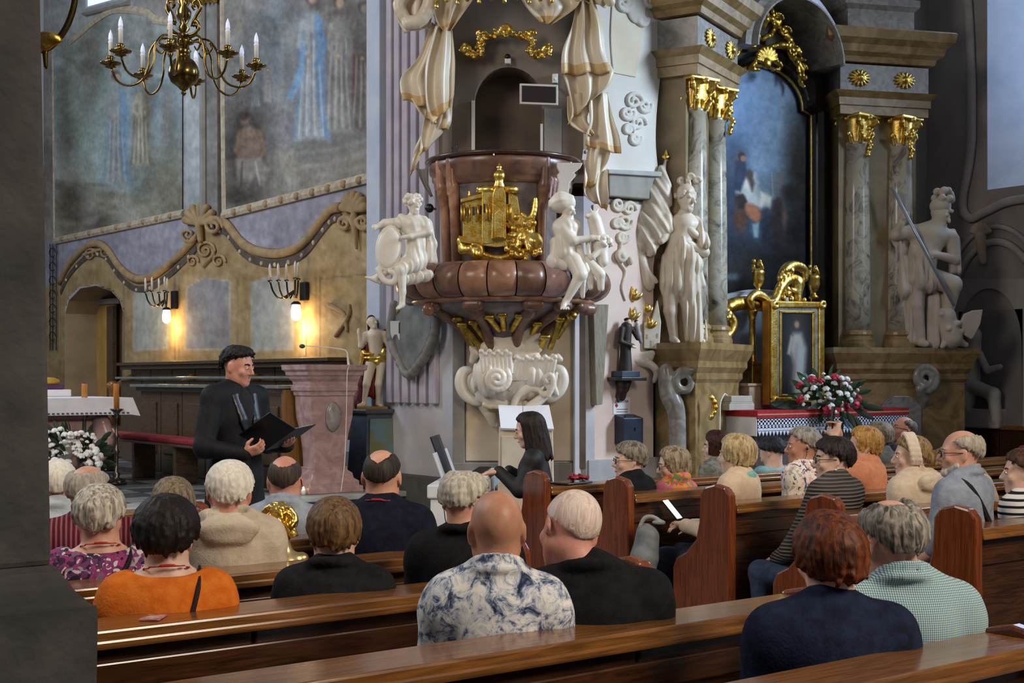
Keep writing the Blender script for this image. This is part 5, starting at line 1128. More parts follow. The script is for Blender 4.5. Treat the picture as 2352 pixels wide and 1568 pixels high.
rings([(0.78, zpx(680)), (0.88, zpx(684)), (0.90, zpx(690)), (0.86, zpx(697)), (0.70, zpx(700))], 'lower_fillet', marble_or)
rings([(0.82, zpx(698)), (0.80, zpx(706)), (0.66, zpx(722)), (0.48, zpx(745)), (0.36, zpx(775)), (0.28, zpx(815)), (0.20, zpx(860)), (0.10, zpx(885))], 'funnel', marble_dk)
for a in (-0.95, -0.35, 0.35, 0.75, 1.15):
    s = SD(0.013); s.tube([pol(a, 0.80, zpx(704)), pol(a, 0.68, zpx(722)), pol(a, 0.5, zpx(745)), pol(a, 0.4, zpx(775)), pol(a, 0.33, zpx(812))], [0.045, 0.06, 0.05, 0.045, 0.04], 0.02)
    s.rc(pol(a-0.07, 0.82, zpx(704)), pol(a+0.07, 0.82, zpx(704)), 0.055, None, 0.01)
    rel(s.build('funnel_rib', marble_br, pul), pul)
for a, zt_ in ((-0.95, 712), (1.25, 708)):
    s = SD(0.012); s.rc(pol(a-0.03, 0.84, zpx(zt_)), pol(a+0.03, 0.88, zpx(zt_)), 0.06, None, 0.01); rel(s.build('scroll_boss', marble_or if a < 0 else marble_br, pul), pul)
# fluted white stone piece at the right (behind the turbaned figure): small pilaster cap
# gilded rays
for px0, py0, px1, py1 in ((1126, 735, 1146, 760), (1154, 730, 1158, 758), (1193, 732, 1176, 760), (1232, 748, 1215, 782), (1283, 738, 1262, 800), (1306, 728, 1278, 775), (1249, 777, 1236, 808), (1065, 750, 1112, 806), (1090, 745, 1125, 795), (1055, 738, 1085, 790)):
    s = SD(0.009); d = 0.62 if 1100 < px0 < 1230 else 0.45
    s.rc(P(px0, py0, 13.0, d), P(px1, py1, 13.0, d-0.16), 0.033, 0.03, 0.01, sq=(*(-FW), 1.6)); s.rc(P(px0-7, py0, 13.0, d+0.01), P(px0+7, py0, 13.0, d+0.01), 0.024, None, 0.006)
    rel(s.build('gilded_ray', gold_dk, pul), pul)
rel(MB().sph(P(1311, 730, 13.0, 0.5), 0.04, 10, 8).build('gilded_ball', gold_dk, pul, smooth=True), pul)
# ---------------------------------------------------------------- rocaille console below
def Q(px, py, d=0.0): return P(px, py, Zc, d)
con = thing('rocaille_console', 'white stucco shell and scroll console under the pulpit', 'ornament', Q(1175, 925)*np.array([1, 1, 1]))
def add(s, nm, mt, par=None): return rel(s.build(nm, mt, par or con), par or con)
s = SD(0.0105)
for i in range(11):
    t = math.pi*(-0.12+1.24*i/10); e = (1175+58*math.cos(t), 800-62*math.sin(t)*1.05); s.rc(Q(1172, 812, .33), Q(e[0], e[1], .36), 0.05, 0.055, 0.02)
s.el(Q(1172, 812, .38), (0.135, 0.05, 0.155), np.column_stack([RT, -FW, UP]), 0.02); s.el(Q(1172, 813, .47), (0.09, 0.05, 0.115), np.column_stack([RT, -FW, UP]), 0.008, '-')
add(s, 'cartouche', white_st2)
s = SD(0.0105)
BAS = np.column_stack([RT, -FW, UP])
fq = folds(.009, 61, 32, RT)
s.el(Q(1170, 880, .2), (0.38, 0.18, 0.18), BAS, 0.04, disp=fq)
s.el(Q(1122, 862, .34), (0.14, 0.12, 0.20), BAS, 0.03, disp=fq); s.el(Q(1225, 858, .32), (0.20, 0.12, 0.13), BAS, 0.03, disp=fq); s.el(Q(1086, 882, .12), (.09, .05, .14), BAS, .03, disp=wrinkle(.012, 8)); s.el(Q(1272, 880, .12), (.08, .05, .14), BAS, .03, disp=wrinkle(.012, 9))
add(s, 'shell_body', white_st)
s = SD(0.0095)
for i in range(13):
    x = 1185+i*7.2; s.rc(Q(x, 832+2*math.sin(i*2), .42), Q(x-8, 872, .40), 0.022, 0.014, 0.008)
    s.el(Q(x, 826-5*(i % 3 == 0), .43), (0.026, 0.026, 0.026), None, 0.006)
for i in range(8):
    x = 1108+i*9; s.rc(Q(x, 812+6*(i % 2), .43), Q(x+4, 855, .44), 0.026, 0.018, 0.008); s.el(Q(x, 808+6*(i % 2), .45), (0.028, 0.025, 0.024), None, 0.006)
add(s, 'shell_fluting', white_st)
def spiral(s, cx, cy, r0, turns, th, d, flip=1, a0=0.0, sqz=1.0):
    n = int(18*turns); pts = []
    for i in range(n+1):
        t = i/n; a = a0+flip*2*math.pi*turns*t; rr = r0*(1-0.88*t); pts.append(Q(cx+rr*math.cos(a), cy-rr*math.sin(a)*sqz, d+0.05*t))
    s.tube(pts, [th, th*0.65], 0.008); return s
s = SD(0.0095); spiral(s, 1143, 869, 27, 2.0, 0.034, .46, -1, 0.6); s.tube([Q(x, y, .42) for x, y in crom([(1165, 855), (1175, 838), (1160, 815), (1142, 808)], 10)], [0.03, 0.025], 0.01)
add(s, 'large_scroll', white_st)
s = SD(0.0095)
s.tube([Q(x, y, .36) for x, y in crom([(1172, 890), (1200, 872), (1235, 868), (1255, 880), (1262, 895), (1252, 905), (1240, 900)], 22)], [0.03, 0.035, 0.03, 0.02], 0.012); s.tube([Q(x, y, .40) for x, y in crom([(1255, 878), (1248, 868), (1262, 860), (1268, 880), (1258, 908)], 14)], [0.02, 0.03, 0.02], 0.01)
s.tube([Q(x, y, .34) for x, y in crom([(1180, 930), (1190, 905), (1215, 890), (1240, 895)], 14)], [0.03, 0.045, 0.02], 0.012); s.tube([Q(x, y, .30) for x, y in crom([(1215, 935), (1235, 920), (1252, 905)], 8)], [0.05, 0.04], 0.012)
add(s, 'lower_scroll', white_st)
s = SD(0.0105); s.tube([Q(x, y, .16) for x, y in crom([(1080, 848), (1064, 855), (1059, 880), (1070, 905), (1090, 920), (1112, 922)], 22)], [0.03, 0.05, 0.055, 0.045, 0.03], 0.015); s.tube([Q(x, y, .16) for x, y in crom([(1272, 845), (1287, 850), (1293, 872), (1284, 898), (1265, 915), (1256, 908)], 22)], [0.03, 0.045, 0.05, 0.04, 0.025], 0.015)
s.tube([Q(x, y, .22) for x, y in crom([(1095, 890), (1110, 915), (1150, 922), (1190, 930), (1215, 935)], 14)], [0.03, 0.05, 0.04], 0.02); s.tube([Q(x, y, .24) for x, y in crom([(1278, 905), (1268, 880), (1276, 858)], 8)], [0.02, 0.035, 0.02], 0.01)
add(s, 'outer_scroll', white_st)
s = SD(0.0105); s.el(Q(1090, 800, .28), (0.045, 0.04, 0.06), BAS, 0.02); s.rc(Q(1094, 812, .27), Q(1086, 830, .27), 0.05, 0.03, 0.02); add(s, 'rocaille_tip', white_st2)
s = SD(0.0105)
for i in range(6): s.rc(Q(1115+i*18, 928+3*math.sin(i), .25), Q(1128+i*18, 934, .25), 0.03, 0.02, 0.01)
s.tube([Q(x, y, .12) for x, y in crom([(1110, 930), (1125, 950), (1135, 975)], 8)], [0.05, 0.05, 0.03], 0.02); add(s, 'rocaille_tip', white_st2)
s = SD(0.0105); s.tube([Q(1260+6*i, 826-6*(i % 2), .30) for i in range(5)], 0.03, 0.01); add(s, 'rocaille_tip', white_st2)
# ---------------------------------------------------------------- gilded church relief on the basket
gch = thing('gilded_church_model', 'golden relief of a domed church on the pulpit front', 'relief', P(1145, 600, 12.35))
def G(px, py, d=0.0): return P(px, py, 12.45, d)
def gx(pts, d0, d1, nm, bev=0.004): return rel(MB().prism([G(x, y, d0) for x, y in pts], -FW*(d1-d0)).build(nm, gold, gch, bevel=bev), gch)
gx([(1064, 470), (1064, 560), (1110, 568), (1110, 450), (1085, 455)], 0.0, 0.12, 'nave_wall'); gx([(1108, 445), (1108, 565), (1135, 562), (1135, 440)], 0.0, 0.18, 'nave_wall'); gx([(1168, 445), (1168, 540), (1228, 545), (1228, 500), (1210, 500), (1195, 497), (1188, 455)], 0.0, 0.12, 'side_wall')
gx([(1060, 462), (1060, 470), (1112, 458), (1112, 448)], 0.0, 0.16, 'cornice'); gx([(1055, 545), (1058, 560), (1140, 572), (1182, 566), (1180, 550), (1105, 552)], 0.0, 0.17, 'plinth')
for i, x in enumerate((1070, 1078, 1089, 1097, 1105, 1114)):
    rel(MB().prism([G(a, b, 0.13+0.05*(i == 5)) for a, b in ((x-2.2, 482-i*1.6), (x-2.2, 500-i*1.2), (x+2.2, 500-i*1.2), (x+2.2, 482-i*1.6))], -FW*0.004).build('window_slot', M('slot_dark', '#3a3338', None, 0.6) if i == 0 else bpy.data.materials['slot_dark'], gch), gch)
for x in (1062, 1068, 1080, 1099, 1119, 1126, 1166, 1172):
    rel(MB().tube([G(x, 475, .15 if x < 1105 else .2), G(x, 512, .15 if x < 1105 else .2)], 0.012, 8).build('half_column', gold, gch, smooth=True), gch)
gx([(1133, 455), (1130, 555), (1163, 555), (1162, 455), (1157, 440), (1138, 440)], 0.1, 0.26, 'tower')
gx([(1137, 500), (1137, 553), (1158, 553), (1158, 500), (1148, 490)], 0.26, 0.29, 'portal')
for x in (1145, 1151): gx([(x-2, 450), (x-2, 470), (x+2, 470), (x+2, 450)], 0.26, 0.27, 'tower_window', 0)
def glathe(prof, px, py0, d, nm, n=14):
    c_ = G(px, py0, d); return rel(MB().lathe([(r/F*12.4, (py0-y)/F*12.4) for r, y in prof], tuple(c_), n).build(nm, gold, gch, smooth=True), gch)
glathe([(14, 440), (13, 432), (10, 425), (11, 418), (14, 412), (13, 406), (9, 401), (5, 398), (5, 394), (7, 391), (4, 388), (2.5, 384), (1, 380)], 1147, 440, 0.18, 'onion_dome')
glathe([(30, 446), (29, 438), (24, 432), (14, 429), (4, 428)], 1124, 446, 0.08, 'dome'); glathe([(24, 446), (23, 436), (18, 431), (10, 428)], 1170, 446, 0.08, 'dome')
for x, y in ((1079, 455), (1098, 447), (1227, 500)): glathe([(3, y), (4, y-4), (2, y-8), (3, y-11), (0.6, y-16)], x, y, 0.1, 'pinnacle', 8)
s = SD(0.0085); rr_ = random.Random(5)
for i in range(16): s.rc(G(1080+i*9, 575+20*math.sin(math.pi*i/15), .14), G(1083+i*8.4, 588+18*math.sin(math.pi*i/15), .10), 0.035, 0.025, 0.015)
for cx, fl_ in ((1095, 1), (1195, -1)):
    for i in range(18): t = i/17; a = 2.0+fl_*-5*t; r0 = 18*(1-.8*t); s.el(G(cx+r0*math.cos(a), 582-r0*math.sin(a), .16), (.022, .022, .022), None, .012)
s.el(G(1145, 600, .12), (.06, .05, .05), BAS, .02); s.rc(G(1060, 555, .1), G(1066, 575, .1), .04, .05, .02); s.rc(G(1066, 575, .1), G(1100, 575, .12), .05, .06, .02)
rel(s.build('scrolled_base', gold, gch), gch)
s = SD(0.0085)
for i in range(34): a, b = rr_.uniform(1165, 1234), rr_.uniform(515, 578); s.rc(G(a, b, rr_.uniform(.1, .2)), G(a+rr_.uniform(-6, 6), b+rr_.uniform(5, 20), rr_.uniform(.08, .2)), 0.02, 0.028, 0.012)
for x, y in ((1186, 505), (1205, 520), (1225, 518), (1178, 530)): s.el(G(x, y, .2), (.028, .028, .034), None, .01)
s.rc(G(1190, 535, .12), G(1225, 560, .12), .07, .09, .03); s.tube([G(x, y, .1) for x, y in crom([(1200, 495), (1210, 505), (1222, 500), (1228, 480), (1229, 460)], 10)], [.025, .03, .02], .01)
rel(s.build('figure_group', gold, gch), gch)
# ---------------------------------------------------------------- stucco curtains of the canopy
dr = thing('stucco_curtains', 'cream stucco curtains with fringes hanging round the pulpit niche', 'curtain', Q(1160, 60))
def drape(Lp, Rp, nf, amp, d, nm='curtain_fold', fringe=True, nu=26, nv=26, ph=0.0, mat=None, sag=0.0):
    """sheet between two edges (photo px, top to bottom), folded across, with thickness and a fringe along its hem"""
    L = crom(Lp, nv); Rr = crom(Rp, nv); V = []
    for j in range(nv):
        for i in range(nu):
            u = i/(nu-1); v = j/(nv-1); p = L[j]*(1-u)+Rr[j]*u
            dd = d+amp*(math.sin(2*math.pi*nf*u+ph+1.2*math.sin(2.5*v+ph))+0.4*math.sin(5.1*nf*u+2*ph+v*3))+sag*math.sin(math.pi*u)
            V.append(Q(p[0], p[1]+2.5*math.sin(2*math.pi*nf*u+ph)*v, dd))
    n = len(V); V = V+[p+FW*0.03 for p in V]; k = np.arange(n).reshape(nv, nu); Fc = []; mi = []
    for j in range(nv-1):
        for i in range(nu-1):
            q = (k[j, i], k[j+1, i], k[j+1, i+1], k[j, i+1]); Fc.append(q); Fc.append(tuple(x+n for x in q[::-1])); m = 1 if (fringe and j >= nv-5) else 0; mi += [m, m]
    for j in range(nv-1):
        for i in (0, nu-1): q = (k[j, i], k[j+1, i], k[j+1, i]+n, k[j, i]+n); Fc.append(q if i else q[::-1]); mi.append(0)
    for i in range(nu-1):
        for j in (0, nv-1): q = (k[j, i], k[j, i+1], k[j, i+1]+n, k[j, i]+n); Fc.append(q if j == 0 else q[::-1]); mi.append(1 if j and fringe else 0)
    o = link(nm, mesh_np(nm, V, Fc, True, mi), dr, [mat or drape_m, fringe_m]); return rel(o, dr)
drape([(930, -40), (915, 20), (918, 60), (935, 95)], [(1010, -40), (1000, 30), (992, 80), (985, 85)], 1.6, 0.035, .34, fringe=False, ph=1)
drape([(1000, -40), (994, 30), (1006, 70), (1022, 92)], [(1100, -40), (1095, 10), (1070, 50), (1040, 92)], 2.0, 0.03, .36, ph=.4)
drape([(996, 70), (965, 150), (930, 190), (926, 220), (932, 245)], [(1030, 85), (1000, 160), (990, 200), (988, 225), (990, 262)], 1.5, 0.03, .32, ph=2)
drape([(1005, 85), (985, 160), (982, 210), (985, 260), (996, 300)], [(1042, 88), (1048, 150), (1048, 190), (1046, 230), (1038, 262)], 1.7, 0.035, .36, ph=.5)
drape([(940, 225), (955, 250), (970, 275), (985, 285)], [(1046, 225), (1042, 250), (1040, 290), (1032, 312)], 2.4, 0.03, .28, ph=3)
drape([(985, 255), (975, 300), (970, 340), (968, 365)], [(1034, 265), (1022, 310), (1000, 335), (985, 352)], 1.2, 0.03, .26, ph=1.4)
drape([(970, 320), (955, 355), (950, 385), (945, 410)], [(990, 335), (975, 360), (965, 378), (955, 398)], 1.0, 0.015, .22, ph=.2)
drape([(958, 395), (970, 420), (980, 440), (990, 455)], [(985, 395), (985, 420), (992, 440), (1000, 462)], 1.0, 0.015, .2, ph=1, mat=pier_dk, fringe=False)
drape([(1180, -40), (1195, 20), (1215, 50), (1240, 75)], [(1330, -40), (1325, 10), (1322, 40), (1265, 80)], 1.8, 0.035, .40, ph=1.1)
drape([(1318, -40), (1322, 10), (1330, 25), (1345, 30)], [(1400, -40), (1402, 5), (1398, 25), (1385, 40)], 1.6, 0.04, .38, fringe=False, ph=.3)
drape([(1322, 10), (1310, 80), (1288, 140), (1286, 190)], [(1360, 20), (1380, 80), (1385, 140), (1395, 185)], 2.3, 0.04, .36, ph=2.2)
drape([(1286, 180), (1300, 220), (1310, 270), (1300, 300)], [(1398, 168), (1404, 185), (1390, 215), (1350, 248)], 2.2, 0.04, .32, ph=.8)
drape([(1300, 235), (1302, 290), (1320, 310), (1352, 325)], [(1350, 225), (1352, 260), (1345, 290), (1362, 320)], 1.4, 0.03, .30, ph=2.5)
drape([(1345, 235), (1350, 290), (1342, 320), (1340, 345)], [(1392, 225), (1402, 280), (1418, 330), (1422, 365)], 1.8, 0.035, .30, ph=.1)
drape([(1345, 340), (1340, 380), (1338, 420), (1336, 440)], [(1400, 350), (1392, 380), (1380, 400), (1368, 430)], 1.6, 0.03, .24, ph=1.8)
drape([(1342, 420), (1338, 445), (1345, 460), (1360, 470)], [(1392, 395), (1392, 430), (1394, 465), (1390, 490)], 2.0, 0.025, .22, ph=.6)
s = SD(0.011); s.tube([Q(x, y, .42) for x, y in crom([(940, 70), (925, 40), (945, 10), (985, 0), (995, 30), (975, 70), (945, 80)], 18)], [.05, .07, .06], .02); rel(s.build('knot', drape_m, dr), dr); s = SD(0.011); s.tube([Q(x, y, .40) for x, y in crom([(1325, 20), (1350, 5), (1380, 12), (1395, 30)], 8)], [.05, .06, .05], .02); rel(s.build('knot', drape_m, dr), dr)
# canopy edge above with gilded lambrequins and tassels
cnp = thing('pulpit_canopy', 'gilded lambrequin edge with tassels above the pulpit', 'canopy', Q(1150, -20))
rel(MB().prism([Q(x, y, .3) for x, y in ((1000, -60), (1000, -14), (1300, -14), (1300, -60))], -FW*0.35).build('canopy_rim', wood_dk, cnp), cnp)
for i, (x, y) in enumerate(((1008, 20), (1030, 6), (1054, 12), (1076, 4), (1102, 10), (1130, 2), (1158, 8), (1185, 2), (1212, 10), (1238, 4), (1262, 8))):
    s = SD(0.008); s.el(Q(x, y-14, .52), (.035, .02, .06), BAS, .01); rel(s.build('lambrequin', gold, cnp), cnp)
    s = SD(0.006); b = y+14; s.el(Q(x+1, b, .52), (.014, .014, .014), None, .004); s.rc(Q(x+1, b+5, .52), Q(x+1, b+15, .52), .013, .022, .006, disp=lambda X, Y, Z: .003*np.sin(180*X+140*Y)); rel(s.build('tassel', gold, cnp), cnp)
# gilded scroll above the niche
gsc = thing('gilded_scroll', 'gilded rocaille scroll over the pulpit niche', 'ornament', Q(1160, 130))
s = SD(0.009)
for sgn in (-1, 1):
    pts = [(1162+sgn*2, 84), (1162+sgn*30, 88), (1162+sgn*52, 92), (1162+sgn*60, 108), (1162+sgn*55, 125), (1162+sgn*72, 135), (1162+sgn*92, 128), (1162+sgn*95, 116)]
    s.tube([Q(x, y, .10+.03*math.sin(i)) for i, (x, y) in enumerate(crom(pts, 26))], [.03, .035, .03, .028, .02], .01)
    for i, (x, y) in enumerate(crom(pts, 26)): s.rc(Q(x, y, .12), Q(x+9*math.sin(i*2.1), y+9*math.cos(i*1.7), .16), .022, .017, .005)
    spiral(s, 1162+sgn*58, 86, 9, 1.3, .018, .14, sgn)
    spiral(s, 1162+sgn*92, 122, 10, 1.3, .02, .14, -sgn)
for i in range(7): t = math.pi*(.15+.7*i/6); s.rc(Q(1162, 88, .14), Q(1162+14*math.cos(t), 88-20*math.sin(t), .15), .02, .024, .008)
rel(s.build('scrollwork', gold, gsc), gsc)
# black LED display on a bracket, small speakers and sensor
ds = thing('led_display', 'black LED hymn number display in white frame beside the niche', 'display', Q(1236, 258))
rel(MB().prism([Q(x, y, .30) for x, y in ((1193, 210), (1193, 256), (1279, 259), (1279, 213))], -FW*0.06).build('housing', archw, ds, bevel=.006), ds)
rel(MB().prism([Q(x, y, .361) for x, y in ((1198, 215), (1198, 251), (1274, 254), (1274, 218))], -FW*0.004).build('screen', screen_m, ds), ds)
rel(MB().tube([Q(1270, 215, .3), Q(1276, 200, .05), Q(1276, 195, -.02)], 0.012, 6).build('bracket', iron, ds), ds)
sk = thing('motion_sensor', 'small white sensor box above the LED display', 'sensor', Q(1274, 195)); rel(MB().prism([Q(x, y, 0.0) for x, y in ((1268, 172), (1268, 193), (1281, 193), (1281, 171))], -FW*0.05).build('case', candle_w, sk, bevel=.008), sk); rel(MB().sph(Q(1274, 184, .05), .015, 8, 6).build('lens', paper, sk, smooth=True), sk)
sk = thing('spot_lamp', 'small white lamp at the crown of the pulpit niche', 'lamp', Q(1166, 148)); rel(MB().prism([Q(x, y, 0.0) for x, y in ((1159, 138), (1160, 150), (1173, 150), (1174, 138))], -FW*0.08).build('case', candle_w, sk, bevel=.008), sk); rel(MB().sph(Q(1166, 134, .06), .03, 10, 8).build('lens', blackp, sk, smooth=True), sk)
# microphones and small lamp on the handrail
for i, (x, y0, y1) in enumerate(((1038, 358, 340), (1051, 356, 332))):
    m_ = thing('microphone', ('short' if i == 0 else 'taller')+' black gooseneck microphone on the pulpit rail', 'microphone', P(x, y0, 12.5)); rel(MB().tube([P(x, y0+4, 12.45), P(x-1, (y0+y1)/2, 12.45), P(x, y1, 12.45)], .006, 6).build('stem', iron, m_), m_); rel(MB().sph(P(x, y1-1, 12.45), .011, 8, 6).build('head', blackp, m_, smooth=True), m_)
m_ = thing('rail_switch', 'tiny silver switch on the pulpit rail', 'switch', P(1134, 356, 12.3)); rel(MB().lathe([(.012, 0), (.012, .03), (.008, .036)], tuple(P(1134, 357, 12.27)), 8).build('knob', M('steel', '#a8a8ac', None, .3, metal=1.0), m_), m_)
# ---------------------------------------------------------------- sculpted figures, modelled where they stand
class Fig(SD):
    """sculpt with coordinates taken as (px, py, depth offset in px) around a figure standing at camera depth Z"""
    def __init__(s, Z, vox=0.010): SD.__init__(s, vox); s.Z = Z; s.u = Z/F
    def at(s, p): return P(p[0], p[1], s.Z, (p[2] if len(p) > 2 else 0)*s.u)
    def c(s, a, b, r1, r2=None, k=4, m=0, disp=None, flat=None):
        return s.rc(s.at(a), s.at(b), r1*s.u, (r1 if r2 is None else r2)*s.u, k*s.u, m=m, disp=disp, sq=None if flat is None else (*FW, flat))
    def e(s, a, r, k=4, m=0, rot=0.0, op='+', disp=None):
        B = BAS @ rotm(0, rot, 0); return s.el(s.at(a), np.array(r)*s.u, B, k*s.u, op, m, disp)
    def t(s, pts, r, k=3, n=None, m=0):
        p = crom(pts, n or len(pts)*4) if len(pts) > 2 else np.array(pts, float); return s.tube([s.at(q) for q in p], [x*s.u for x in (r if isinstance(r, (list, tuple)) else [r, r])], k*s.u, m=m)
    def face(s, x, y, d, r, yaw=0.0, tilt=0.0, nod=0.0):     # small head turned by yaw (positive: towards the picture's right)
        ax = -FW*math.cos(yaw)+RT*math.sin(yaw); rt = np.cross(ax, UP); up = UP*math.cos(nod)+ax*math.sin(nod); ax = ax*math.cos(nod)-UP*math.sin(nod)
        up2 = up*math.cos(tilt)+rt*math.sin(tilt); rt = rt*math.cos(tilt)-up*math.sin(tilt)
        B = np.column_stack([rt, ax, up2]); c0 = s.at((x, y, d)); q = r*s.u/0.115
        def p(a, b, c_): return c0+B @ (np.array([a, b, c_])*q)
        s.el(p(0, -.012, .03), np.array([.076, .094, .087])*q, B, .02*q); s.el(p(0, .018, -.03), np.array([.062, .07, .084])*q, B, .03*q); s.rc(p(-.02, .055, -.09), p(.02, .055, -.09), .026*q, None, .02*q)
        s.rc(p(0, .09, .012), p(0, .112, -.028), .013*q, .017*q, .006*q); s.rc(p(-.04, .078, .022), p(.04, .078, .022), .013*q, None, .01*q); s.rc(p(-.016, .083, -.064), p(.016, .083, -.064), .011*q, None, .008*q)
        for sx in (-1, 1): s.el(p(.034*sx, .095, .0), np.array([.018, .014, .012])*q, B, .008*q, '-')
        return p, q, B
    def curls(s, x, y, d, r, n, seed, rr, y1=1.0):
        g = random.Random(seed)
        for i in range(n):
            a = g.uniform(0, 6.28); b = g.uniform(-0.2, y1); cx = r*math.cos(a)*math.cos(b); s.e((x+cx, y-r*1.05*math.sin(b), d+r*math.sin(a)*math.cos(b)), (rr, rr, rr), 1.5)
def statue(name, label, cat, px, py, Z): return thing(name, label, cat, P(px, py, Z))
# putto with shield on the left of the pulpit
Z1 = 12.15; st = statue('cherub_statue', 'white seated cherub leaning on a shield at the pulpit edge', 'statue', 940, 640, Z1)
f = Fig(Z1, 0.0095); fd = folds(0.006, 3, 45)
f.face(951, 473, 12, 22, 0.55); f.curls(949, 466, 8, 20, 40, 3, 5.5)
f.c((950, 492, 8), (950, 505, 6), 10, 12); f.c((925, 515, 8), (975, 515, 6), 17, 17, 10, disp=fd); f.c((950, 520, 4), (955, 560, 4), 26, 22, 10); f.c((955, 560, 4), (955, 600, 6), 22, 26, 10, disp=fd)
f.c((920, 512, 8), (885, 514, 14), 12, 10); f.c((885, 514, 14), (866, 524, 18), 8, 6); f.e((862, 524, 20), (7, 6, 7)); f.c((862, 524, 20), (862, 532, 22), 3, 2)
f.c((978, 516, 8), (986, 534, 18), 13, 10); f.c((986, 534, 18), (945, 547, 34), 9, 6); f.c((945, 547, 34), (928, 549, 36), 6, 5)
f.c((920, 500, 14), (960, 530, 20), 8, 6, 5, disp=fd); f.c((975, 505, 12), (940, 535, 22), 7, 6, 5)
f.c((948, 605, 14), (924, 622, 30), 20, 15, 8, disp=folds(0.005, 4, 60)); f.c((924, 622, 30), (927, 672, 26), 12, 8); f.c((927, 672, 26), (926, 700, 26), 7.5, 7); f.c((926, 702, 28), (916, 710, 38), 6.5, 4)
f.c((935, 605, 4), (890, 620, 12), 18, 12, 8); f.c((890, 622, 12), (862, 640, 8), 10, 7); f.c((864, 642, 8), (842, 637, 8), 6.5, 3); f.c((866, 645, 8), (874, 650, 8), 5, 4)
rel(f.build('figure', white_st, st), st)
f = Fig(Z1, 0.0095); f.c((982, 515, -4), (996, 600, -2), 12, 8, 6, disp=folds(.006, 5, 50)); f.c((990, 560, -4), (970, 608, 4), 14, 10, 6, disp=fd); f.c((935, 640, 6), (985, 632, 6), 16, 12, 8, disp=folds(.008, 6, 55)); rel(f.build('cloak', white_st, st), st)
f = Fig(Z1, 0.0095); f.e((895, 572, 22), (31, 7, 54), 4, rot=0.12); f.e((895, 572, 28), (24, 4, 45), 3, rot=.12); f.t([(870, 620, 22), (885, 645, 24), (905, 650, 26), (912, 632, 28), (898, 625, 28)], [6, 7, 5], 3); rel(f.build('shield', white_st, st), st)
# turbaned figure with animal on the right
st = statue('turbaned_statue', 'white turbaned figure with rearing beast on the pulpit edge', 'statue', 1320, 660, Z1)
f = Fig(Z1, 0.0095); f.face(1303, 484, 8, 21, 1.0, nod=0.2); f.c((1300, 500, 4), (1300, 512, 4), 10, 12)
f.c((1285, 522, 4), (1322, 520, 0), 17, 14, 8); f.c((1300, 525, 0), (1297, 580, 4), 28, 24, 10, disp=folds(.004, 7, 40)); f.c((1292, 528, 14), (1316, 555, 24), 15, 11); f.c((1316, 555, 24), (1358, 549, 20), 10, 7); f.c((1358, 549, 20), (1370, 547, 20), 7, 5)
for i in range(4): f.c((1366, 546+2*i, 22), (1377, 543+4*i, 20), 2.4, 1.8, 1)
f.c((1318, 600, 12), (1332, 632, 26), 20, 17, 8); f.c((1330, 636, 26), (1300, 692, 20), 14, 8); f.c((1298, 694, 20), (1292, 706, 30), 8, 6)
for i in range(4): f.c((1288+5*i, 708, 34), (1287+6*i, 712, 40), 3, 2, 1)
f.c((1350, 600, 4), (1378, 630, 8), 15, 12); f.c((1378, 630, 8), (1380, 662, 4), 11, 8)
rel(f.build('figure', white_st, st), st)
f = Fig(Z1, 0.0095); f.e((1290, 468, 2), (29, 26, 22), 4); f.e((1308, 466, 6), (14, 16, 18), 4)
for q in range(3): f.t([(1264, 474-5*q, 8), (1285, 462-7*q, 24-3*q), (1314, 462-4*q, 16)], [5, 6, 4], 2)
f.e((1290, 468, 2), (20, 20, 18), 2); rel(f.build('turban', white_st, st), st)
f = Fig(Z1, 0.0095); fd2 = folds(.005, 8, 40); f.c((1278, 560, 2), (1275, 605, 4), 16, 15, 8, disp=fd2); f.c((1272, 600, 6), (1300, 612, 8), 16, 12, 6, disp=fd2); f.c((1325, 560, 8), (1345, 620, 14), 8, 10, 6, disp=fd2); f.c((1335, 630, 16), (1338, 682, 14), 14, 5, 5, disp=fd2); f.c((1350, 610, 2), (1356, 660, 6), 12, 7, 6); rel(f.build('coat', white_st, st), st)
f = Fig(Z1, 0.0095); f.e((1362, 500, 4), (13, 15, 15), 6); f.c((1356, 496, 10), (1346, 498, 16), 7, 5); f.c((1368, 488, 4), (1374, 480, 2), 4, 2); f.c((1358, 488, 6), (1355, 479, 6), 4, 2); f.c((1366, 508, 2), (1378, 560, 0), 16, 19, 8); f.c((1378, 560, 0), (1384, 600, 2), 18, 14, 8); f.curls(1384, 560, 0, 20, 40, 9, 5); f.c((1350, 560, 14), (1352, 590, 20), 6, 4); f.c((1375, 575, 12), (1360, 592, 20), 8, 7); rel(f.build('beast', white_st, st), st)
# saint with flag, left of the altar painting
ZF = 13.55; st = statue('saint_statue', 'white armoured saint with helmet and furled flag left of the altar painting', 'statue', 1560, 790, ZF)
f = Fig(ZF, 0.010); f.face(1574, 462, 12, 27, 0.75, -0.18); f.curls(1572, 452, 8, 22, 26, 5, 5, .4)
f.c((1570, 488, 6), (1572, 502, 4), 12, 14); f.c((1552, 515, 4), (1596, 515, 2), 19, 17, 10); f.c((1572, 520, 6), (1562, 562, 6), 30, 26, 12); f.c((1560, 560, 4), (1556, 600, 4), 28, 30, 12, disp=folds(.006, 11, 38, RT)); f.c((1553, 600, 4), (1548, 648, 4), 33, 36, 12, disp=folds(.010, 12, 34, RT))
f.c((1600, 520, 6), (1618, 580, 6), 14, 11); f.c((1618, 580, 6), (1580, 562, 26), 11, 8); f.e((1572, 560, 30), (9, 7, 7))
f.c((1540, 520, 8), (1522, 548, 20), 14, 11); f.c((1522, 548, 20), (1516, 556, 26), 9, 8)
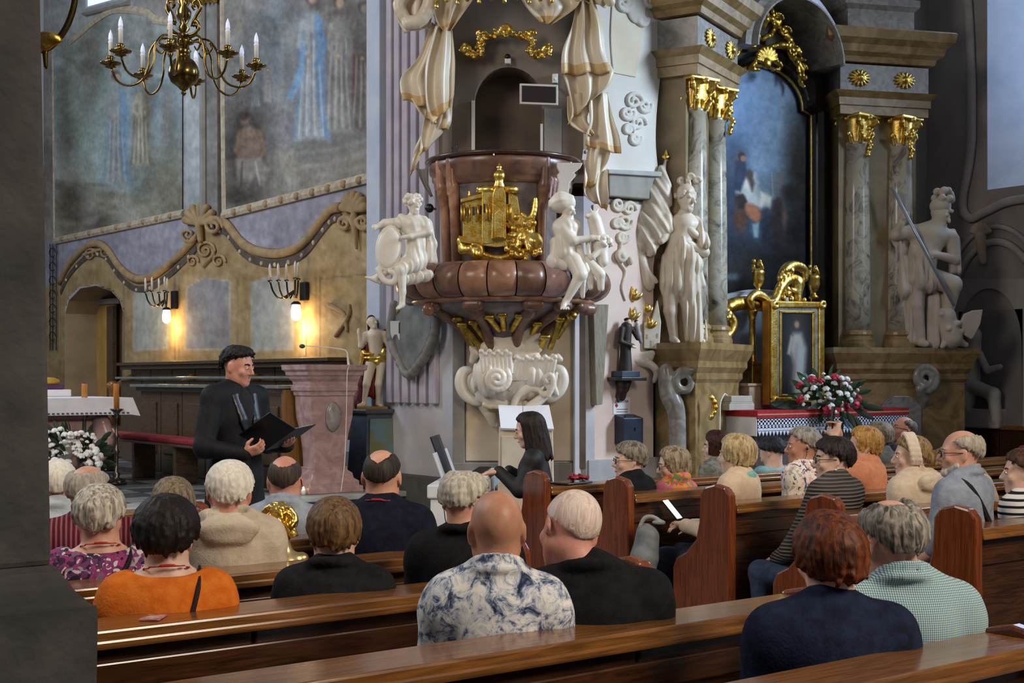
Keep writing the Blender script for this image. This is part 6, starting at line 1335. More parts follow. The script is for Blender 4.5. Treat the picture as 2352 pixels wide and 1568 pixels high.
f.c((1540, 655, 8), (1538, 715, 12), 21, 15, 8); f.c((1538, 715, 12), (1547, 775, 8), 15, 10, 6); f.c((1546, 780, 8), (1552, 786, 26), 10, 7)
f.c((1575, 650, 0), (1590, 760, 2), 24, 20, 8); f.c((1596, 778, 4), (1612, 784, 18), 9, 6)
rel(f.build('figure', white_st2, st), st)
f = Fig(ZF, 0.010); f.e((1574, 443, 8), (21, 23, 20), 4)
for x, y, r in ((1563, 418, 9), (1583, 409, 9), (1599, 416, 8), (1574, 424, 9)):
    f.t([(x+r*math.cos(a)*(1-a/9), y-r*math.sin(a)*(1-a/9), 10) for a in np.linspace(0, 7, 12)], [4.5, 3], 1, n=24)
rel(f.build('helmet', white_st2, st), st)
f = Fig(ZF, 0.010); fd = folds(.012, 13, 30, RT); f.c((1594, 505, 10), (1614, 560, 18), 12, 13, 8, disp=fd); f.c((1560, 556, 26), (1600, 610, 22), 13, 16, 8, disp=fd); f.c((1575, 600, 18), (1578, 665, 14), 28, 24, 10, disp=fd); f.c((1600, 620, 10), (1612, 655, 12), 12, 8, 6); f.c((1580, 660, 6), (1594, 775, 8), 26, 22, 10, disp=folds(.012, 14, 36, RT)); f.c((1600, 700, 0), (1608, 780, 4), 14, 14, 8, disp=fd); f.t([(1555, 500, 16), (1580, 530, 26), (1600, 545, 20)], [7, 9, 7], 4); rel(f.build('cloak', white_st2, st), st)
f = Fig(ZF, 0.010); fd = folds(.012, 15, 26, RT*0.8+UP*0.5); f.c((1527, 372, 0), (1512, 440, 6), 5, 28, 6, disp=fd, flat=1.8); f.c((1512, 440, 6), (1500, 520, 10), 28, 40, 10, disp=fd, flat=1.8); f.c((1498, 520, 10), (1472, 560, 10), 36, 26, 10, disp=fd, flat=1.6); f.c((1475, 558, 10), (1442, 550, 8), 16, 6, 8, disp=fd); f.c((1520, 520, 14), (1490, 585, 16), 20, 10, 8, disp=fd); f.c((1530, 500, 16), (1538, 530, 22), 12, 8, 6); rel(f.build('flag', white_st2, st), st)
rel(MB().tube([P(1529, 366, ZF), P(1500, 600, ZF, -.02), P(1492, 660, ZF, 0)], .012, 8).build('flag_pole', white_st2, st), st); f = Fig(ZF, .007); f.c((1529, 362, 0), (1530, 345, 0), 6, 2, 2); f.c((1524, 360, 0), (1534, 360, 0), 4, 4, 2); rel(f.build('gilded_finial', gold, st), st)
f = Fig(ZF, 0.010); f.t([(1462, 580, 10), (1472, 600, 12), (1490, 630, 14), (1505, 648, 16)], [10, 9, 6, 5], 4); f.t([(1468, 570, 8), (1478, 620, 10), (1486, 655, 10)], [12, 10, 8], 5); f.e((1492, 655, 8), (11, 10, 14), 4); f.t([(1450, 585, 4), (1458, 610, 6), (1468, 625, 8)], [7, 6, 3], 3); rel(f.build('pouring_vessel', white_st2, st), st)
# burning house relief with gilded flames below it
st = statue('burning_house_relief', 'white relief of a burning house with gilded flames', 'relief', 1492, 800, 13.5)
rel(MB().prism([P(x, y, 13.55) for x, y in ((1477, 742), (1477, 800), (1512, 802), (1516, 740), (1508, 690), (1495, 735))], -FW*0.10).build('house', white_st, st, bevel=.006), st)
rel(MB().prism([P(x, y, 13.55) for x, y in ((1456, 690), (1458, 790), (1477, 800), (1477, 690))], -FW*0.06).build('house_tower', white_st, st, bevel=.006), st)
for pts in (((1484, 768), (1484, 778), (1487, 778), (1487, 768)), ((1507, 766), (1507, 776), (1510, 776), (1510, 766)), ((1493, 782), (1493, 800), (1501, 800), (1501, 782))): rel(MB().prism([P(x, y, 13.55, .10) for x, y in pts], -FW*.004).build('house_window', ornm, st), st)
for x, y, r in ((1455, 677, 9), (1450, 722, 9), (1484, 708, 6), (1490, 742, 8)):
    f = Fig(13.5, .007); q = r/7; f.t([(x-5*q, y+8*q, 22), (x-3, y, 26), (x-5*q, y-14*q, 24)], [4, 5, 1.2], 2); f.t([(x, y+9*q, 22), (x+9*q, y+5, 26), (x+14*q, y-3*q, 24)], [4, 4, 1.2], 2); f.t([(x, y+6, 24), (x+3, y-2, 26), (x+3*q, y-9*q, 24)], [4, 4, 1.2], 2); f.e((x, y+7*q, 24), (9*q, 5, 6), 3); rel(f.build('flame', gold, st), st)
f = Fig(13.5, .010)
for i in range(7): f.c((1470, 815, 4), (1470+26*math.cos(math.pi*(1+i/6)), 812-18*math.sin(math.pi*(1+i/6)), 10), 6, 8, 3)
f.t([(1440, 810, 4), (1448, 825, 6), (1470, 832, 8), (1495, 838, 8), (1508, 855, 6), (1502, 876, 4)], [5, 8, 8, 7, 4], 4); rel(f.build('scroll_support', white_st, st), st)
# stucco garland on the pink panel
st = thing('stucco_garland', 'white stucco garland and scrolls on the pink pier panel', 'ornament', py_(1428, 620))
f = SD(0.009)
def yq(px, py, d=0.02): return py_(px, py, d)
for cx, cy, r0, fl_ in ((1430, 440, 14, 1), (1415, 470, 16, -1), (1440, 480, 16, 1), (1430, 510, 18, -1), (1412, 515, 12, 1), (1425, 545, 14, -1)): scroll_sd(f, yq, cx, cy, r0, 1.6, .022, .03, fl_)
f.tube([yq(x, y, .03) for x, y in crom([(1425, 540), (1420, 570), (1418, 600), (1432, 625), (1424, 660), (1432, 690)], 18)], [.02, .018, .01], .006); f.tube([yq(x, y, .03) for x, y in crom([(1428, 430), (1425, 420), (1432, 412)], 6)], [.015, .01], .006)
for i in range(12): a = i*0.52; f.el(yq(1420+9*math.cos(a), 588-10*math.sin(a), .05), (.028, .028, .028), None, .008)
f.el(yq(1420, 588, .06), (.04, .04, .04), None, .01); f.el(yq(1440, 600, .05), (.035, .035, .045), None, .01); rel(f.build('garland', ornm, st), st)
st = thing('stucco_scroll', 'pale stucco acanthus scroll on the arch above the impost', 'ornament', py_(1440, 290)); f = SD(.010)
for cx, cy, r0, fl_ in ((1445, 235, 20, 1), (1470, 245, 16, -1), (1430, 262, 16, -1), (1455, 285, 18, 1), (1432, 300, 12, 1), (1448, 320, 14, -1)): scroll_sd(f, lambda a, b, d: py_(a, b, .06+d), cx, cy, r0, 1.5, .025, .01, fl_)
rel(f.build('scroll_relief', archw, st), st)
st = thing('stucco_cartouche', 'pale stucco cartouche high on the arch', 'ornament', py_(1440, 20)); f = SD(.010)
for cx, cy, r0, fl_ in ((1480, 10, 16, 1), (1420, 12, 18, -1), (1462, 50, 12, -1)): scroll_sd(f, lambda a, b, d: py_(a, b, .075+d), cx, cy, r0, 1.5, .03, .01, fl_)
f.el(py_(1447, 20, .085), (.13, .03, .17), None, .02); rel(f.build('cartouche_relief', archw, st), st)
# soldier saint with lance on the right of the altar
ZS = 15.6; st = statue('soldier_statue', 'grey-white soldier saint with raised lance right of the altar', 'statue', 2125, 795, ZS)
f = Fig(ZS, 0.0115); f.face(2156, 497, 10, 26, 0.9, -0.1, 0.35); f.c((2146, 518, 4), (2142, 532, 4), 12, 14); f.c((2095, 535, 4), (2178, 545, 4), 20, 19, 12); f.c((2135, 545, 4), (2120, 590, 4), 36, 30, 14); f.c((2118, 588, 4), (2108, 640, 4), 33, 36, 12, disp=folds(.010, 21, 30, RT))
f.c((2086, 533, 6), (2054, 540, 8), 16, 14); f.c((2054, 540, 8), (2070, 505, 18), 12, 8); f.e((2072, 498, 22), (9, 9, 9)); f.c((2182, 548, 6), (2190, 596, 10), 17, 13); f.c((2190, 596, 10), (2140, 588, 32), 12, 8); f.e((2130, 588, 34), (10, 9, 8))
for i in range(4): f.c((2124+2*i, 582+4*i, 38), (2118+3*i, 586+4*i, 40), 3, 2.5, 1); f.c((2068, 493+4*i, 26), (2080, 491+4*i, 26), 3, 2.5, 1)
f.c((2100, 640, 6), (2102, 700, 8), 24, 18); f.c((2102, 700, 8), (2112, 780, 6), 17, 12); f.c((2112, 786, 8), (2120, 790, 22), 10, 8); f.c((2140, 640, 8), (2180, 655, 24), 24, 22); f.c((2180, 660, 24), (2172, 712, 16), 19, 14)
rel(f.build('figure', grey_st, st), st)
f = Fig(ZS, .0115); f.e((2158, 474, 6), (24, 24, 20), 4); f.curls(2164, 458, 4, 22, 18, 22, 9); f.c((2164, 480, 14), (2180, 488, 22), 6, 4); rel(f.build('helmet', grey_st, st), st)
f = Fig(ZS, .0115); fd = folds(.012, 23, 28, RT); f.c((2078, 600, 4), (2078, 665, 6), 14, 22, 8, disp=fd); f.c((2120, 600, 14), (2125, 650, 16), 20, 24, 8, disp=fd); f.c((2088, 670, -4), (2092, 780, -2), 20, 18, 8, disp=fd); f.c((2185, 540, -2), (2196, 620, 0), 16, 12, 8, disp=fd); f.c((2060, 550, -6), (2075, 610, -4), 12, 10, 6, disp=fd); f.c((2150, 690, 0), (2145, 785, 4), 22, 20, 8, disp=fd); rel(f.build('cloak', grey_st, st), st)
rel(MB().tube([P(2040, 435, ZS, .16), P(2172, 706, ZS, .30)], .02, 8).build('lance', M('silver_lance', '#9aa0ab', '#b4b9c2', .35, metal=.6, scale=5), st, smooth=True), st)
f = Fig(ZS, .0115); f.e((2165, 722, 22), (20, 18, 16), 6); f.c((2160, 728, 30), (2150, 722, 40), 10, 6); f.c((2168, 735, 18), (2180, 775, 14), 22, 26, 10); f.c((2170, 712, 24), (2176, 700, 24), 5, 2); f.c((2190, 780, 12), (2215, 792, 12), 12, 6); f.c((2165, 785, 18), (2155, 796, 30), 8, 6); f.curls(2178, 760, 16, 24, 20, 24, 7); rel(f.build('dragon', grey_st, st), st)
rel(MB().prism([P(x, y, ZS, .1) for x, y in ((2195, 745), (2205, 722), (2225, 714), (2248, 712), (2242, 745), (2230, 770), (2222, 780), (2205, 770))], -FW*.05).build('dragon_wing', grey_st, st, bevel=.012), st)
# painted figure of the risen Christ on a blue pedestal
ZX = 14.0; pd = thing('statue_pedestal', 'tapered dark blue pedestal with painted landscape panel', 'pedestal', P(855, 1115, ZX)*np.array([1, 1, 0])+np.array([0, 0, .46]))
cx_, cy_ = P(856, 1000, ZX)[:2]; zb = .462; zt_ = CAMZ-(945-HOR)/F*ZX
bl = M('pedestal_blue', '#38424e', '#475260', .6, scale=8); rel(MB().loft([[(cx_+a*w1, cy_+b*w1, z) for a, b in ((-1, -1), (1, -1), (1, 1), (-1, 1))] for w1, z in ((.215, zb), (.20, zb+.1), (.165, zt_-.05), (.165, zt_-.02))]).build('body', bl, pd, bevel=.008), pd); rel(MB().loft([[(cx_+a*w1, cy_+b*w1, z) for a, b in ((-1, -1), (1, -1), (1, 1), (-1, 1))] for w1, z in ((.17, zt_-.03), (.205, zt_-.01), (.215, zt_+.015), (.205, zt_+.03))]).build('top_slab', M('pedestal_top', '#4c4f52', '#5a5d60', .5), pd), pd)
lp = M('painted_landscape', '#5d7f8c', '#6f6f45', .6, scale=5, st=(1, 1, 1.6)); rel(MB().prism([(cx_-.14, cy_-.178, zt_-.07), (cx_+.14, cy_-.178, zt_-.07), (cx_+.165, cy_-.205, zb+.12), (cx_-.165, cy_-.205, zb+.12)], (0, -.004, 0)).build('painted_panel', lp, pd), pd)
st = statue('christ_statue', 'painted carved figure with gilded loincloth and red cloak on the blue pedestal', 'statue', 857, 940, ZX); skst = M('painted_flesh', '#d9c8ae', '#e4d6bf', .45, scale=6)
rel(MB().prism([P(x, y, ZX, -.12) for x, y in ((822, 933), (822, 943), (893, 943), (893, 933))], -FW*.24).build('plinth', M('ochre_plinth', '#8a6a3a', '#a07e48', .6), st, bevel=.006), st)
f = Fig(ZX, .0085); f.face(856, 742, 8, 15.5, .8, 0, -.25); f.c((858, 755, 2), (860, 764, 2), 6, 7); f.c((842, 770, 2), (884, 768, 0), 9, 9, 5); f.c((862, 772, 2), (864, 812, 2), 19, 15, 6); f.c((842, 770, 2), (830, 795, 6), 8, 6); f.c((830, 795, 6), (826, 766, 10), 6, 4); f.e((825, 760, 10), (4, 3, 7)); f.c((884, 770, 2), (895, 800, 2), 8, 6); f.c((895, 800, 2), (900, 776, 6), 5, 4)
f.c((852, 835, 2), (843, 882, 8), 13, 9); f.c((843, 882, 8), (836, 926, 2), 8.5, 5); f.c((836, 928, 4), (825, 931, 12), 5, 4); f.c((878, 835, 0), (870, 882, 6), 12, 8.5); f.c((870, 882, 6), (868, 926, 0), 8, 5); f.c((868, 928, 2), (876, 931, 10), 5, 4); rel(f.build('figure', skst, st), st)
f = Fig(ZX, .0085); f.c((850, 818, 2), (880, 818, 0), 15, 14, 5, disp=folds(.006, 31, 60, UP)); f.c((852, 830, 6), (885, 830, 4), 8, 7, 4); f.c((836, 808, 4), (828, 842, 4), 6, 4, 3); f.c((882, 805, 6), (868, 832, 10), 7, 5, 3); rel(f.build('loincloth', gold, st), st)
f = Fig(ZX, .0085); f.e((853, 733, 2), (10, 9, 10), 3); f.c((848, 738, 0), (848, 760, -2), 6, 4); f.c((862, 740, -2), (866, 758, -2), 5, 3); f.c((862, 752, 10), (862, 757, 12), 4, 3); rel(f.build('hair', hairmat('#1c1411', '#33241c'), st), st)
f = Fig(ZX, .010); fd = folds(.010, 32, 44, RT); f.c((886, 765, -6), (896, 812, -4), 11, 9, 5, disp=fd); f.c((846, 800, -10), (835, 880, -10), 16, 14, 6, disp=fd); f.c((835, 880, -10), (822, 928, -8), 13, 12, 6, disp=fd); f.c((870, 810, -12), (855, 900, -10), 16, 14, 6, disp=fd); rel(f.build('cloak', M('red_drape', '#5a1a1c', '#732226', .5, scale=6), st), st)
bn = thing('banner', 'small white swallow-tailed banner with diamond emblem', 'banner', P(918, 760, 13.6))
rel(MB().tube([P(902, 800, 13.9), P(908, 735, 13.7), P(914, 714, 13.6)], .008, 6).build('staff', gold_dk, bn), bn); rel(MB().prism([P(x, y, 13.6) for x, y in ((896, 737), (938, 737), (937, 768), (932, 781), (928, 770), (922, 768), (917, 782), (912, 768), (906, 768), (901, 778), (897, 765))], -FW*.012).build('cloth', cloth_w, bn), bn)
for a in (0, 1): rel(MB().tube([P(x, y, 13.6, .014) for x, y in (((917, 740), (926, 752), (917, 767), (908, 752), (917, 740)) if a == 0 else ((917, 742), (917, 765)))], .006, 5).build('emblem', M('emblem_brown', '#6b4a30', None, .7), bn), bn); 
rel(MB().sph(P(914, 712, 13.6), .02, 8, 6).build('finial', gold, bn, smooth=True), bn)
pq = thing('wall_cartouche', 'dark scalloped stone cartouche on the fluted pier', 'plaque', onx(950, 760, 7.25))
pts = crom([(905, 700), (898, 760), (905, 800), (918, 830), (938, 862), (962, 838), (985, 800), (1000, 760), (998, 715), (985, 690), (940, 690)], 30); rel(MB().prism([onx(x, y, 7.29) for x, y in pts], (-.06, 0, 0)).build('slab', M('cartouche_stone', '#5d5e5c', '#7b7b76', .6, scale=6), pq, bevel=.015), pq)
f = SD(.014); [f.rc(onx(pts[i][0], pts[i][1], 7.23), onx(pts[i+1][0], pts[i+1][1], 7.23), .045, None, .01, disp=wrinkle(.012, i)) for i in range(len(pts)-1)]; rel(f.build('scalloped_rim', M('cartouche_rim', '#6d6a62', '#86827a', .6, scale=8), pq), pq)
# Saint with child on bracket, notice and alms box
ya = 10.01-.02
def A(px, py, d=0.0): return py_(px, py, d+.02)
st = thing('saint_figurine', 'small brown-robed saint holding a child on a wall bracket', 'statue', A(1422, 865)); f = SD(.007); u = 13.35/F
def ac(a, b, r1, r2=None, k=.008, m=0): f.rc(A(*a), A(*b), r1*u, (r2 or r1)*u, k, m=m)
ac((1422, 752, .09), (1420, 800, .09), 13, 12); ac((1420, 800, .09), (1420, 858, .09), 12, 16); ac((1410, 756, .1), (1404, 785, .12), 7, 6); ac((1404, 785, .12), (1426, 795, .16), 6, 5); ac((1434, 756, .1), (1440, 778, .14), 6, 5); rel(f.build('robe', M('brown_habit', '#241c18', '#352a23', .6, scale=8), st), st)
f = SD(.0065); f.el(A(1424, 741, .1), np.array([7, 8, 9.5])*u, None, .004); ac((1424, 748, .1), (1423, 754, .09), 4, 5); ac((1424, 796, .17), (1430, 798, .17), 4, 3); f.el(A(1440, 743, .13), np.array([5, 5, 6])*u, None, .004); rel(f.build('head', skst, st), st)
f = SD(.0065); f.el(A(1424, 735, .09), np.array([8, 8, 5])*u, None, .003); f.el(A(1440, 739, .12), np.array([5.5, 5, 4])*u, None, .003); rel(f.build('hair', hairmat('#140f0d', '#241a15'), st), st)
f = SD(.0065); ac((1440, 752, .13), (1442, 770, .14), 6, 7); ac((1442, 770, .14), (1446, 786, .15), 6, 4); rel(f.build('child', M('child_robe', '#8e8c90', '#a2a0a2', .6, scale=8), st), st)
rel(MB().box(tuple(A(1400, 866)+np.array([0, -.17, 0])), tuple(A(1441, 852)+np.array([0, -.01, 0]))).build('base', M('blue_base', '#27384a', '#30445a', .5), st, bevel=.006), st)
br = thing('wall_bracket', 'dark wooden bracket under the brown-robed figurine', 'bracket', A(1420, 890)); bm_ = wood('bracket_wood', '#1d1614', '#2c211c', .35)
rel(MB().box(tuple(A(1391, 874)+np.array([0, -.22, 0])), tuple(A(1449, 866)+np.array([0, -.0, 0]))).build('shelf', bm_, br, bevel=.006), br); f = SD(.009); ac((1420, 878, .06), (1420, 890, .06), 19, 14); ac((1420, 890, .05), (1418, 910, .03), 12, 12); rel(f.build('corbel', bm_, br), br)
sg = thing('notice_sheet', 'white alms notice sheet above the dark collection box', 'notice', A(1424, 950)); rel(MB().prism([A(x, y, 0) for x, y in ((1405, 913), (1405, 951), (1443, 950), (1443, 912))], (0, -.006, 0)).build('sheet', paper, sg), sg)
def text(body, p, h, mat, par, ax=0.0, name='lettering'):
    cu = bpy.data.curves.new(name, 'FONT'); cu.body = body; cu.size = h; cu.align_x = 'CENTER'; cu.extrude = .0006; tmp = bpy.data.objects.new(name, cu); COL.objects.link(tmp); dg = bpy.context.evaluated_depsgraph_get(); me = bpy.data.meshes.new_from_object(tmp.evaluated_get(dg)); bpy.data.objects.remove(tmp); o = link(name, me, par, mat); o.location = tuple(p); o.rotation_euler = (math.pi/2, 0, ax); return rel(o, par)
ink = M('ink', '#20222c', None, .8); redink = M('red_ink', '#b02a2a', None, .8)
text('JAŁMUŻNA', A(1424, 924, .008), .036, ink, sg); rel(MB().prism([A(x, y, .006) for x, y in ((1412, 926), (1408, 931), (1412, 936), (1416, 931))], (0, -.002, 0)).build('emblem', redink, sg), sg)
for yy in (939, 945): rel(MB().prism([A(x, y, .006) for x, y in ((1412, yy), (1412, yy+1.3), (1438, yy+1), (1438, yy-.3))], (0, -.001, 0)).build('text_line', ink, sg), sg)
bx_ = thing('alms_box', 'dark blue metal collection box on the pier', 'box', A(1430, 1015)); bxm = M('box_blue', '#262c3a', '#30384a', .4, metal=.3, scale=6)
p0 = A(1408, 1020); p1 = A(1453, 955); rel(MB().prism([(p0[0], p0[1], p0[2]), (p0[0], p0[1]-.14, p0[2]), (p0[0], p0[1]-.14, p1[2]-.015), (p0[0], p0[1], p1[2]+.02)], (p1[0]-p0[0], 0, 0)).build('case', bxm, bx_, bevel=.006), bx_); rel(MB().tube([(.5*(p0[0]+p1[0])+.02, p0[1]-.145, p0[2]+.14), (.5*(p0[0]+p1[0])+.02, p0[1]-.145, p0[2]+.17)], .008, 6).build('keyhole', iron, bx_), bx_); rel(MB().box((p0[0]+.06, p0[1]-.1, p1[2]-.01), (p1[0]-.06, p0[1]-.08, p1[2]+.012)).build('coin_slot', iron, bx_), bx_)
# black ball lamp on the pier behind the cherub
o = thing('ball_loudspeaker', 'round black loudspeaker behind the seated cherub', 'speaker', P(985, 478, 12.8)); rel(MB().sph(P(986, 478, 12.8), .045, 14, 10).build('body', blackp, o, smooth=True), o); rel(MB().tube([P(986, 478, 12.8), P(1000, 480, 13.0)], .012, 6).build('arm', iron, o), o)
# white square column piece on the pulpit's right
o = thing('marble_baluster', 'pale marble baluster at the right end of the pulpit parapet', 'baluster', P(1298, 440, 12.4)); c_ = P(1294, 455, 12.35); rel(MB().loft([[c_+RT*(dx+sh_)+UP*z-FW*q_ for dx, q_ in ((-w1, 0), (w1, 0), (w1, -.08), (-w1, -.08))] for w1, z, sh_ in ((.055, 0, -.01), (.05, .15, .01), (.075, .19, .02), (.09, .22, .03), (.065, .24, .03), (.11, .29, .05), (.12, .33, .06))]).build('shaft', archw, o, bevel=.006), o)
o = thing('id_card', 'small white card stuck beside the pulpit rail', 'card', P(1341, 362, 12.6)); rel(MB().prism([P(x, y, 12.6, .2) for x, y in ((1337, 352), (1334, 375), (1343, 376), (1347, 353))], -FW*.01).build('sheet', paper, o), o); rel(MB().sph(P(1341, 358, 12.6, .215), (.012, .012, .016), 6, 5).build('print', iron, o), o)
# ---------------------------------------------------------------- side altar
AX = 11.4
alt = thing('side_altar', 'tall baroque side altar with marble columns and gilded capitals', 'altar', (AX, 10.3, 0))
def offs(poly, o):                           # offset a convex plan polygon outwards
    n = len(poly); p = [np.array(q, float) for q in poly]; area_ = sum(p[i][0]*p[(i+1) % n][1]-p[(i+1) % n][0]*p[i][1] for i in range(n)); sg_ = 1 if area_ > 0 else -1; out = []
    for i in range(n):
        a, b, c_ = p[i-1], p[i], p[(i+1) % n]; e1 = (b-a)/np.linalg.norm(b-a); e2 = (c_-b)/np.linalg.norm(c_-b)
        n1 = np.array([e1[1], -e1[0]])*sg_; n2 = np.array([e2[1], -e2[0]])*sg_; m = n1+n2; m /= (m @ m)/2
        out.append(b+m*o)
    return out
def moulded(plan, prof, nm, mat, par=alt, smooth=False, bevel=0.0):
    return rel(MB().loft([[(q[0], q[1], z) for q in offs(plan, o)] for o, z in prof]).build(nm, mat, par, smooth, bevel), par)
def wing(sg_, ext_o, ext_i=.26, front=.26, back=.55):
    c1, c2 = np.array([1.195, 10.13]), np.array([1.709, 9.91]); d = (c2-c1)/np.linalg.norm(c2-c1); n = np.array([d[1], -d[0]]); n = n if n[1] < 0 else -n
    pl = [c1-d*ext_i+n*front, c2+d*ext_o+n*front, c2+d*ext_o-n*back, c1-d*ext_i-n*back]
    return [(AX+sg_*q[0], min(q[1], 10.49)) for q in pl]
PED = [(.05, 0), (.05, .32), (.0, .36), (.0, 1.56), (.03, 1.60), (.03, 1.66), (.07, 1.72), (.07, 1.78), (.11, 1.86), (.13, 1.90), (.13, 1.965)]
ENT = [(o_, z_-.12) for o_, z_ in [(0, 4.80), (0, 4.90), (.02, 4.905), (.02, 4.99), (.06, 5.03), (.09, 5.06), (.0, 5.07), (.0, 5.38), (.05, 5.40), (.07, 5.46), (.13, 5.50), (.15, 5.58), (.22, 5.64), (.24, 5.74), (.22, 5.76), (.0, 5.78)]]
for sg_ in (-1, 1):
    wp = wing(1, .80) if sg_ > 0 else [(10.52, 9.95), (9.42, 9.50), (9.36, 10.02), (10.3, 10.48)]
    moulded(wp, PED[:5], 'pedestal', marble_yl); moulded(wp, PED[4:], 'pedestal_cornice', marble_yl)
    w1 = wing(sg_, .32)
    moulded(w1, ENT[:6], 'architrave', marble_yl); moulded(w1, ENT[6:8], 'frieze', marble_gr); moulded(w1, ENT[8:], 'cornice', marble_yl)
    # attic block above the cornice
    moulded(wing(sg_, .18, .12, .18, .4), [(0, 5.65), (0, 5.93), (.05, 5.98), (.05, 6.06), (0, 6.08), (-.1, 6.18), (-.12, 7.2)], 'attic_block', marble_gr)
    moulded(wing(sg_, .25, .2, .10, .55), [(0, 1.96), (0, 4.70)], 'wing_backing', M('altar_ochre', '#7d6a4c', '#94805c', .5, scale=3, dist=1) if sg_ < 0 else bpy.data.materials['altar_ochre'])
    for k, (dx, y) in enumerate(((1.195, 10.13), (1.709, 9.91))):
        c_ = (AX+sg_*dx, y-0.10, 0)
        cl = rel(thing('column', None, None, c_), alt); cl.matrix_basis = Matrix.Identity(4)
        sub(MB().lathe([(.21, 1.96), (.21, 2.02), (.20, 2.03), (.20, 2.06), (.175, 2.08), (.175, 2.10), (.19, 2.12), (.185, 2.15), (.16, 2.17)], c_, 24).build('column_base', marble_yl, alt, smooth=False), cl)
        sub(MB().lathe([(.158, 2.16), (.156, 2.6), (.153, 3.2), (.145, 3.8), (.135, 4.33), (.145, 4.34), (.145, 4.37), (.13, 4.38)], c_, 28).build('column_shaft', col_marb, alt, smooth=True), cl)
        s = SD(.0095)
        s.rc((c_[0], c_[1], 4.36), (c_[0], c_[1], 4.74), .125, .155, .02); s.bx((c_[0], c_[1], 4.775), (.20, .20, .024), None, .006, .008)
        for j in range(8):
            a = j*math.pi/4+.2; e = np.array([math.cos(a), math.sin(a), 0]); b0 = np.array([c_[0], c_[1], 0])
            s.tube([b0+e*.14+UP*4.40, b0+e*.165+UP*4.48, b0+e*.20+UP*4.53, b0+e*.215+UP*4.50], [.028, .03, .022, .012], .008)
            s.tube([b0+e*.15+UP*4.52, b0+e*.17+UP*4.60, b0+e*.20+UP*4.635, b0+e*.21+UP*4.61], [.026, .026, .02, .01], .008) if j % 2 else None
        for j in range(4):
            a = math.pi/4+j*math.pi/2; e = np.array([math.cos(a), math.sin(a), 0]); b0 = np.array([c_[0], c_[1], 0]); t_ = np.array([-e[1], e[0], 0])
            s.tube([b0+e*(.19+.055*math.cos(q)*(1-q/12))+UP*(4.69+.055*math.sin(q)*(1-q/12)) for q in np.linspace(0, 9, 20)], .022, .006)
            s.el(b0+np.array([math.cos(a+.785), math.sin(a+.785), 0])*.19+UP*4.74, (.035, .035, .035), None, .008)
        if k == 0 or sg_ > 0:
            e = np.array([-.55*sg_ if sg_ < 0 else .1, -.83, 0]); rq = random.Random(k+5*sg_)
            for j in range(9): s.el(np.array(c_)+e*(.19)+np.array([rq.uniform(-.03, .03), rq.uniform(-.02, .02), 4.60-j*.048]), (.03, .03, .035), None, .01)
        cp_ = sub(s.build('capital', gold, alt), cl); cp_.matrix_basis = Matrix.Translation((0, 0, 4.33)) @ Matrix.Diagonal((1, 1, .82, 1)) @ Matrix.Translation((0, 0, -4.36))
    # gilded rosettes on the frieze
    c1, c2 = np.array([1.195, 10.13]), np.array([1.709, 9.91]); d = (c2-c1)/np.linalg.norm(c2-c1); n = np.array([d[1], -d[0]]); n = n if n[1] < 0 else -n
    for t in (-.02, .56):
        q = c1+d*t+n*.265; pc = np.array([AX+sg_*q[0], q[1], 5.10]); tn = np.array([sg_*d[0], d[1], 0]); nn = np.array([sg_*n[0], n[1], 0]); s = SD(.0075); s.el(pc+nn*.02, (.045, .045, .04), None, .01)
        for j in range(14): a = j*2*math.pi/14; v = tn*math.cos(a)*1.15+UP*math.sin(a)*.85; s.rc(pc+v*.04+nn*.015, pc+v*.105+nn*.01, .016, .014, .006)
        rel(s.build('gilded_rosette', gold, alt), alt)
# pedestal panels
q = wing(1, .80); a_, b_2 = np.array(q[0]), np.array(q[1]); dd = (b_2-a_)/np.linalg.norm(b_2-a_); nn = np.array([dd[1], -dd[0]]); nn = nn if nn[1] < 0 else -nn; L = np.linalg.norm(b_2-a_)
pp3 = lambda t, z, o=.0: (a_[0]+dd[0]*L*t+nn[0]*o, a_[1]+dd[1]*L*t+nn[1]*o, z)
rel(MB().prism([pp3(t, z) for t, z in ((.32, .55), (.32, 1.28), (.36, 1.36), (.42, 1.40), (.55, 1.40), (.60, 1.36), (.64, 1.28), (.64, .55))], (nn[0]*.02, nn[1]*.02, 0)).build('pedestal_panel', marble_gr, alt, bevel=.008), alt)
s = SD(.012); s.tube([P(2125+26*math.cos(t)*(1-t/16), 868-28*math.sin(t)*(1-t/16), 15.5) for t in np.linspace(-1.2, 11, 40)], [.045, .03], .01); s.tube([P(2112, 893, 15.5), P(2120, 915, 15.6), P(2108, 950, 15.7)], [.05, .07, .06], .02); rel(s.build('volute', marble_gr, alt), alt)
s = SD(.012); s.tube([P(x, y, 13.25) for x, y in crom([(1562, 868), (1578, 862), (1588, 878), (1578, 895), (1560, 892), (1552, 872), (1565, 852), (1590, 850)], 24)], [.02, .04, .045], .01); s.tube([P(x, y, 13.3) for x, y in crom([(1530, 850), (1535, 900), (1552, 940), (1556, 1000), (1556, 1060)], 16)], [.07, .09, .08, .08], .03); rel(s.build('volute', marble_gr, alt), alt)
s = SD(.008); s.el(P(1638, 935, 13.3), np.array([.02, .02, .12]), None, .01)
for j in range(12): s.el(P(1638+6*math.cos(j), 935+24*math.sin(j*.52), 13.28), (.022, .022, .028), None, .01)
rel(s.build('gilded_medallion', gold, alt), alt)
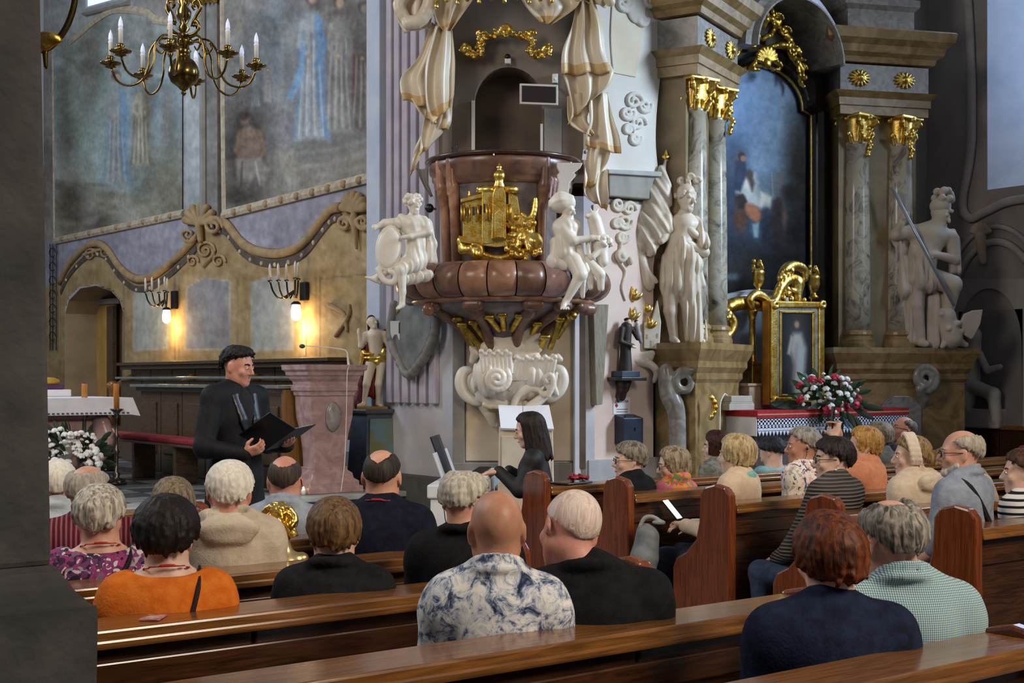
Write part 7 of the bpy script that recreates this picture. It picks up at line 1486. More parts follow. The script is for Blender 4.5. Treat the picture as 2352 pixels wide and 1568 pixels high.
# central arched cornice
ar = [(AX+.88*math.cos(t), 10.2, 5.20+.80*math.sin(t)) for t in np.linspace(.02, math.pi-.02, 41)]
rel(MB().sweep(ar, [(-.20, -.35), (-.20, .05), (-.14, .10), (-.08, .12), (-.06, .2), (.02, .22), (.05, .3), (.12, .32), (.16, .38), (.18, .38), (.18, -.35)], (0, -1, 0)).build('arched_cornice', marble_gr, alt), alt)
rel(MB().prism([(AX+1.3*math.cos(t), 10.46, 5.35+1.3*math.sin(t)) for t in np.linspace(-.05, math.pi+.05, 24)], (0, .05, 0)).build('tympanum', M('tympanum', '#5d564c', '#736a5c', .7, scale=3), alt), alt)
rel(MB().box((AX-1.3, 10.44, 1.5), (AX+1.3, 10.5, 5.5)).build('back_panel', M('altar_back', '#4c453d', '#5d554a', .6, scale=3), alt), alt)
ob = thing('altar_painting', 'dark arched oil painting of robed figures in black frame', 'painting', (AX, 10.4, 2.4))
hw, zs = .77, 4.70
def outline(o, n=15):
    pts = [(-hw-o, 2.35-o), (hw+o, 2.35-o), (hw+o, zs+o*.4), (hw-.15+o, zs+.04+o*.7)]
    pts += [((hw-.15+o)*math.cos(t), zs+.06+o*.7+(.40+o*.5)*math.sin(t)) for t in np.linspace(.15, math.pi-.15, n)]
    return pts+[(-hw+.15-o, zs+.04+o*.7), (-hw-o, zs+o*.4)]
def loop(o, d): return [(AX+x, 10.43-d, z) for x, z in outline(o)]
n = len(outline(0)); mb = MB(); rg = [loop(o, d) for o, d in ((.0, .0), (.0, .05), (.05, .10), (.09, .10), (.13, .16), (.19, .15), (.20, .0))]
V = [p for r in rg for p in r]; mb.add(V, [(j*n+i, j*n+(i+1) % n, (j+1)*n+(i+1) % n, (j+1)*n+i) for j in range(len(rg)-1) for i in range(n)]); frm = rel(mb.build('frame', black_wd, ob), ob)
sub(MB().tube(loop(.012, .06)+[loop(.012, .06)[0]], .016, 6).build('gilded_bead', gold, ob), frm)
c = Canvas(1600, 1860, 130, 700, 2, '#2a3648')
c.blob(1740, 230, 110, 130, '#aec6e8', soft=.9); c.blob(1690, 330, 70, 120, '#5b7ba3', soft=.9); c.blob(1780, 300, 50, 110, '#7f97a8', soft=.9, al=.8); c.blob(1700, 240, 60, 70, '#7fa3d2', soft=.9, al=.8)
c.poly([(1620, 500), (1690, 560), (1760, 560), (1860, 420), (1860, 710), (1600, 710)], '#1a1b1e', 30); c.blob(1835, 380, 30, 110, '#2c2a28', soft=.7); c.blob(1660, 450, 45, 110, '#22354f', soft=.8)
c.blob(1698, 390, 20, 45, '#26344a', soft=.5); c.blob(1703, 362, 9, 11, '#8a5a48', soft=.4); c.blob(1732, 382, 40, 32, '#8fb0c6', soft=.8, al=.6)
c.poly([(1690, 440), (1715, 400), (1735, 398), (1745, 430), (1775, 465), (1750, 480), (1705, 470)], '#c2c9c6', 6); c.blob(1716, 415, 13, 18, '#d9d6c8', soft=.4); c.blob(1722, 400, 8, 9, '#5a3d2e', soft=.4); c.poly([(1712, 398), (1722, 388), (1734, 420), (1728, 440)], '#4a3a36', 4)
c.blob(1700, 458, 12, 12, '#2e1a14', soft=.4); c.blob(1728, 485, 22, 14, '#a5674a', rot=.6, soft=.4); c.blob(1738, 520, 14, 26, '#3c5568', soft=.5); c.poly([(1728, 515), (1744, 510), (1740, 545), (1732, 545)], '#8fa7b5', 3); c.blob(1785, 480, 16, 22, '#3a2823', soft=.4); c.blob(1795, 500, 12, 30, '#6b5a52', soft=.5); c.blob(1700, 500, 16, 30, '#5a3426', soft=.5); c.blob(1760, 450, 16, 30, '#7b8a92', rot=-.4, soft=.6)
c.poly([(1690, 372), (1704, 358), (1712, 372), (1716, 400), (1700, 440), (1684, 430)], '#1f3050', 4); c.blob(1703, 358, 8, 9, '#241813', soft=.3); c.blob(1707, 364, 6, 7, '#b07a60', soft=.3)
c.poly([(1694, 452), (1706, 446), (1716, 462), (1706, 480), (1694, 478)], '#20120d', 3); c.poly([(1712, 468), (1740, 478), (1752, 500), (1736, 512), (1716, 492)], '#b87550', 4); c.poly([(1748, 440), (1772, 452), (1768, 478), (1744, 470)], '#d7d3c6', 4); c.poly([(1776, 460), (1794, 466), (1800, 540), (1780, 560), (1768, 520)], '#2b2024', 5); c.blob(1788, 462, 8, 9, '#3a251c', soft=.3); c.blob(1760, 520, 12, 40, '#1b2436', soft=.5)
c.line([(1772, 395), (1776, 450)], 2, '#b5aa98', 1.5); c.blob(1790, 420, 14, 30, '#6f6a63', soft=.6, al=.7); c.blob(1815, 440, 18, 16, '#1e1a1a', soft=.5); c.blob(1680, 635, 18, 8, '#55606c', soft=.6); c.noise(40, .08, 41).noise(9, .06, 42)
rel(c.build('canvas', oilpaint, lambda x, y: ony(x, y, 10.425), ob, lambda X, Y: (lambda cc: cc.sdp([tuple(1176+F*np.array([(.8*p[0]-.6*p[1])/(.6*p[0]+.8*p[1]), 0])[0:1])+(HOR-F*(p[2]-CAMZ)/(.6*p[0]+.8*p[1]),) for p in loop(.02, 0.005)]) < 2)(type('K', (), {'X': X, 'Y': Y, 'sdp': Canvas.sdp})())), ob)
# gilded crest over the painting
cr = thing('gilded_crest', 'openwork gilded rocaille crest above the altar painting', 'ornament', ony(1745, 160, 10.2))
def K(px, py, d=0.0): p = ony(px, py, 10.22); p[1] -= d; return p
s = SD(.010); g = random.Random(12)
def kt(pts, r, d=.02, n=16): s.tube([K(x, y, d+.03*math.sin(i*1.3)) for i, (x, y) in enumerate(crom(pts, n))], r, .01)
for sg_ in (-1, 1):
    kt([(1745+sg_*8, 40), (1745+sg_*40, 60), (1745+sg_*60, 95), (1745+sg_*75, 130), (1745+sg_*92, 175), (1745+sg_*96, 200)], [.03, .05, .045, .04, .02])
    kt([(1745+sg_*15, 110), (1745+sg_*45, 105), (1745+sg_*80, 118), (1745+sg_*98, 140)], [.025, .04, .03, .02]); kt([(1745+sg_*5, 90), (1745+sg_*30, 70), (1745+sg_*35, 40), (1745+sg_*15, 15), (1745+sg_*10, -20)], [.03, .04, .03, .025])
    for (x, y, r0) in ((50, 75, 14), (70, 120, 14), (88, 160, 12), (32, 45, 14), (22, 10, 12)): scroll_sd(s, lambda a, b, d: K(a, b, d), 1745+sg_*x, y, r0, 1.4, .02, .05, sg_)
    for j in range(16): x = 10+85*j/15; y = 30+150*(j/15)**1.2; s.el(K(1745+sg_*(x+g.uniform(-8, 12)), y+g.uniform(-10, 10), .06), (.024, .024, .034), None, .008)
for j in range(9): t = math.pi*(j/8); s.rc(K(1745, 145, .08), K(1745+22*math.cos(t), 140-26*math.sin(t), .10), .022, .028, .008)
s.el(K(1745, 150, .1), (.06, .05, .06), None, .015); kt([(1720, 145), (1712, 160), (1730, 165)], [.025, .03, .015], .08, 8); kt([(1770, 145), (1780, 160), (1760, 165)], [.025, .03, .015], .08, 8); kt([(1745, 60), (1750, 20), (1748, -30)], [.04, .05, .04], .05, 8)
rel(s.build('scrollwork', gold_dk, cr), cr)
# ---------------------------------------------------------------- altar table and what stands on it
MX0, MX1, MY0, MY1, MZ = 10.2, 12.67, 9.40, 10.2, 1.255
at_ = thing('altar_table', 'stone altar table under the red and white cloths', 'altar table', (AX, 9.8, 0))
rel(MB().box((MX0+.12, MY0+.12, 0), (MX1-.12, 10.3, MZ-.09)).build('block', marble_dk, at_, bevel=.01), at_); rel(MB().box((MX0, MY0, MZ-.09), (MX1, 10.3, MZ)).build('table_slab', marble_gr, at_, bevel=.01), at_)
cl_ = thing('altar_cloth', 'white altar cloth with zigzag lace edge below the red runner', 'tablecloth', (AX, MY0, MZ))
rel(MB().box((MX0-.012, MY0-.012, MZ), (MX1+.012, MY1, MZ+.008)).build('top_sheet', cloth_w, cl_), cl_)
rel(MB().prism([(MX0-.014, MY0-.012, MZ+.008), (MX0-.014, MY0-.012, MZ-.245), (MX0-.014, MY1, MZ-.225), (MX0-.014, MY1, MZ+.008)], (.008, 0, 0)).build('side_drop', cloth_w, cl_), cl_)
# lace: real holes and teeth
mb = MB(); nT = 46; wT = (MX1-MX0)/nT; yF = MY0-.014
lace = M('lace', '#dcdff0', '#eceefa', .9, scale=40)
for i in range(nT):
    x = MX0+i*wT; b = wT*.5
    for zt2, zb2 in ((.008, -.055),): mb.box((x, yF-.006, MZ+zb2), (x+wT, yF, MZ+zt2))
    mb.box((x, yF-.006, MZ-.13), (x+wT, yF, MZ-.105)); mb.box((x, yF-.006, MZ-.195), (x+wT, yF, MZ-.165)); mb.box((x+wT*.30, yF-.006, MZ-.17), (x+wT*.70, yF, MZ-.05))
    mb.box((x, yF-.006, MZ-.085), (x+wT, yF, MZ-.07)); mb.box((x, yF-.006, MZ-.15), (x+wT*.2, yF, MZ-.14))
    mb.prism([(x, yF-.006, MZ-.19), (x+wT, yF-.006, MZ-.19), (x+b, yF-.006, MZ-.245)], (0, .006, 0))
rel(mb.build('lace_edge', lace, cl_), cl_)
rr2 = thing('red_runner', 'red altar runner with gold stripe under the flowers', 'cloth', (AX, MY0, MZ+.01))
rel(MB().box((MX0-.02, MY0-.03, MZ+.008), (MX1+.02, MY1, MZ+.018)).build('runner_top', cloth_r, rr2), rr2); rel(MB().box((MX0-.02, MY0-.032, MZ-.06), (MX1+.02, MY0-.022, MZ+.016)).build('front_fall', cloth_r, rr2), rr2); rel(MB().box((MX0-.024, MY0-.03, MZ-.045), (MX0-.014, MY1, MZ+.016)).build('side_fall', cloth_r, rr2), rr2)
rel(MB().box((MX0-.02, MY0-.036, MZ-.03), (MX1+.02, MY0-.031, MZ-.015)).build('gold_stripe', stripe_g, rr2), rr2)
# arched niche panel behind, gilded reredos
rd = thing('gilded_reredos', 'gilded columned reredos with urns and scrolls behind the framed picture', 'reredos', (AX, 10.15, MZ+.02))
def D(px, py, y=10.1): return ony(px, py, y)
rel(MB().prism([D(x, y, 10.28) for x, y in [(1615, 935), (1615, 740)]+[tuple(p) for p in crom([(1630, 715), (1660, 695), (1700, 684), (1745, 680), (1800, 690), (1850, 715)], 14)]+[(1875, 740), (1875, 935)]][::-1], (0, -.04, 0)).build('niche_panel', M('pale_blue_plaster', '#7f90a4', '#98a7b6', .7, scale=3), rd), rd)
arc_ = [D(x, y, 10.24) for x, y in crom([(1612, 745), (1630, 716), (1660, 694), (1700, 683), (1745, 680), (1800, 688), (1850, 712)], 22)]
rel(MB().sweep(arc_, [(-.06, -.02), (-.06, .05), (-.02, .08), (.02, .06), (.06, .1), (.075, .02)], (0, -1, 0)).build('white_arch', M('arch_white', '#c9d2de', '#dbe1e8', .4, scale=5), rd), rd)
YR = 10.0
def gm(f_, nm, mat=gold): return rel(f_.build(nm, mat, rd), rd)
s = SD(.008); s.tube([D(x, y, YR) for x, y in crom([(1672, 705), (1690, 698), (1720, 696), (1760, 700)], 10)], .075, .01); gm(s, 'curved_entablature', gold_dk)
c0 = D(1728, 720, YR); zc = lambda py: D(1728, py, YR)[2]
rel(MB().lathe([(.05, zc(832)), (.055, zc(828)), (.042, zc(822)), (.042, zc(800)), (.05, zc(798)), (.038, zc(792)), (.034, zc(735)), (.045, zc(733)), (.036, zc(730)), (.05, zc(722)), (.062, zc(716)), (.062, zc(712))], (c0[0], c0[1], 0), 16).build('column', gold, rd, smooth=True), rd)
rel(MB().box((c0[0]-.075, c0[1]-.07, zc(880)), (c0[0]+.075, c0[1]+.07, zc(838))).build('column_plinth', gold, rd, bevel=.008), rd); rel(MB().box((c0[0]-.09, c0[1]-.085, zc(838)), (c0[0]+.09, c0[1]+.085, zc(831))).build('plinth_cap', gold, rd, bevel=.006), rd)
crm = M('cream_marble', '#a5937a', '#bba98e', .4, scale=4, dist=1); rel(MB().box((c0[0]-.20, c0[1]-.14, MZ+.018), (c0[0]+.14, c0[1]+.14, zc(882))).build('pedestal_block', crm, rd, bevel=.008), rd); rel(MB().box((c0[0]-.24, c0[1]-.16, zc(882)-.02), (c0[0]+.16, c0[1]+.16, zc(880)+.0)).build('pedestal_cap', crm, rd, bevel=.008), rd)
s = SD(.008); s.tube([D(x, y, YR-.05) for x, y in crom([(1664, 718), (1676, 726), (1684, 742), (1678, 762), (1668, 775), (1664, 790), (1674, 802)], 20)], [.04, .05, .04, .03], .01); s.tube([D(x, y, YR-.05) for x, y in crom([(1668, 770), (1658, 775), (1655, 766)], 6)], [.02, .015], .005)
for j in range(8): s.el(D(1668+8*math.cos(j), 722+9*math.sin(j), YR-.07), (.03, .03, .03), None, .01)
gm(s, 'scroll_bracket')
s = SD(.008); s.tube([D(x, y, YR-.1) for x, y in crom([(1728, 706), (1722, 688), (1735, 676), (1752, 682), (1765, 696), (1780, 690), (1790, 665), (1805, 645), (1825, 640), (1838, 652), (1830, 670), (1818, 665)], 36)], [.03, .05, .045, .055, .05, .03], .012); s.tube([D(x, y, YR-.08) for x, y in crom([(1792, 640), (1805, 618), (1825, 610), (1845, 618), (1848, 640)], 14)], [.04, .06, .05, .04], .012)
for j in range(22): s.el(D(1790+g.uniform(0, 58), 650+g.uniform(-30, 40), YR-.12), (.03, .03, .036), None, .012)
s.tube([D(1832, 650, YR-.1), D(1830, 690, YR-.1)], [.07, .05], .02); gm(s, 'scroll_crest')
for x, y in ((1741, 640), (1869, 650)):
    u0 = D(x, y+35, YR-.02); rel(MB().lathe([(.05, 0), (.055, .02), (.03, .04), (.025, .07), (.05, .10), (.07, .16), (.065, .22), (.075, .24), (.06, .26), (.03, .28)], tuple(u0), 14).build('urn', gold, rd, smooth=True), rd); un = bpy.data.objects[rd.children[-1].name]; s = SD(.008)
    for j in range(9): s.el(np.array(u0)+np.array([.05*math.cos(j*2.2), .05*math.sin(j*2.2), .28+.025*(j % 4)]), (.022, .022, .03), None, .01)
    gm(s, 'urn_flames')
# framed devotional picture standing on the altar
fp = thing('framed_picture', 'gold framed picture of a pale robed figure on dark ground', 'picture', D(1828, 925, 9.72)); YF = 9.72
def fx(px, py, d=0.0): p = ony(px, py, YF); p[1] -= d; return p
rel(MB().prism([fx(x, y) for x, y in ((1767, 690), (1767, 930), (1890, 928), (1890, 693))], (0, .10, 0)).build('frame_box', M('gold_paint', '#a8752a', '#bd8a38', .4, metal=.7, scale=6), fp, bevel=.004), fp)
for a in (((1768, 692), (1768, 706), (1889, 707), (1889, 694)), ((1768, 912), (1768, 928), (1889, 926), (1889, 911)), ((1768, 700), (1768, 920), (1781, 920), (1781, 700)), ((1877, 700), (1877, 918), (1889, 918), (1889, 700))):
    rel(MB().prism([fx(x, y) for x, y in a], (0, -.035, 0)).build('frame_rail', gold, fp, bevel=.01), fp)
for a in (((1788, 713), (1788, 719), (1866, 720), (1866, 714)), ((1788, 905), (1788, 910), (1866, 909), (1866, 904)), ((1788, 714), (1788, 908), (1792, 908), (1792, 714)), ((1862, 714), (1862, 908), (1868, 908), (1868, 714))): rel(MB().prism([fx(x, y) for x, y in a], (0, -.03, 0)).build('inner_slip', gold, fp, bevel=.006), fp)
rel(MB().prism([fx(x, y, .0) for x, y in ((1780, 704), (1780, 914), (1878, 913), (1878, 705))], (0, -.012, 0)).build('dark_border', marble_gr, fp), fp)
c = Canvas(1790, 1866, 716, 908, 2, '#1d1c1e'); c.blob(1828, 800, 22, 90, '#4a4e52', soft=.8); c.poly([(1820, 765), (1838, 765), (1850, 800), (1846, 850), (1842, 905), (1820, 905), (1822, 840), (1812, 800)], '#a9a79e', 6); c.poly([(1814, 770), (1820, 775), (1812, 815), (1806, 812)], '#a5a39c', 3); c.blob(1828, 744, 6, 9, '#8a6a54', soft=.4); c.blob(1828, 740, 8, 12, '#4a382c', soft=.5, al=.6); c.blob(1828, 745, 5, 7, '#a98870', soft=.4); c.line([(1830, 790), (1818, 880)], 8, '#8a6f72', 5, .5); c.line([(1834, 790), (1838, 880)], 9, '#9fb2bd', 5, .6)
rel(c.build('picture', oilpaint, lambda x, y: fx(x, y, .014), fp), fp)
for sx, sy in ((1775, 700), (1883, 700), (1775, 920), (1883, 919)):
    s = SD(.007)
    for j in range(7): s.el(fx(sx+5*math.cos(j*.9), sy+6*math.sin(j*.9), .045), (.022, .018, .026), None, .008)
    rel(s.build('corner_ornament', gold, fp), fp)
# white steps / missal stand at the left end of the altar
ms = thing('altar_steps', 'small stepped white block on the altar beside the reredos', 'stand', D(1688, 930, 9.75))
for a, z0_, z1_ in ((.19, .0, .07), (.175, .07, .085), (.16, .085, .15)): b0 = D(1688, 930, 9.75); rel(MB().box((b0[0]-a, b0[1]-.1, MZ+.018+z0_), (b0[0]+a, b0[1]+.1, MZ+.018+z1_)).build('tier', M('stand_white', '#b9b4a6', '#cbc6b9', .5) if z0_ == 0 else bpy.data.materials['stand_white'], ms, bevel=.006), ms)
gc = thing('altar_cable', 'thin white cable hanging from the altar table', 'cable', D(1652, 930, 9.4)); rel(MB().tube([Vector(p) for p in crom([D(1670, 908, 9.36), D(1664, 905, 9.36), D(1655, 925, 9.36), D(1654, 960, 9.36), D(1653, 1000, 9.36)], 18)], .007, 6).build('cord', candle_w, gc), gc)
gt = thing('gilded_finial', 'small gilded shell ornament at the right end of the altar', 'ornament', D(2031, 925, 9.85)); s = SD(.008)
for j in range(9): t = math.pi*j/8; b0 = D(2031, 925, 9.85); s.rc(b0+UP*.03, b0+np.array([.09*math.cos(t), 0, .03+.12*math.sin(t)]), .025, .028, .01)
rel(s.build('shell', gold, gt), gt)
# ---------------------------------------------------------------- flower arrangements
def leafmesh(name, L, wd, mat):
    n = 7; V = []; Fc = []
    for i in range(n):
        t = i/(n-1); w_ = wd*math.sin(math.pi*min(1, t*.92+.08))**.8; V += [(-w_, L*t, -.10*L*t*t+.15*w_), (0, L*t, -.12*L*t*t), (w_, L*t, -.10*L*t*t+.15*w_)]
    for i in range(n-1): Fc += [(3*i, 3*i+1, 3*i+4, 3*i+3), (3*i+1, 3*i+2, 3*i+5, 3*i+4)]
    me = mesh_np(name, V, Fc, True); me.materials.append(mat); return me
def rosemesh(name, r, mat, seed):
    s = SD(r*.17); g = random.Random(seed); s.el((0, 0, 0), (r*.6, r*.6, r*.55), None, r*.1)
    for lay, (nn_, rad, z, pr_) in enumerate(((5, .75, -.1, .42), (5, .55, .2, .36), (4, .3, .4, .3))):
        for j in range(nn_): a = 6.28*j/nn_+lay*.6; s.el((r*rad*math.cos(a), r*rad*math.sin(a), r*z), (r*pr_, r*pr_, r*.38), None, r*.04)
    s.el((0, 0, r*.55), (r*.14, r*.14, r*.2), None, .002, '-'); me = s.mesh(name); me.materials.append(mat); return me
def bouquet(label, base, spec, cat='flower arrangement', name='flower_arrangement', bowl=None):
    t = thing(name, label, cat, base); g = random.Random(17)
    for me, pts, nm in spec:
        for p in pts:
            o = link(nm, me[g.randrange(len(me))] if isinstance(me, list) else me, t); v = Vector(p[:3])-Vector(base); o.location = v
            dirv = (Vector(p[3]) if len(p) > 3 else v).normalized(); o.rotation_euler = dirv.to_track_quat('Y' if nm in ('leaf', 'long_leaf') else 'Z', 'X').to_euler()
    return t
ros = [rosemesh('rose', .036, flower_w, i) for i in range(3)]; red_ = [rosemesh('red_lily', .048, flower_r, 9+i) for i in range(2)]; bud = rosemesh('bud', .02, flower_w, 7); lf = leafmesh('leaf', .16, .03, leaf_m); ll = leafmesh('long_leaf', .26, .035, leaf_d); lb_ = leafmesh('blue_leaf', .18, .02, M('blue_leaf', '#3c6a78', '#548796', .5))
ZB = 14.15; base = P(1895, 945, ZB); g = random.Random(8)
def pxs(lst, d): return [tuple(P(x, y, ZB, d+.10*math.sin(x*.37+y*.21))) for x, y in lst]
whites = [(1865, 865), (1900, 868), (1912, 880), (1935, 882), (1950, 890), (1962, 905), (1890, 892), (1862, 890), (1858, 905), (1880, 905), (1898, 905), (1920, 902), (1938, 905), (1918, 920), (1885, 922), (1850, 895), (1845, 912), (1868, 925), (1902, 932), (1950, 918), (1930, 925), (1915, 895), (1878, 880), (1926, 868), (1945, 870), (1905, 915)]
reds = [(1836, 885), (1832, 915), (1880, 875), (1895, 940), (1960, 928), (1945, 935), (1908, 865), (1972, 915), (1855, 870)]
buds = [(1840, 870), (1985, 900), (1975, 885), (1880, 935), (1860, 938), (1912, 945), (1930, 940), (1848, 930), (1838, 928), (1970, 895), (1890, 858), (1955, 880)]
lv = []; 
for i in range(60): a = g.uniform(0, 6.28); r_ = g.uniform(10, 62); p = P(1900+r_*1.15*math.cos(a), 912-r_*.7*math.sin(a), ZB, g.uniform(-.12, .10)); lv.append((*p, tuple(np.array(p)-np.array(P(1900, 925, ZB, -.05)))))
lo = [(*P(x, y, ZB, .08), tuple(RT*dx+UP*dz-FW*.3)) for x, y, dx, dz in ((1830, 928, -1, -.1), (1850, 932, -1, -.3), (1815, 930, -1, .1), (1955, 935, .8, -.5), (1940, 945, .4, -.9), (1925, 945, .1, -1), (1970, 930, 1, -.2), (1900, 945, -.2, -.9), (1945, 950, .6, -.7))]
bouquet('large bouquet of white roses and red lilies on the red runner', base, [(ros, pxs(whites, .08), 'rose'), (red_, pxs(reds, .10), 'lily'), (bud, pxs(buds, .05), 'bud'), (lf, lv, 'leaf'), (ll, lo, 'long_leaf'), (lb_, [(*P(x, y, ZB, .1), tuple(RT*a+UP*b-FW*.3)) for x, y, a, b in ((1860, 885, -.4, .7), (1925, 955, .5, -.8), (1932, 960, .6, -.7))], 'long_leaf')])
vb = thing('flower_vase', 'low dark bowl under the altar bouquet', 'bowl', P(1900, 952, ZB, -.08)); vz = MZ+.02; q = P(1900, 940, ZB, -.1); rel(MB().lathe([(.08, vz), (.13, vz+.04), (.14, vz+.08), (.10, vz+.09)], (q[0], q[1], 0), 16).build('bowl', leaf_d, vb, smooth=True), vb)
# ---------------------------------------------------------------- chancel furniture
def boxes(par, mat, nm, lst, bev=.006):
    for lo, hi in lst: rel(MB().box(lo, hi).build(nm, mat, par, bevel=bev), par)
CFZ = .465
stl = thing('choir_stall', 'dark panelled choir stall back along the chancel wall', 'stall', (7.35, 16.4, .45))
boxes(stl, wood_dk, 'back_board', [((7.44, 13.2+i*.8, CFZ), (7.50, 13.98+i*.8, 1.74)) for i in range(8)]); boxes(stl, wood_dk, 'cornice', [((7.30, 13.15, 1.74), (7.52, 19.65, 1.80)), ((7.25, 13.12, 1.80), (7.52, 19.68, 1.845))]); boxes(stl, wood_dk, 'seat', [((7.0, 13.2, .85), (7.44, 19.6, .90))]); boxes(stl, wood_dk, 'seat_front', [((7.0, 13.2, CFZ), (7.04, 19.6, .85))])
for y in (13.2, 15.2, 17.2, 19.5):
    s = SD(.012); s.rc((7.40, y, 1.60), (7.12, y, 1.45), .07, .05, .03, sq=(0, 1, 0, 2)); s.rc((7.12, y, 1.45), (7.1, y, .92), .045, .05, .03, sq=(0, 1, 0, 1.6)); s.el((7.12, y, 1.50), (.09, .03, .07), None, .02); rel(s.build('arm_scroll', wood_or, stl), stl)
sd_ = thing('choir_desk', 'panelled choir stall front with pale polished ledge', 'stall', (6.3, 14.1, .45))
boxes(sd_, wood_dk, 'front_board', [((6.24, 12.2+i*.65, CFZ), (6.28, 12.83+i*.65, 1.46)) for i in range(6)])
boxes(sd_, wood_dk, 'raised_panel', [((6.215, 12.30+i*.65, .70), (6.245, 12.74+i*.65, 1.32)) for i in range(6)], .012); boxes(sd_, M('ledge_highlight', '#6a7370', '#7d8682', .18, scale=6), 'ledge', [((6.12, 12.1, 1.50), (6.50, 16.15, 1.535))]); boxes(sd_, wood_dk, 'ledge_moulding', [((6.18, 12.12, 1.45), (6.30, 16.1, 1.50))]); boxes(sd_, wood_or, 'end_panel', [((6.18, 12.08, CFZ), (6.52, 12.14, 1.49))])  # bluish highlight on the wooden ledge is put into its base colour
s2 = thing('choir_desk', 'second choir stall front behind the singer nearer the wall', 'stall', (6.85, 15, .45)); boxes(s2, wood_dk, 'front_board', [((6.80, 12.7+i*.8, CFZ), (6.84, 13.48+i*.8, 1.58)) for i in range(7)]); boxes(s2, bpy.data.materials['ledge_highlight'], 'ledge', [((6.72, 12.65, 1.60), (6.95, 18.3, 1.63))])
bn_ = thing('choir_bench', 'low bench with dark red seat in front of the choir stalls', 'bench', (5.8, 14.5, .45)); boxes(bn_, cloth_rd, 'seat_cushion', [((5.62, 12.3, .90), (5.95, 17.2, .96))], .02); boxes(bn_, wood_dk, 'seat_board', [((5.62, 12.3, .87), (5.95, 17.2, .90))]); boxes(bn_, wood_dk, 'leg', [((5.66, y, CFZ), (5.92, y+.07, .87)) for y in (12.4, 13.6, 14.8, 16.0, 17.0)])
# lectern
le = thing('lectern', 'pink marble lectern with oval inlay on the chancel step', 'lectern', (6.52, 11.86, .462)); LP = [(.31, .25, 0), (.31, .25, .06), (.28, .22, .07), (.28, .22, .11), (.24, .18, .14), (.23, .17, .19), (.19, .14, .22), (.19, .14, .255)]
def lring(a, b, z, dx=0): return [(6.52-a+dx, 11.86-b, .462+z), (6.52+a, 11.86-b, .462+z), (6.52+a, 11.86+b, .462+z), (6.52-a+dx, 11.86+b, .462+z)]
rel(MB().loft([lring(*q) for q in LP]).build('base', marble_pk, le, bevel=.006), le); rel(MB().loft([lring(*q) for q in ((.175, .125, .25), (.18, .13, .40), (.20, .14, .58), (.235, .16, .75), (.245, .165, .90), (.245, .165, .97))]).build('body', marble_pk, le, bevel=.006), le)
rel(MB().loft([lring(*q) for q in ((.255, .175, .97), (.26, .18, 1.01), (.275, .195, 1.02), (.28, .2, 1.06), (.26, .18, 1.07), (.265, .185, 1.11), (.29, .21, 1.14), (.30, .22, 1.17), (.315, .235, 1.175), (.32, .24, 1.21), (.345, .265, 1.23), (.35, .27, 1.28))]).build('top_mouldings', marble_pk, le, bevel=.004), le)
rel(MB().lathe([(.0, 0), (.105, .004), (.10, .02), (.07, .03), (.0, .034)], (0, 0, 0), 24, Matrix.Translation((6.53, 11.70, .462+.76)) @ Matrix.Rotation(math.pi/2, 4, 'X') @ Matrix.Scale(1.45, 4, (0, 1, 0)) @ Matrix.Scale(.85, 4, (1, 0, 0))).build('oval_inlay', marble_gr, le, smooth=True), le)
mc = thing('microphone', 'white gooseneck microphone on the pink lectern', 'microphone', P(800, 838, 13.3)); rel(MB().tube([Vector(p) for p in crom([P(801, 838, 13.3), P(799, 822, 13.3), P(797, 808, 13.3), P(785, 802, 13.3), P(745, 797, 13.3), P(700, 794, 13.3)], 22)], [.014, .008, .006, .005], 6).build('gooseneck', candle_w, mc), mc); rel(MB().sph(P(694, 795, 13.3), (.03, .03, .022), 10, 8).build('capsule', M('mic_grey', '#4a4a4c', None, .6), mc, smooth=True), mc); rel(MB().tube([Vector(p) for p in crom([P(803, 838, 13.3, .02), P(806, 860, 13.3, .3), P(804, 960, 13.3, .3), P(800, 1060, 13.3, .3), P(792, 1122, 13.3, .3)], 16)], .0035, 5).build('cable', candle_w, mc), mc)
# high altar with cloth, missal, candlesticks and flowers
ha = thing('high_altar', 'pink marble altar table under white cloth in the chancel', 'altar table', (4.5, 14.5, .45))
def har(e, z): return [(3.4-e, 14.2-e, z), (5.05+e, 14.2-e, z), (5.05+e, 15.0+e, z), (3.4-e, 15.0+e, z)]
rel(MB().loft([har(e, z) for e, z in ((.0, CFZ), (.0, .56), (-.10, .6), (-.14, .75), (-.05, .95), (.02, 1.05), (.03, 1.14), (.0, 1.16))]).build('body', marble_pk, ha), ha); rel(MB().loft([har(e, z) for e, z in ((.02, 1.16), (.06, 1.18), (.07, 1.23), (.12, 1.25), (.13, 1.30), (.18, 1.32), (.2, 1.385))]).build('mouldings', M('altar_rose', '#8f6a62', '#a98078', .35, scale=5), ha), ha)
for x in (3.9, 4.3, 4.68): s = SD(.012); s.el((x, 14.20, .90), (.10, .05, .20), None, .02); rel(s.build('oval_boss', marble_gr, ha), ha)
s = SD(.014); s.tube([(5.05, 14.15, 1.12), (5.10, 14.15, .95), (5.0, 14.15, .78), (4.93, 14.15, .66)], [.10, .13, .10, .06], .03); rel(s.build('corner_scroll', marble_pk, ha), ha)
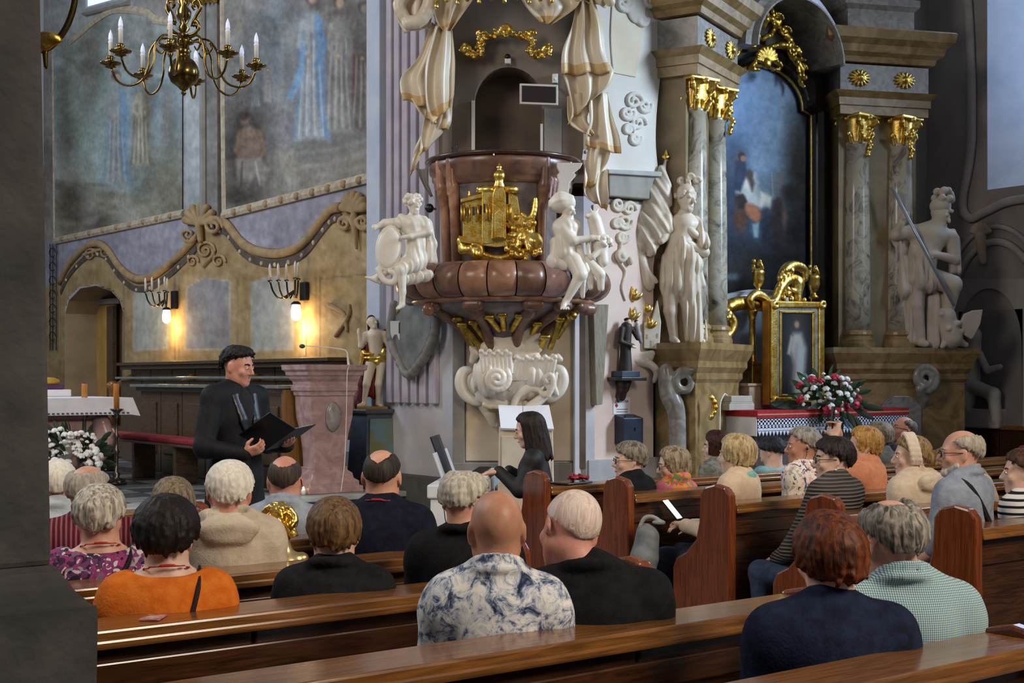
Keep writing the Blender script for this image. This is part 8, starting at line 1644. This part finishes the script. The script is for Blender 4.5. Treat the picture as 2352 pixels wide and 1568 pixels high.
hc_ = thing('altar_cloth', 'white cloth with dotted lace hem on the chancel altar', 'tablecloth', (4.5, 14.2, 1.39)); rel(MB().box((3.15, 13.96, 1.388), (5.32, 15.2, 1.398)).build('top_sheet', cloth_w, hc_), hc_); rel(MB().prism([(3.15, 13.96, 1.398), (5.32, 13.96, 1.398), (5.40, 13.95, 1.20), (5.30, 13.95, 1.215), (3.15, 13.95, 1.22)], (0, -.008, 0)).build('front_drop', cloth_w, hc_), hc_); rel(MB().prism([(5.32, 13.96, 1.398), (5.32, 15.2, 1.398), (5.36, 15.2, 1.2), (5.40, 13.95, 1.2)], (.008, 0, 0)).build('side_drop', cloth_w, hc_), hc_)
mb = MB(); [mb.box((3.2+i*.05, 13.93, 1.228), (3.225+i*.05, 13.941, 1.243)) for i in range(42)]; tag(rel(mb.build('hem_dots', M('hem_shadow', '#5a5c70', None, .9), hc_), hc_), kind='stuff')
ms = thing('missal', 'open missal with gold and purple ribbon on the chancel altar', 'book', P(135, 890, 15.2)*np.array([1, 1, 0])+np.array([0, 0, 1.40])); q = P(132, 885, 15.2); rel(MB().box((q[0]-.22, q[1]-.12, 1.40), (q[0]+.12, q[1]+.16, 1.48)).build('book_block', paper, ms, bevel=.01), ms); rel(MB().box((q[0]-.2, q[1]-.1, 1.48), (q[0]+.05, q[1]+.12, 1.54), Matrix()).build('cushion', M('purple_cloth', '#4a2a52', '#5c3666', .8), ms, bevel=.02), ms); rel(MB().sph((q[0]-.1, q[1], 1.57), (.13, .09, .05), 10, 6).build('gold_cover', M('gold_cloth', '#b08a2a', '#c9a43c', .5), ms, smooth=True), ms)
pewter = M('pewter', '#4c4a48', '#7d7a76', .3, metal=.9, scale=12)
for i, px in enumerate((194, 267)):
    b0 = P(px, 1115, 14.25); zb_ = .466; lab = ('left', 'right')[i]
    ck = thing('candlestick', ('tall pewter candlestick nearer the white flowers' if i == 0 else 'tall pewter candlestick nearer the choir stalls'), 'candlestick', (b0[0], b0[1], zb_), 0, 'altar candlesticks'); h_ = CAMZ-(938-HOR)/F*14.25-zb_
    rel(MB().lathe([(.11, 0), (.11, .02), (.06, .05), (.03, .08), (.045, .11), (.02, .14), (.022, h_*.4), (.038, h_*.43), (.02, h_*.47), (.018, h_*.6), (.034, h_*.64), (.017, h_*.68), (.02, h_*.86), (.045, h_*.9), (.025, h_*.94), (.075, h_*.985), (.075, h_)], (b0[0], b0[1], zb_), 16).build('stem', pewter, ck, smooth=True), ck)
    for a in range(3): rel(MB().sph((b0[0]+.1*math.cos(a*2.09+.5), b0[1]+.1*math.sin(a*2.09+.5), zb_+.03), (.035, .035, .03), 8, 6).build('foot', pewter, ck, smooth=True), ck)
    cn = thing('altar_candle', ('thick ochre candle nearer the white flowers' if i == 0 else 'thick ochre candle nearer the choir stalls'), 'candle', (b0[0], b0[1], zb_+h_), 0, 'altar candles'); rel(MB().lathe([(.031, 0), (.031, .26), (.026, .268), (.0, .262)], (b0[0], b0[1], zb_+h_), 16).build('wax', candle_o, cn, smooth=True), cn); rel(MB().tube([(b0[0], b0[1], zb_+h_+.26), (b0[0], b0[1], zb_+h_+.28)], .003, 5).build('wick', iron, cn), cn)
ZW = 13.4; g = random.Random(21); base = P(165, 1060, ZW); base[2] = .47
wh = []; bd = []; lv = []
for i in range(46):
    x = g.uniform(112, 235); y = 985+g.uniform(0, 75)+max(0, (x-170)*.35); wh.append(tuple(P(x, y, ZW, g.uniform(-.05, .15))))
for i in range(30): x = g.uniform(112, 245); y = 985+g.uniform(0, 80)+max(0, (x-180)*.3); bd.append(tuple(P(x, y, ZW, g.uniform(-.05, .15))))
for i in range(90): x = g.uniform(100, 240); y = 990+g.uniform(0, 85)+max(0, (x-180)*.3); p = P(x, y, ZW, g.uniform(-.15, .08)); lv.append((*p, tuple(np.array(p)-np.array(P(160, 1060, ZW, -.1)))))
bouquet('mass of small white flowers with dark leaves before the chancel altar', base, [(ros, wh, 'rose'), (bud, bd, 'bud'), (leafmesh('leaf', .13, .025, leaf_d), lv, 'leaf')])
q = P(170, 1060, ZW, -.1); o = thing('flower_stand', 'dark low stand under the white flowers', 'stand', (q[0], q[1], .465)); rel(MB().lathe([(.16, .465), (.16, .49), (.05, .52), (.05, .60), (.14, .66), (.15, .70), (.10, .70)], (q[0], q[1], 0), 14).build('pot', leaf_d, o, smooth=True), o)
o = thing('votive_light', 'tiny lit candle on the chancel step by the lectern', 'candle', P(697, 1136, 13.1)); q = P(697, 1130, 13.0); q[2] = .462; rel(MB().lathe([(.02, 0), (.024, .05), (.020, .05), (.0, .045)], tuple(q), 10).build('glass', candle_w, o, smooth=True), o); rel(MB().sph(q+UP*.06, (.010, .010, .02), 8, 6).build('flame', M('flame', '#ffe6b0', None, .5, emit=('#ffe0a0', 12)), o, smooth=True), o)
# ---------------------------------------------------------------- wall sconces with lit lamps
warm = M('lamp_glow', '#ffe2b0', None, .5, emit=('#ffd08a', 14))
for i, (bx0, by0, cs, lamp) in enumerate((((405, 690), None, [(334, 640), (349, 638), (365, 641), (378, 637), (384, 640)], (404, 722)), ((704, 670), None, [(620, 614), (639, 613), (658, 613), (678, 608), (685, 610)], (704, 712)))):
    sc_ = thing('wall_sconce', ('black iron sconce with five white candles beside the alcove door' if i == 0 else 'black iron sconce with five white candles nearer the pulpit'), 'sconce', cw(*bx0), 0, 'chancel wall sconces')
    rel(MB().box(tuple(cw(bx0[0], bx0[1]+20)+np.array([-.06, -.07, 0])), tuple(cw(bx0[0], bx0[1]-22)+np.array([0, .07, 0]))).build('wall_plate', iron, sc_, bevel=.01), sc_)
    hub = cw(bx0[0]-8, bx0[1]-2, .12)
    for k, (cx2, ty) in enumerate(cs):
        oo = (.50, .42, .33, .24, .18)[k]; b = onx(cx2, ty+30, XW-oo)
        am = rel(MB().tube([Vector(p) for p in crom([hub, hub*.45+b*.55-UP*.16, b*.85+hub*.15-UP*.12, b-UP*.005], 12)], .011, 6).build('arm', brass if k == 1 else iron, sc_, smooth=True), sc_); sub(MB().lathe([(.012, -.02), (.03, -.005), (.032, 0), (.018, .004)], tuple(b), 10).build('drip_pan', iron, sc_, smooth=True), am); sub(MB().lathe([(.014, 0), (.014, .13), (.016, .135), (.014, .17), (.004, .20)], tuple(b), 10).build('candle', candle_w, sc_, smooth=True), am)
    lp_ = cw(lamp[0], lamp[1], .14); rel(MB().lathe([(.03, .10), (.055, .08), (.06, .06)], tuple(lp_), 12).build('lamp_cap', iron, sc_, smooth=True), sc_); rel(MB().lathe([(.045, .06), (.06, -.02), (.055, -.10), (.02, -.13)], tuple(lp_), 14).build('lamp_shade', warm, sc_, smooth=True), sc_)
    l = bpy.data.lights.new('sconce_light', 'POINT'); l.energy = 14; l.color = (1, .70, .36); l.shadow_soft_size = .06; lo_ = bpy.data.objects.new('sconce_light', l); COL.objects.link(lo_); rel(lo_, sc_); lo_.location = tuple(lp_-UP*.22+np.array([-.05, 0, 0]))
    if i == 1: rel(MB().tube([cw(lamp[0], lamp[1]+20, .05), cw(lamp[0]-1, 815, .02)], .006, 5).build('pull_cord', candle_w, sc_), sc_)
# ---------------------------------------------------------------- chandelier
ZC = 9.5; cc = P(422, 165, ZC); ch = thing('chandelier', 'brass chandelier with eight white electric candles', 'chandelier', cc); zc_ = cc[2]
rel(MB().lathe([(.0, -.175), (.012, -.165), (.02, -.15), (.012, -.135), (.03, -.125), (.035, -.115), (.055, -.10), (.09, -.075), (.108, -.03), (.11, 0), (.10, .04), (.075, .08), (.045, .10), (.04, .13), (.055, .15), (.035, .17)], tuple(cc), 28).build('globe', brass, ch, smooth=True), ch)
rel(MB().lathe([(.03, .16), (.035, .19), (.07, .205), (.07, .225), (.03, .24), (.022, .28), (.045, .31), (.022, .34), (.05, .39), (.055, .43), (.03, .47), (.045, .50), (.02, .53), (.02, .75)], tuple(cc), 20).build('stem', brass, ch, smooth=True), ch)
for k in range(6):
    a = k*math.pi/3+.3; e = RT*math.sin(a)-FW*math.cos(a); pts = [cc+e*r_+UP*z for r_, z in ((.03, .26), (.08, .27), (.12, .31), (.10, .36), (.07, .34), (.10, .40), (.135, .46), (.11, .51), (.07, .49), (.09, .46))]; rel(MB().tube([Vector(p) for p in crom(pts, 26)], [.010, .012, .008], 6).build('scroll_ornament', brass, ch, smooth=True), ch)
bulb = M('bulb_glass', '#dfe3f5', None, .25, emit=('#c9d4ff', .25))
for k in range(8):
    a = math.radians(4+45*k); e = RT*math.sin(a)-FW*math.cos(a)
    pts = [cc+e*r_+UP*z for r_, z in ((.04, .20), (.10, .235), (.18, .225), (.24, .14), (.25, .03), (.30, -.07), (.39, -.105), (.47, -.07), (.515, .03))]
    arm_ = rel(MB().tube([Vector(p) for p in crom(pts, 26)], .0085, 7).build('arm', brass, ch, smooth=True), ch); sub(MB().tube([Vector(p) for p in crom([cc+e*.18+UP*.225, cc+e*.20+UP*.17, cc+e*.16+UP*.13, cc+e*.13+UP*.16], 10)], [.008, .006], 6).build('arm_scroll', brass, ch, smooth=True), arm_)
    b = cc+e*.515+UP*.03; sub(MB().lathe([(.015, -.015), (.04, -.005), (.03, .005), (.072, .018), (.076, .026), (.03, .03), (.022, .05), (.03, .06), (.018, .075)], tuple(b), 16).build('drip_pan', brass, ch, smooth=True), arm_)
    cdl = sub(MB().lathe([(.0155, .07), (.0155, .165), (.0175, .17), (.0175, .178), (.012, .182)], tuple(b), 12).build('candle', candle_w, ch, smooth=True), arm_); sub(MB().lathe([(.014, .18), (.0165, .20), (.013, .23), (.002, .262)], tuple(b), 12).build('bulb', bulb, ch, smooth=True), arm_)
rel(MB().tube([cc+UP*.72, cc+UP*4.5], .008, 6).build('chain', iron, ch), ch)
# brass bracket at the pillar (top left)
bl_ = thing('pillar_bracket', 'curved brass lamp arm with gilded leaf on the pillar', 'bracket', P(105, 110, 2.95)); rel(MB().tube([Vector(p) for p in crom([P(80, 118, 2.95), P(115, 108, 2.95), P(145, 75, 2.95), P(162, 40, 2.95), P(172, 0, 2.95), P(175, -40, 2.95)], 20)], .0075, 8).build('arm', brass, bl_, smooth=True), bl_)
s = SD(.005); s.tube([P(x, y, 2.95, .02) for x, y in crom([(92, 100), (112, 92), (132, 94), (150, 101)], 8)], [.012, .014, .012, .002], .006); s.tube([P(x, y, 2.95, .02) for x, y in crom([(95, 112), (112, 108), (135, 100)], 6)], [.01, .012, .003], .006); rel(s.build('gilded_leaf', gold, bl_), bl_); s = SD(.005); s.tube([P(104, 118, 2.95), P(106, 155, 2.95)], [.008, .005], .004); rel(s.build('drop', brass, bl_), bl_); rel(MB().box(tuple(P(60, 140, 2.95)), tuple(P(98, 60, 2.95)+np.array([.0, .05, 0]))).build('wall_plate', brass, bl_), bl_)
ig = thing('iron_grille', 'slim wrought iron grille on the chancel wall beside the pillar', 'grille', cw(128, 700)); 
for x in (120, 126, 134): rel(MB().tube([cw(x, 560, .04), cw(x, 805, .04)], .012, 5).build('bar', iron, ig), ig)
for k in range(7): s_ = [cw(127+7*math.cos(t), 580+k*32-10*math.sin(t), .05) for t in np.linspace(0, 5.5, 12)]; rel(MB().tube(s_, .009, 5).build('scroll', iron, ig), ig)
# ---------------------------------------------------------------- small things among the pews
gb = thing('golden_bust', 'cherub bust with curly gilded hair standing in the pew', 'bust', (*at_y(640, 4.72)[:2], .455)); bx0, by0, Zb = at_y(640, 4.72); u = Zb/F
class FB(Fig): pass
f = Fig(Zb, .007); f.e((640, 1200, 0), (36, 38, 40), 6); g = random.Random(2)
for i in range(150):
    a = g.uniform(0, 6.28); b = g.uniform(-.75, 1.5); r_ = 41; x, y, d = 640+r_*math.cos(a)*math.cos(b), 1198-r_*math.sin(b)*1.05, r_*math.sin(a)*math.cos(b); f.c((x, y, d), (x+g.uniform(-7, 7), y+g.uniform(6, 15), d+g.uniform(-5, 5)), 5.5, 3.2, 1.2)
rel(f.build('curly_hair', gold, gb), gb)
f = Fig(Zb, .009); f.c((650, 1238, 0), (656, 1260, 0), 14, 15, 6); f.c((628, 1280, 0), (690, 1283, -6), 19, 17, 8, disp=folds(.004, 9, 40, RT)); f.c((660, 1298, 0), (660, 1340, 0), 33, 30, 10); f.e((652, 1210, -14), (26, 24, 32), 5); rel(f.build('shoulders', M('pale_gilding', '#c9a765', '#e3cb94', .32, metal=.85, scale=9), gb), gb)
zz = P(655, 1340, Zb)[2]; q = P(655, 1340, Zb); rel(MB().lathe([(.11, .457), (.11, .48), (.06, .50), (.05, zz-.02), (.075, zz+.02)], (q[0], q[1], 0), 18).build('socle', gold_dk, gb, smooth=True), gb)
tb = thing('tablet', 'black tablet lying on the foremost pew ledge', 'tablet', (*at_y(1310, 6.82)[:2], .9)); x_, y_, _ = at_y(1310, 6.83); Mt = Matrix.Translation((x_, y_, .903)) @ Matrix.Rotation(.25, 4, 'Z'); rel(MB().box((-.14, -.085, 0), (.14, .085, .012), Mt).build('case', blackp, tb, bevel=.004), tb); rel(MB().box((-.13, -.075, .012), (.13, .075, .0135), Mt).build('screen', M('tablet_glass', '#0c0d10', None, .08), tb), tb)
ry = thing('red_lanyards', 'heap of red lanyards on the black tablet', 'lanyard', (x_+.06, y_, .92)); s = SD(.006); g = random.Random(4)
for i in range(12): p = np.array([x_+.05+g.uniform(-.07, .09), y_+g.uniform(-.03, .03), .925+g.uniform(0, .03)]); s.tube([p, p+np.array([g.uniform(-.05, .05), g.uniform(-.03, .03), g.uniform(-.0, .02)]), p+np.array([g.uniform(-.08, .08), g.uniform(-.03, .03), -.005])], .007, .003)
rel(s.build('ribbon', M('lanyard_red', '#b5202c', '#7a1420', .5, scale=30), ry), ry)
hb = thing('handbag', 'grey handbag standing on the kneeler at the aisle', 'bag', (*at_y(1490, 5.80)[:2], .17)); x_, y_, Zb = at_y(1496, 5.80); f = Fig(Zb, .010); f.c((1482, 1222, 0), (1474, 1275, 0), 22, 26, 10, disp=wrinkle(.01, 3)); f.c((1494, 1232, 6), (1488, 1280, 6), 20, 24, 10); f.c((1480, 1280, 0), (1480, 1400, 0), 28, 30, 10, disp=wrinkle(.01, 4)); rel(f.build('bag_body', M('grey_leather', '#5d6266', '#777c80', .6, scale=12), hb), hb); f = Fig(Zb, .008); f.t([(1468, 1210, 8), (1480, 1188, 10), (1500, 1186, 12), (1522, 1200, 10)], [4, 5, 4], 2); f.e((1512, 1198, 10), (16, 8, 6), 3); rel(f.build('handle', M('bag_strap_grey', '#8a8c8c', None, .5), hb), hb)
bp = thing('backpack', 'beige canvas backpack on the pew behind the strap-wearing man', 'bag', (*at_y(2258, 4.70)[:2], .9)); x_, y_, Zb = at_y(2258, 4.50); f = Fig(Zb, .010); f.c((2256, 1108, 0), (2262, 1145, 0), 24, 30, 10, disp=wrinkle(.01, 5)); f.e((2262, 1135, 8), (22, 14, 20), 5); rel(f.build('bag_body', M('beige_canvas', '#b0a18a', '#c2b49d', .85, scale=20), bp), bp); f = Fig(Zb, .007); f.t([(2244, 1092, 4), (2252, 1076, 6), (2266, 1090, 4)], 3, 2); rel(f.build('grab_loop', M('canvas_strap', '#a39680', None, .8), bp), bp)
cdp = thing('holy_card', 'small pink picture card on the pew ledge beside the orange top', 'card', (*at_y(352, 3.72)[:2], .9)); x_, y_, _ = at_y(352, 3.725); Mt = Matrix.Translation((x_, y_, .9015)) @ Matrix.Rotation(.9, 4, 'Z'); rel(MB().box((-.045, -.03, 0), (.045, .03, .003), Mt).build('card_sheet', M('card_print', '#c98f8a', '#7d4a48', .5, scale=40), cdp), cdp); rel(MB().box((-.03, -.018, .003), (.03, .018, .0035), Mt).build('print', M('card_hands', '#d9b3a2', '#a06a5c', .5, scale=50), cdp), cdp)
wb = thing('wall_bench', 'long brown wooden bench against the right wall', 'bench', (14.3, 7.5, 0)); boxes(wb, wood_pew, 'back_board', [((14.50, 4.5+i*.7, .35), (14.55, 5.19+i*.7, 1.0)) for i in range(8)]); boxes(wb, wood_top, 'top_rail', [((14.46, 4.5, .98), (14.57, 10.1, 1.03))]); boxes(wb, wood_pew, 'seat', [((14.1, 4.5, .42), (14.5, 10.1, .46))]); boxes(wb, wood_end, 'end_panel', [((14.1, y, 0), (14.57, y+.05, 1.0)) for y in (4.5, 10.06)])

bs = thing('book_stand', 'pale stone reading stand with open white book behind the pianist', 'lectern', P(1208, 1090, 12.5)*np.array([1, 1, 0])); bz = 12.5
rel(MB().hexa([P(1140, 1110, bz)*np.array([1, 1, 0]), P(1275, 1110, bz)*np.array([1, 1, 0]), P(1275, 1110, bz, -.25)*np.array([1, 1, 0]), P(1140, 1110, bz, -.25)*np.array([1, 1, 0])], [P(1146, 985, bz), P(1270, 985, bz), P(1270, 980, bz, -.25), P(1146, 980, bz, -.25)]).build('stone_block', cream, bs, bevel=.012), bs)
rel(MB().prism([P(x, y, bz, .01) for x, y in ((1152, 1000), (1152, 1100), (1264, 1100), (1264, 1000))], -FW*.02).build('block_panel', white_st2, bs, bevel=.008), bs)
ob2 = thing('open_book', 'large open white book on the stone stand above the pianist', 'book', P(1208, 980, bz))
for q0, q1, nm in (((1144, 930), (1200, 932), 'page'), ((1201, 932), (1262, 930), 'page')):
    a = [P(q0[0], q0[1], bz, -.16), P(q1[0], q1[1], bz, -.16 if q0[0] < 1200 else -.14), P(q1[0]+(0 if q0[0] < 1200 else 10), 984, bz, .05), P(q0[0]+(6 if q0[0] < 1200 else 0), 982, bz, .05)]
    rel(MB().prism(a, np.array([0, 0, -.02])+FW*.015).build(nm, paper, ob2, bevel=.003), ob2)
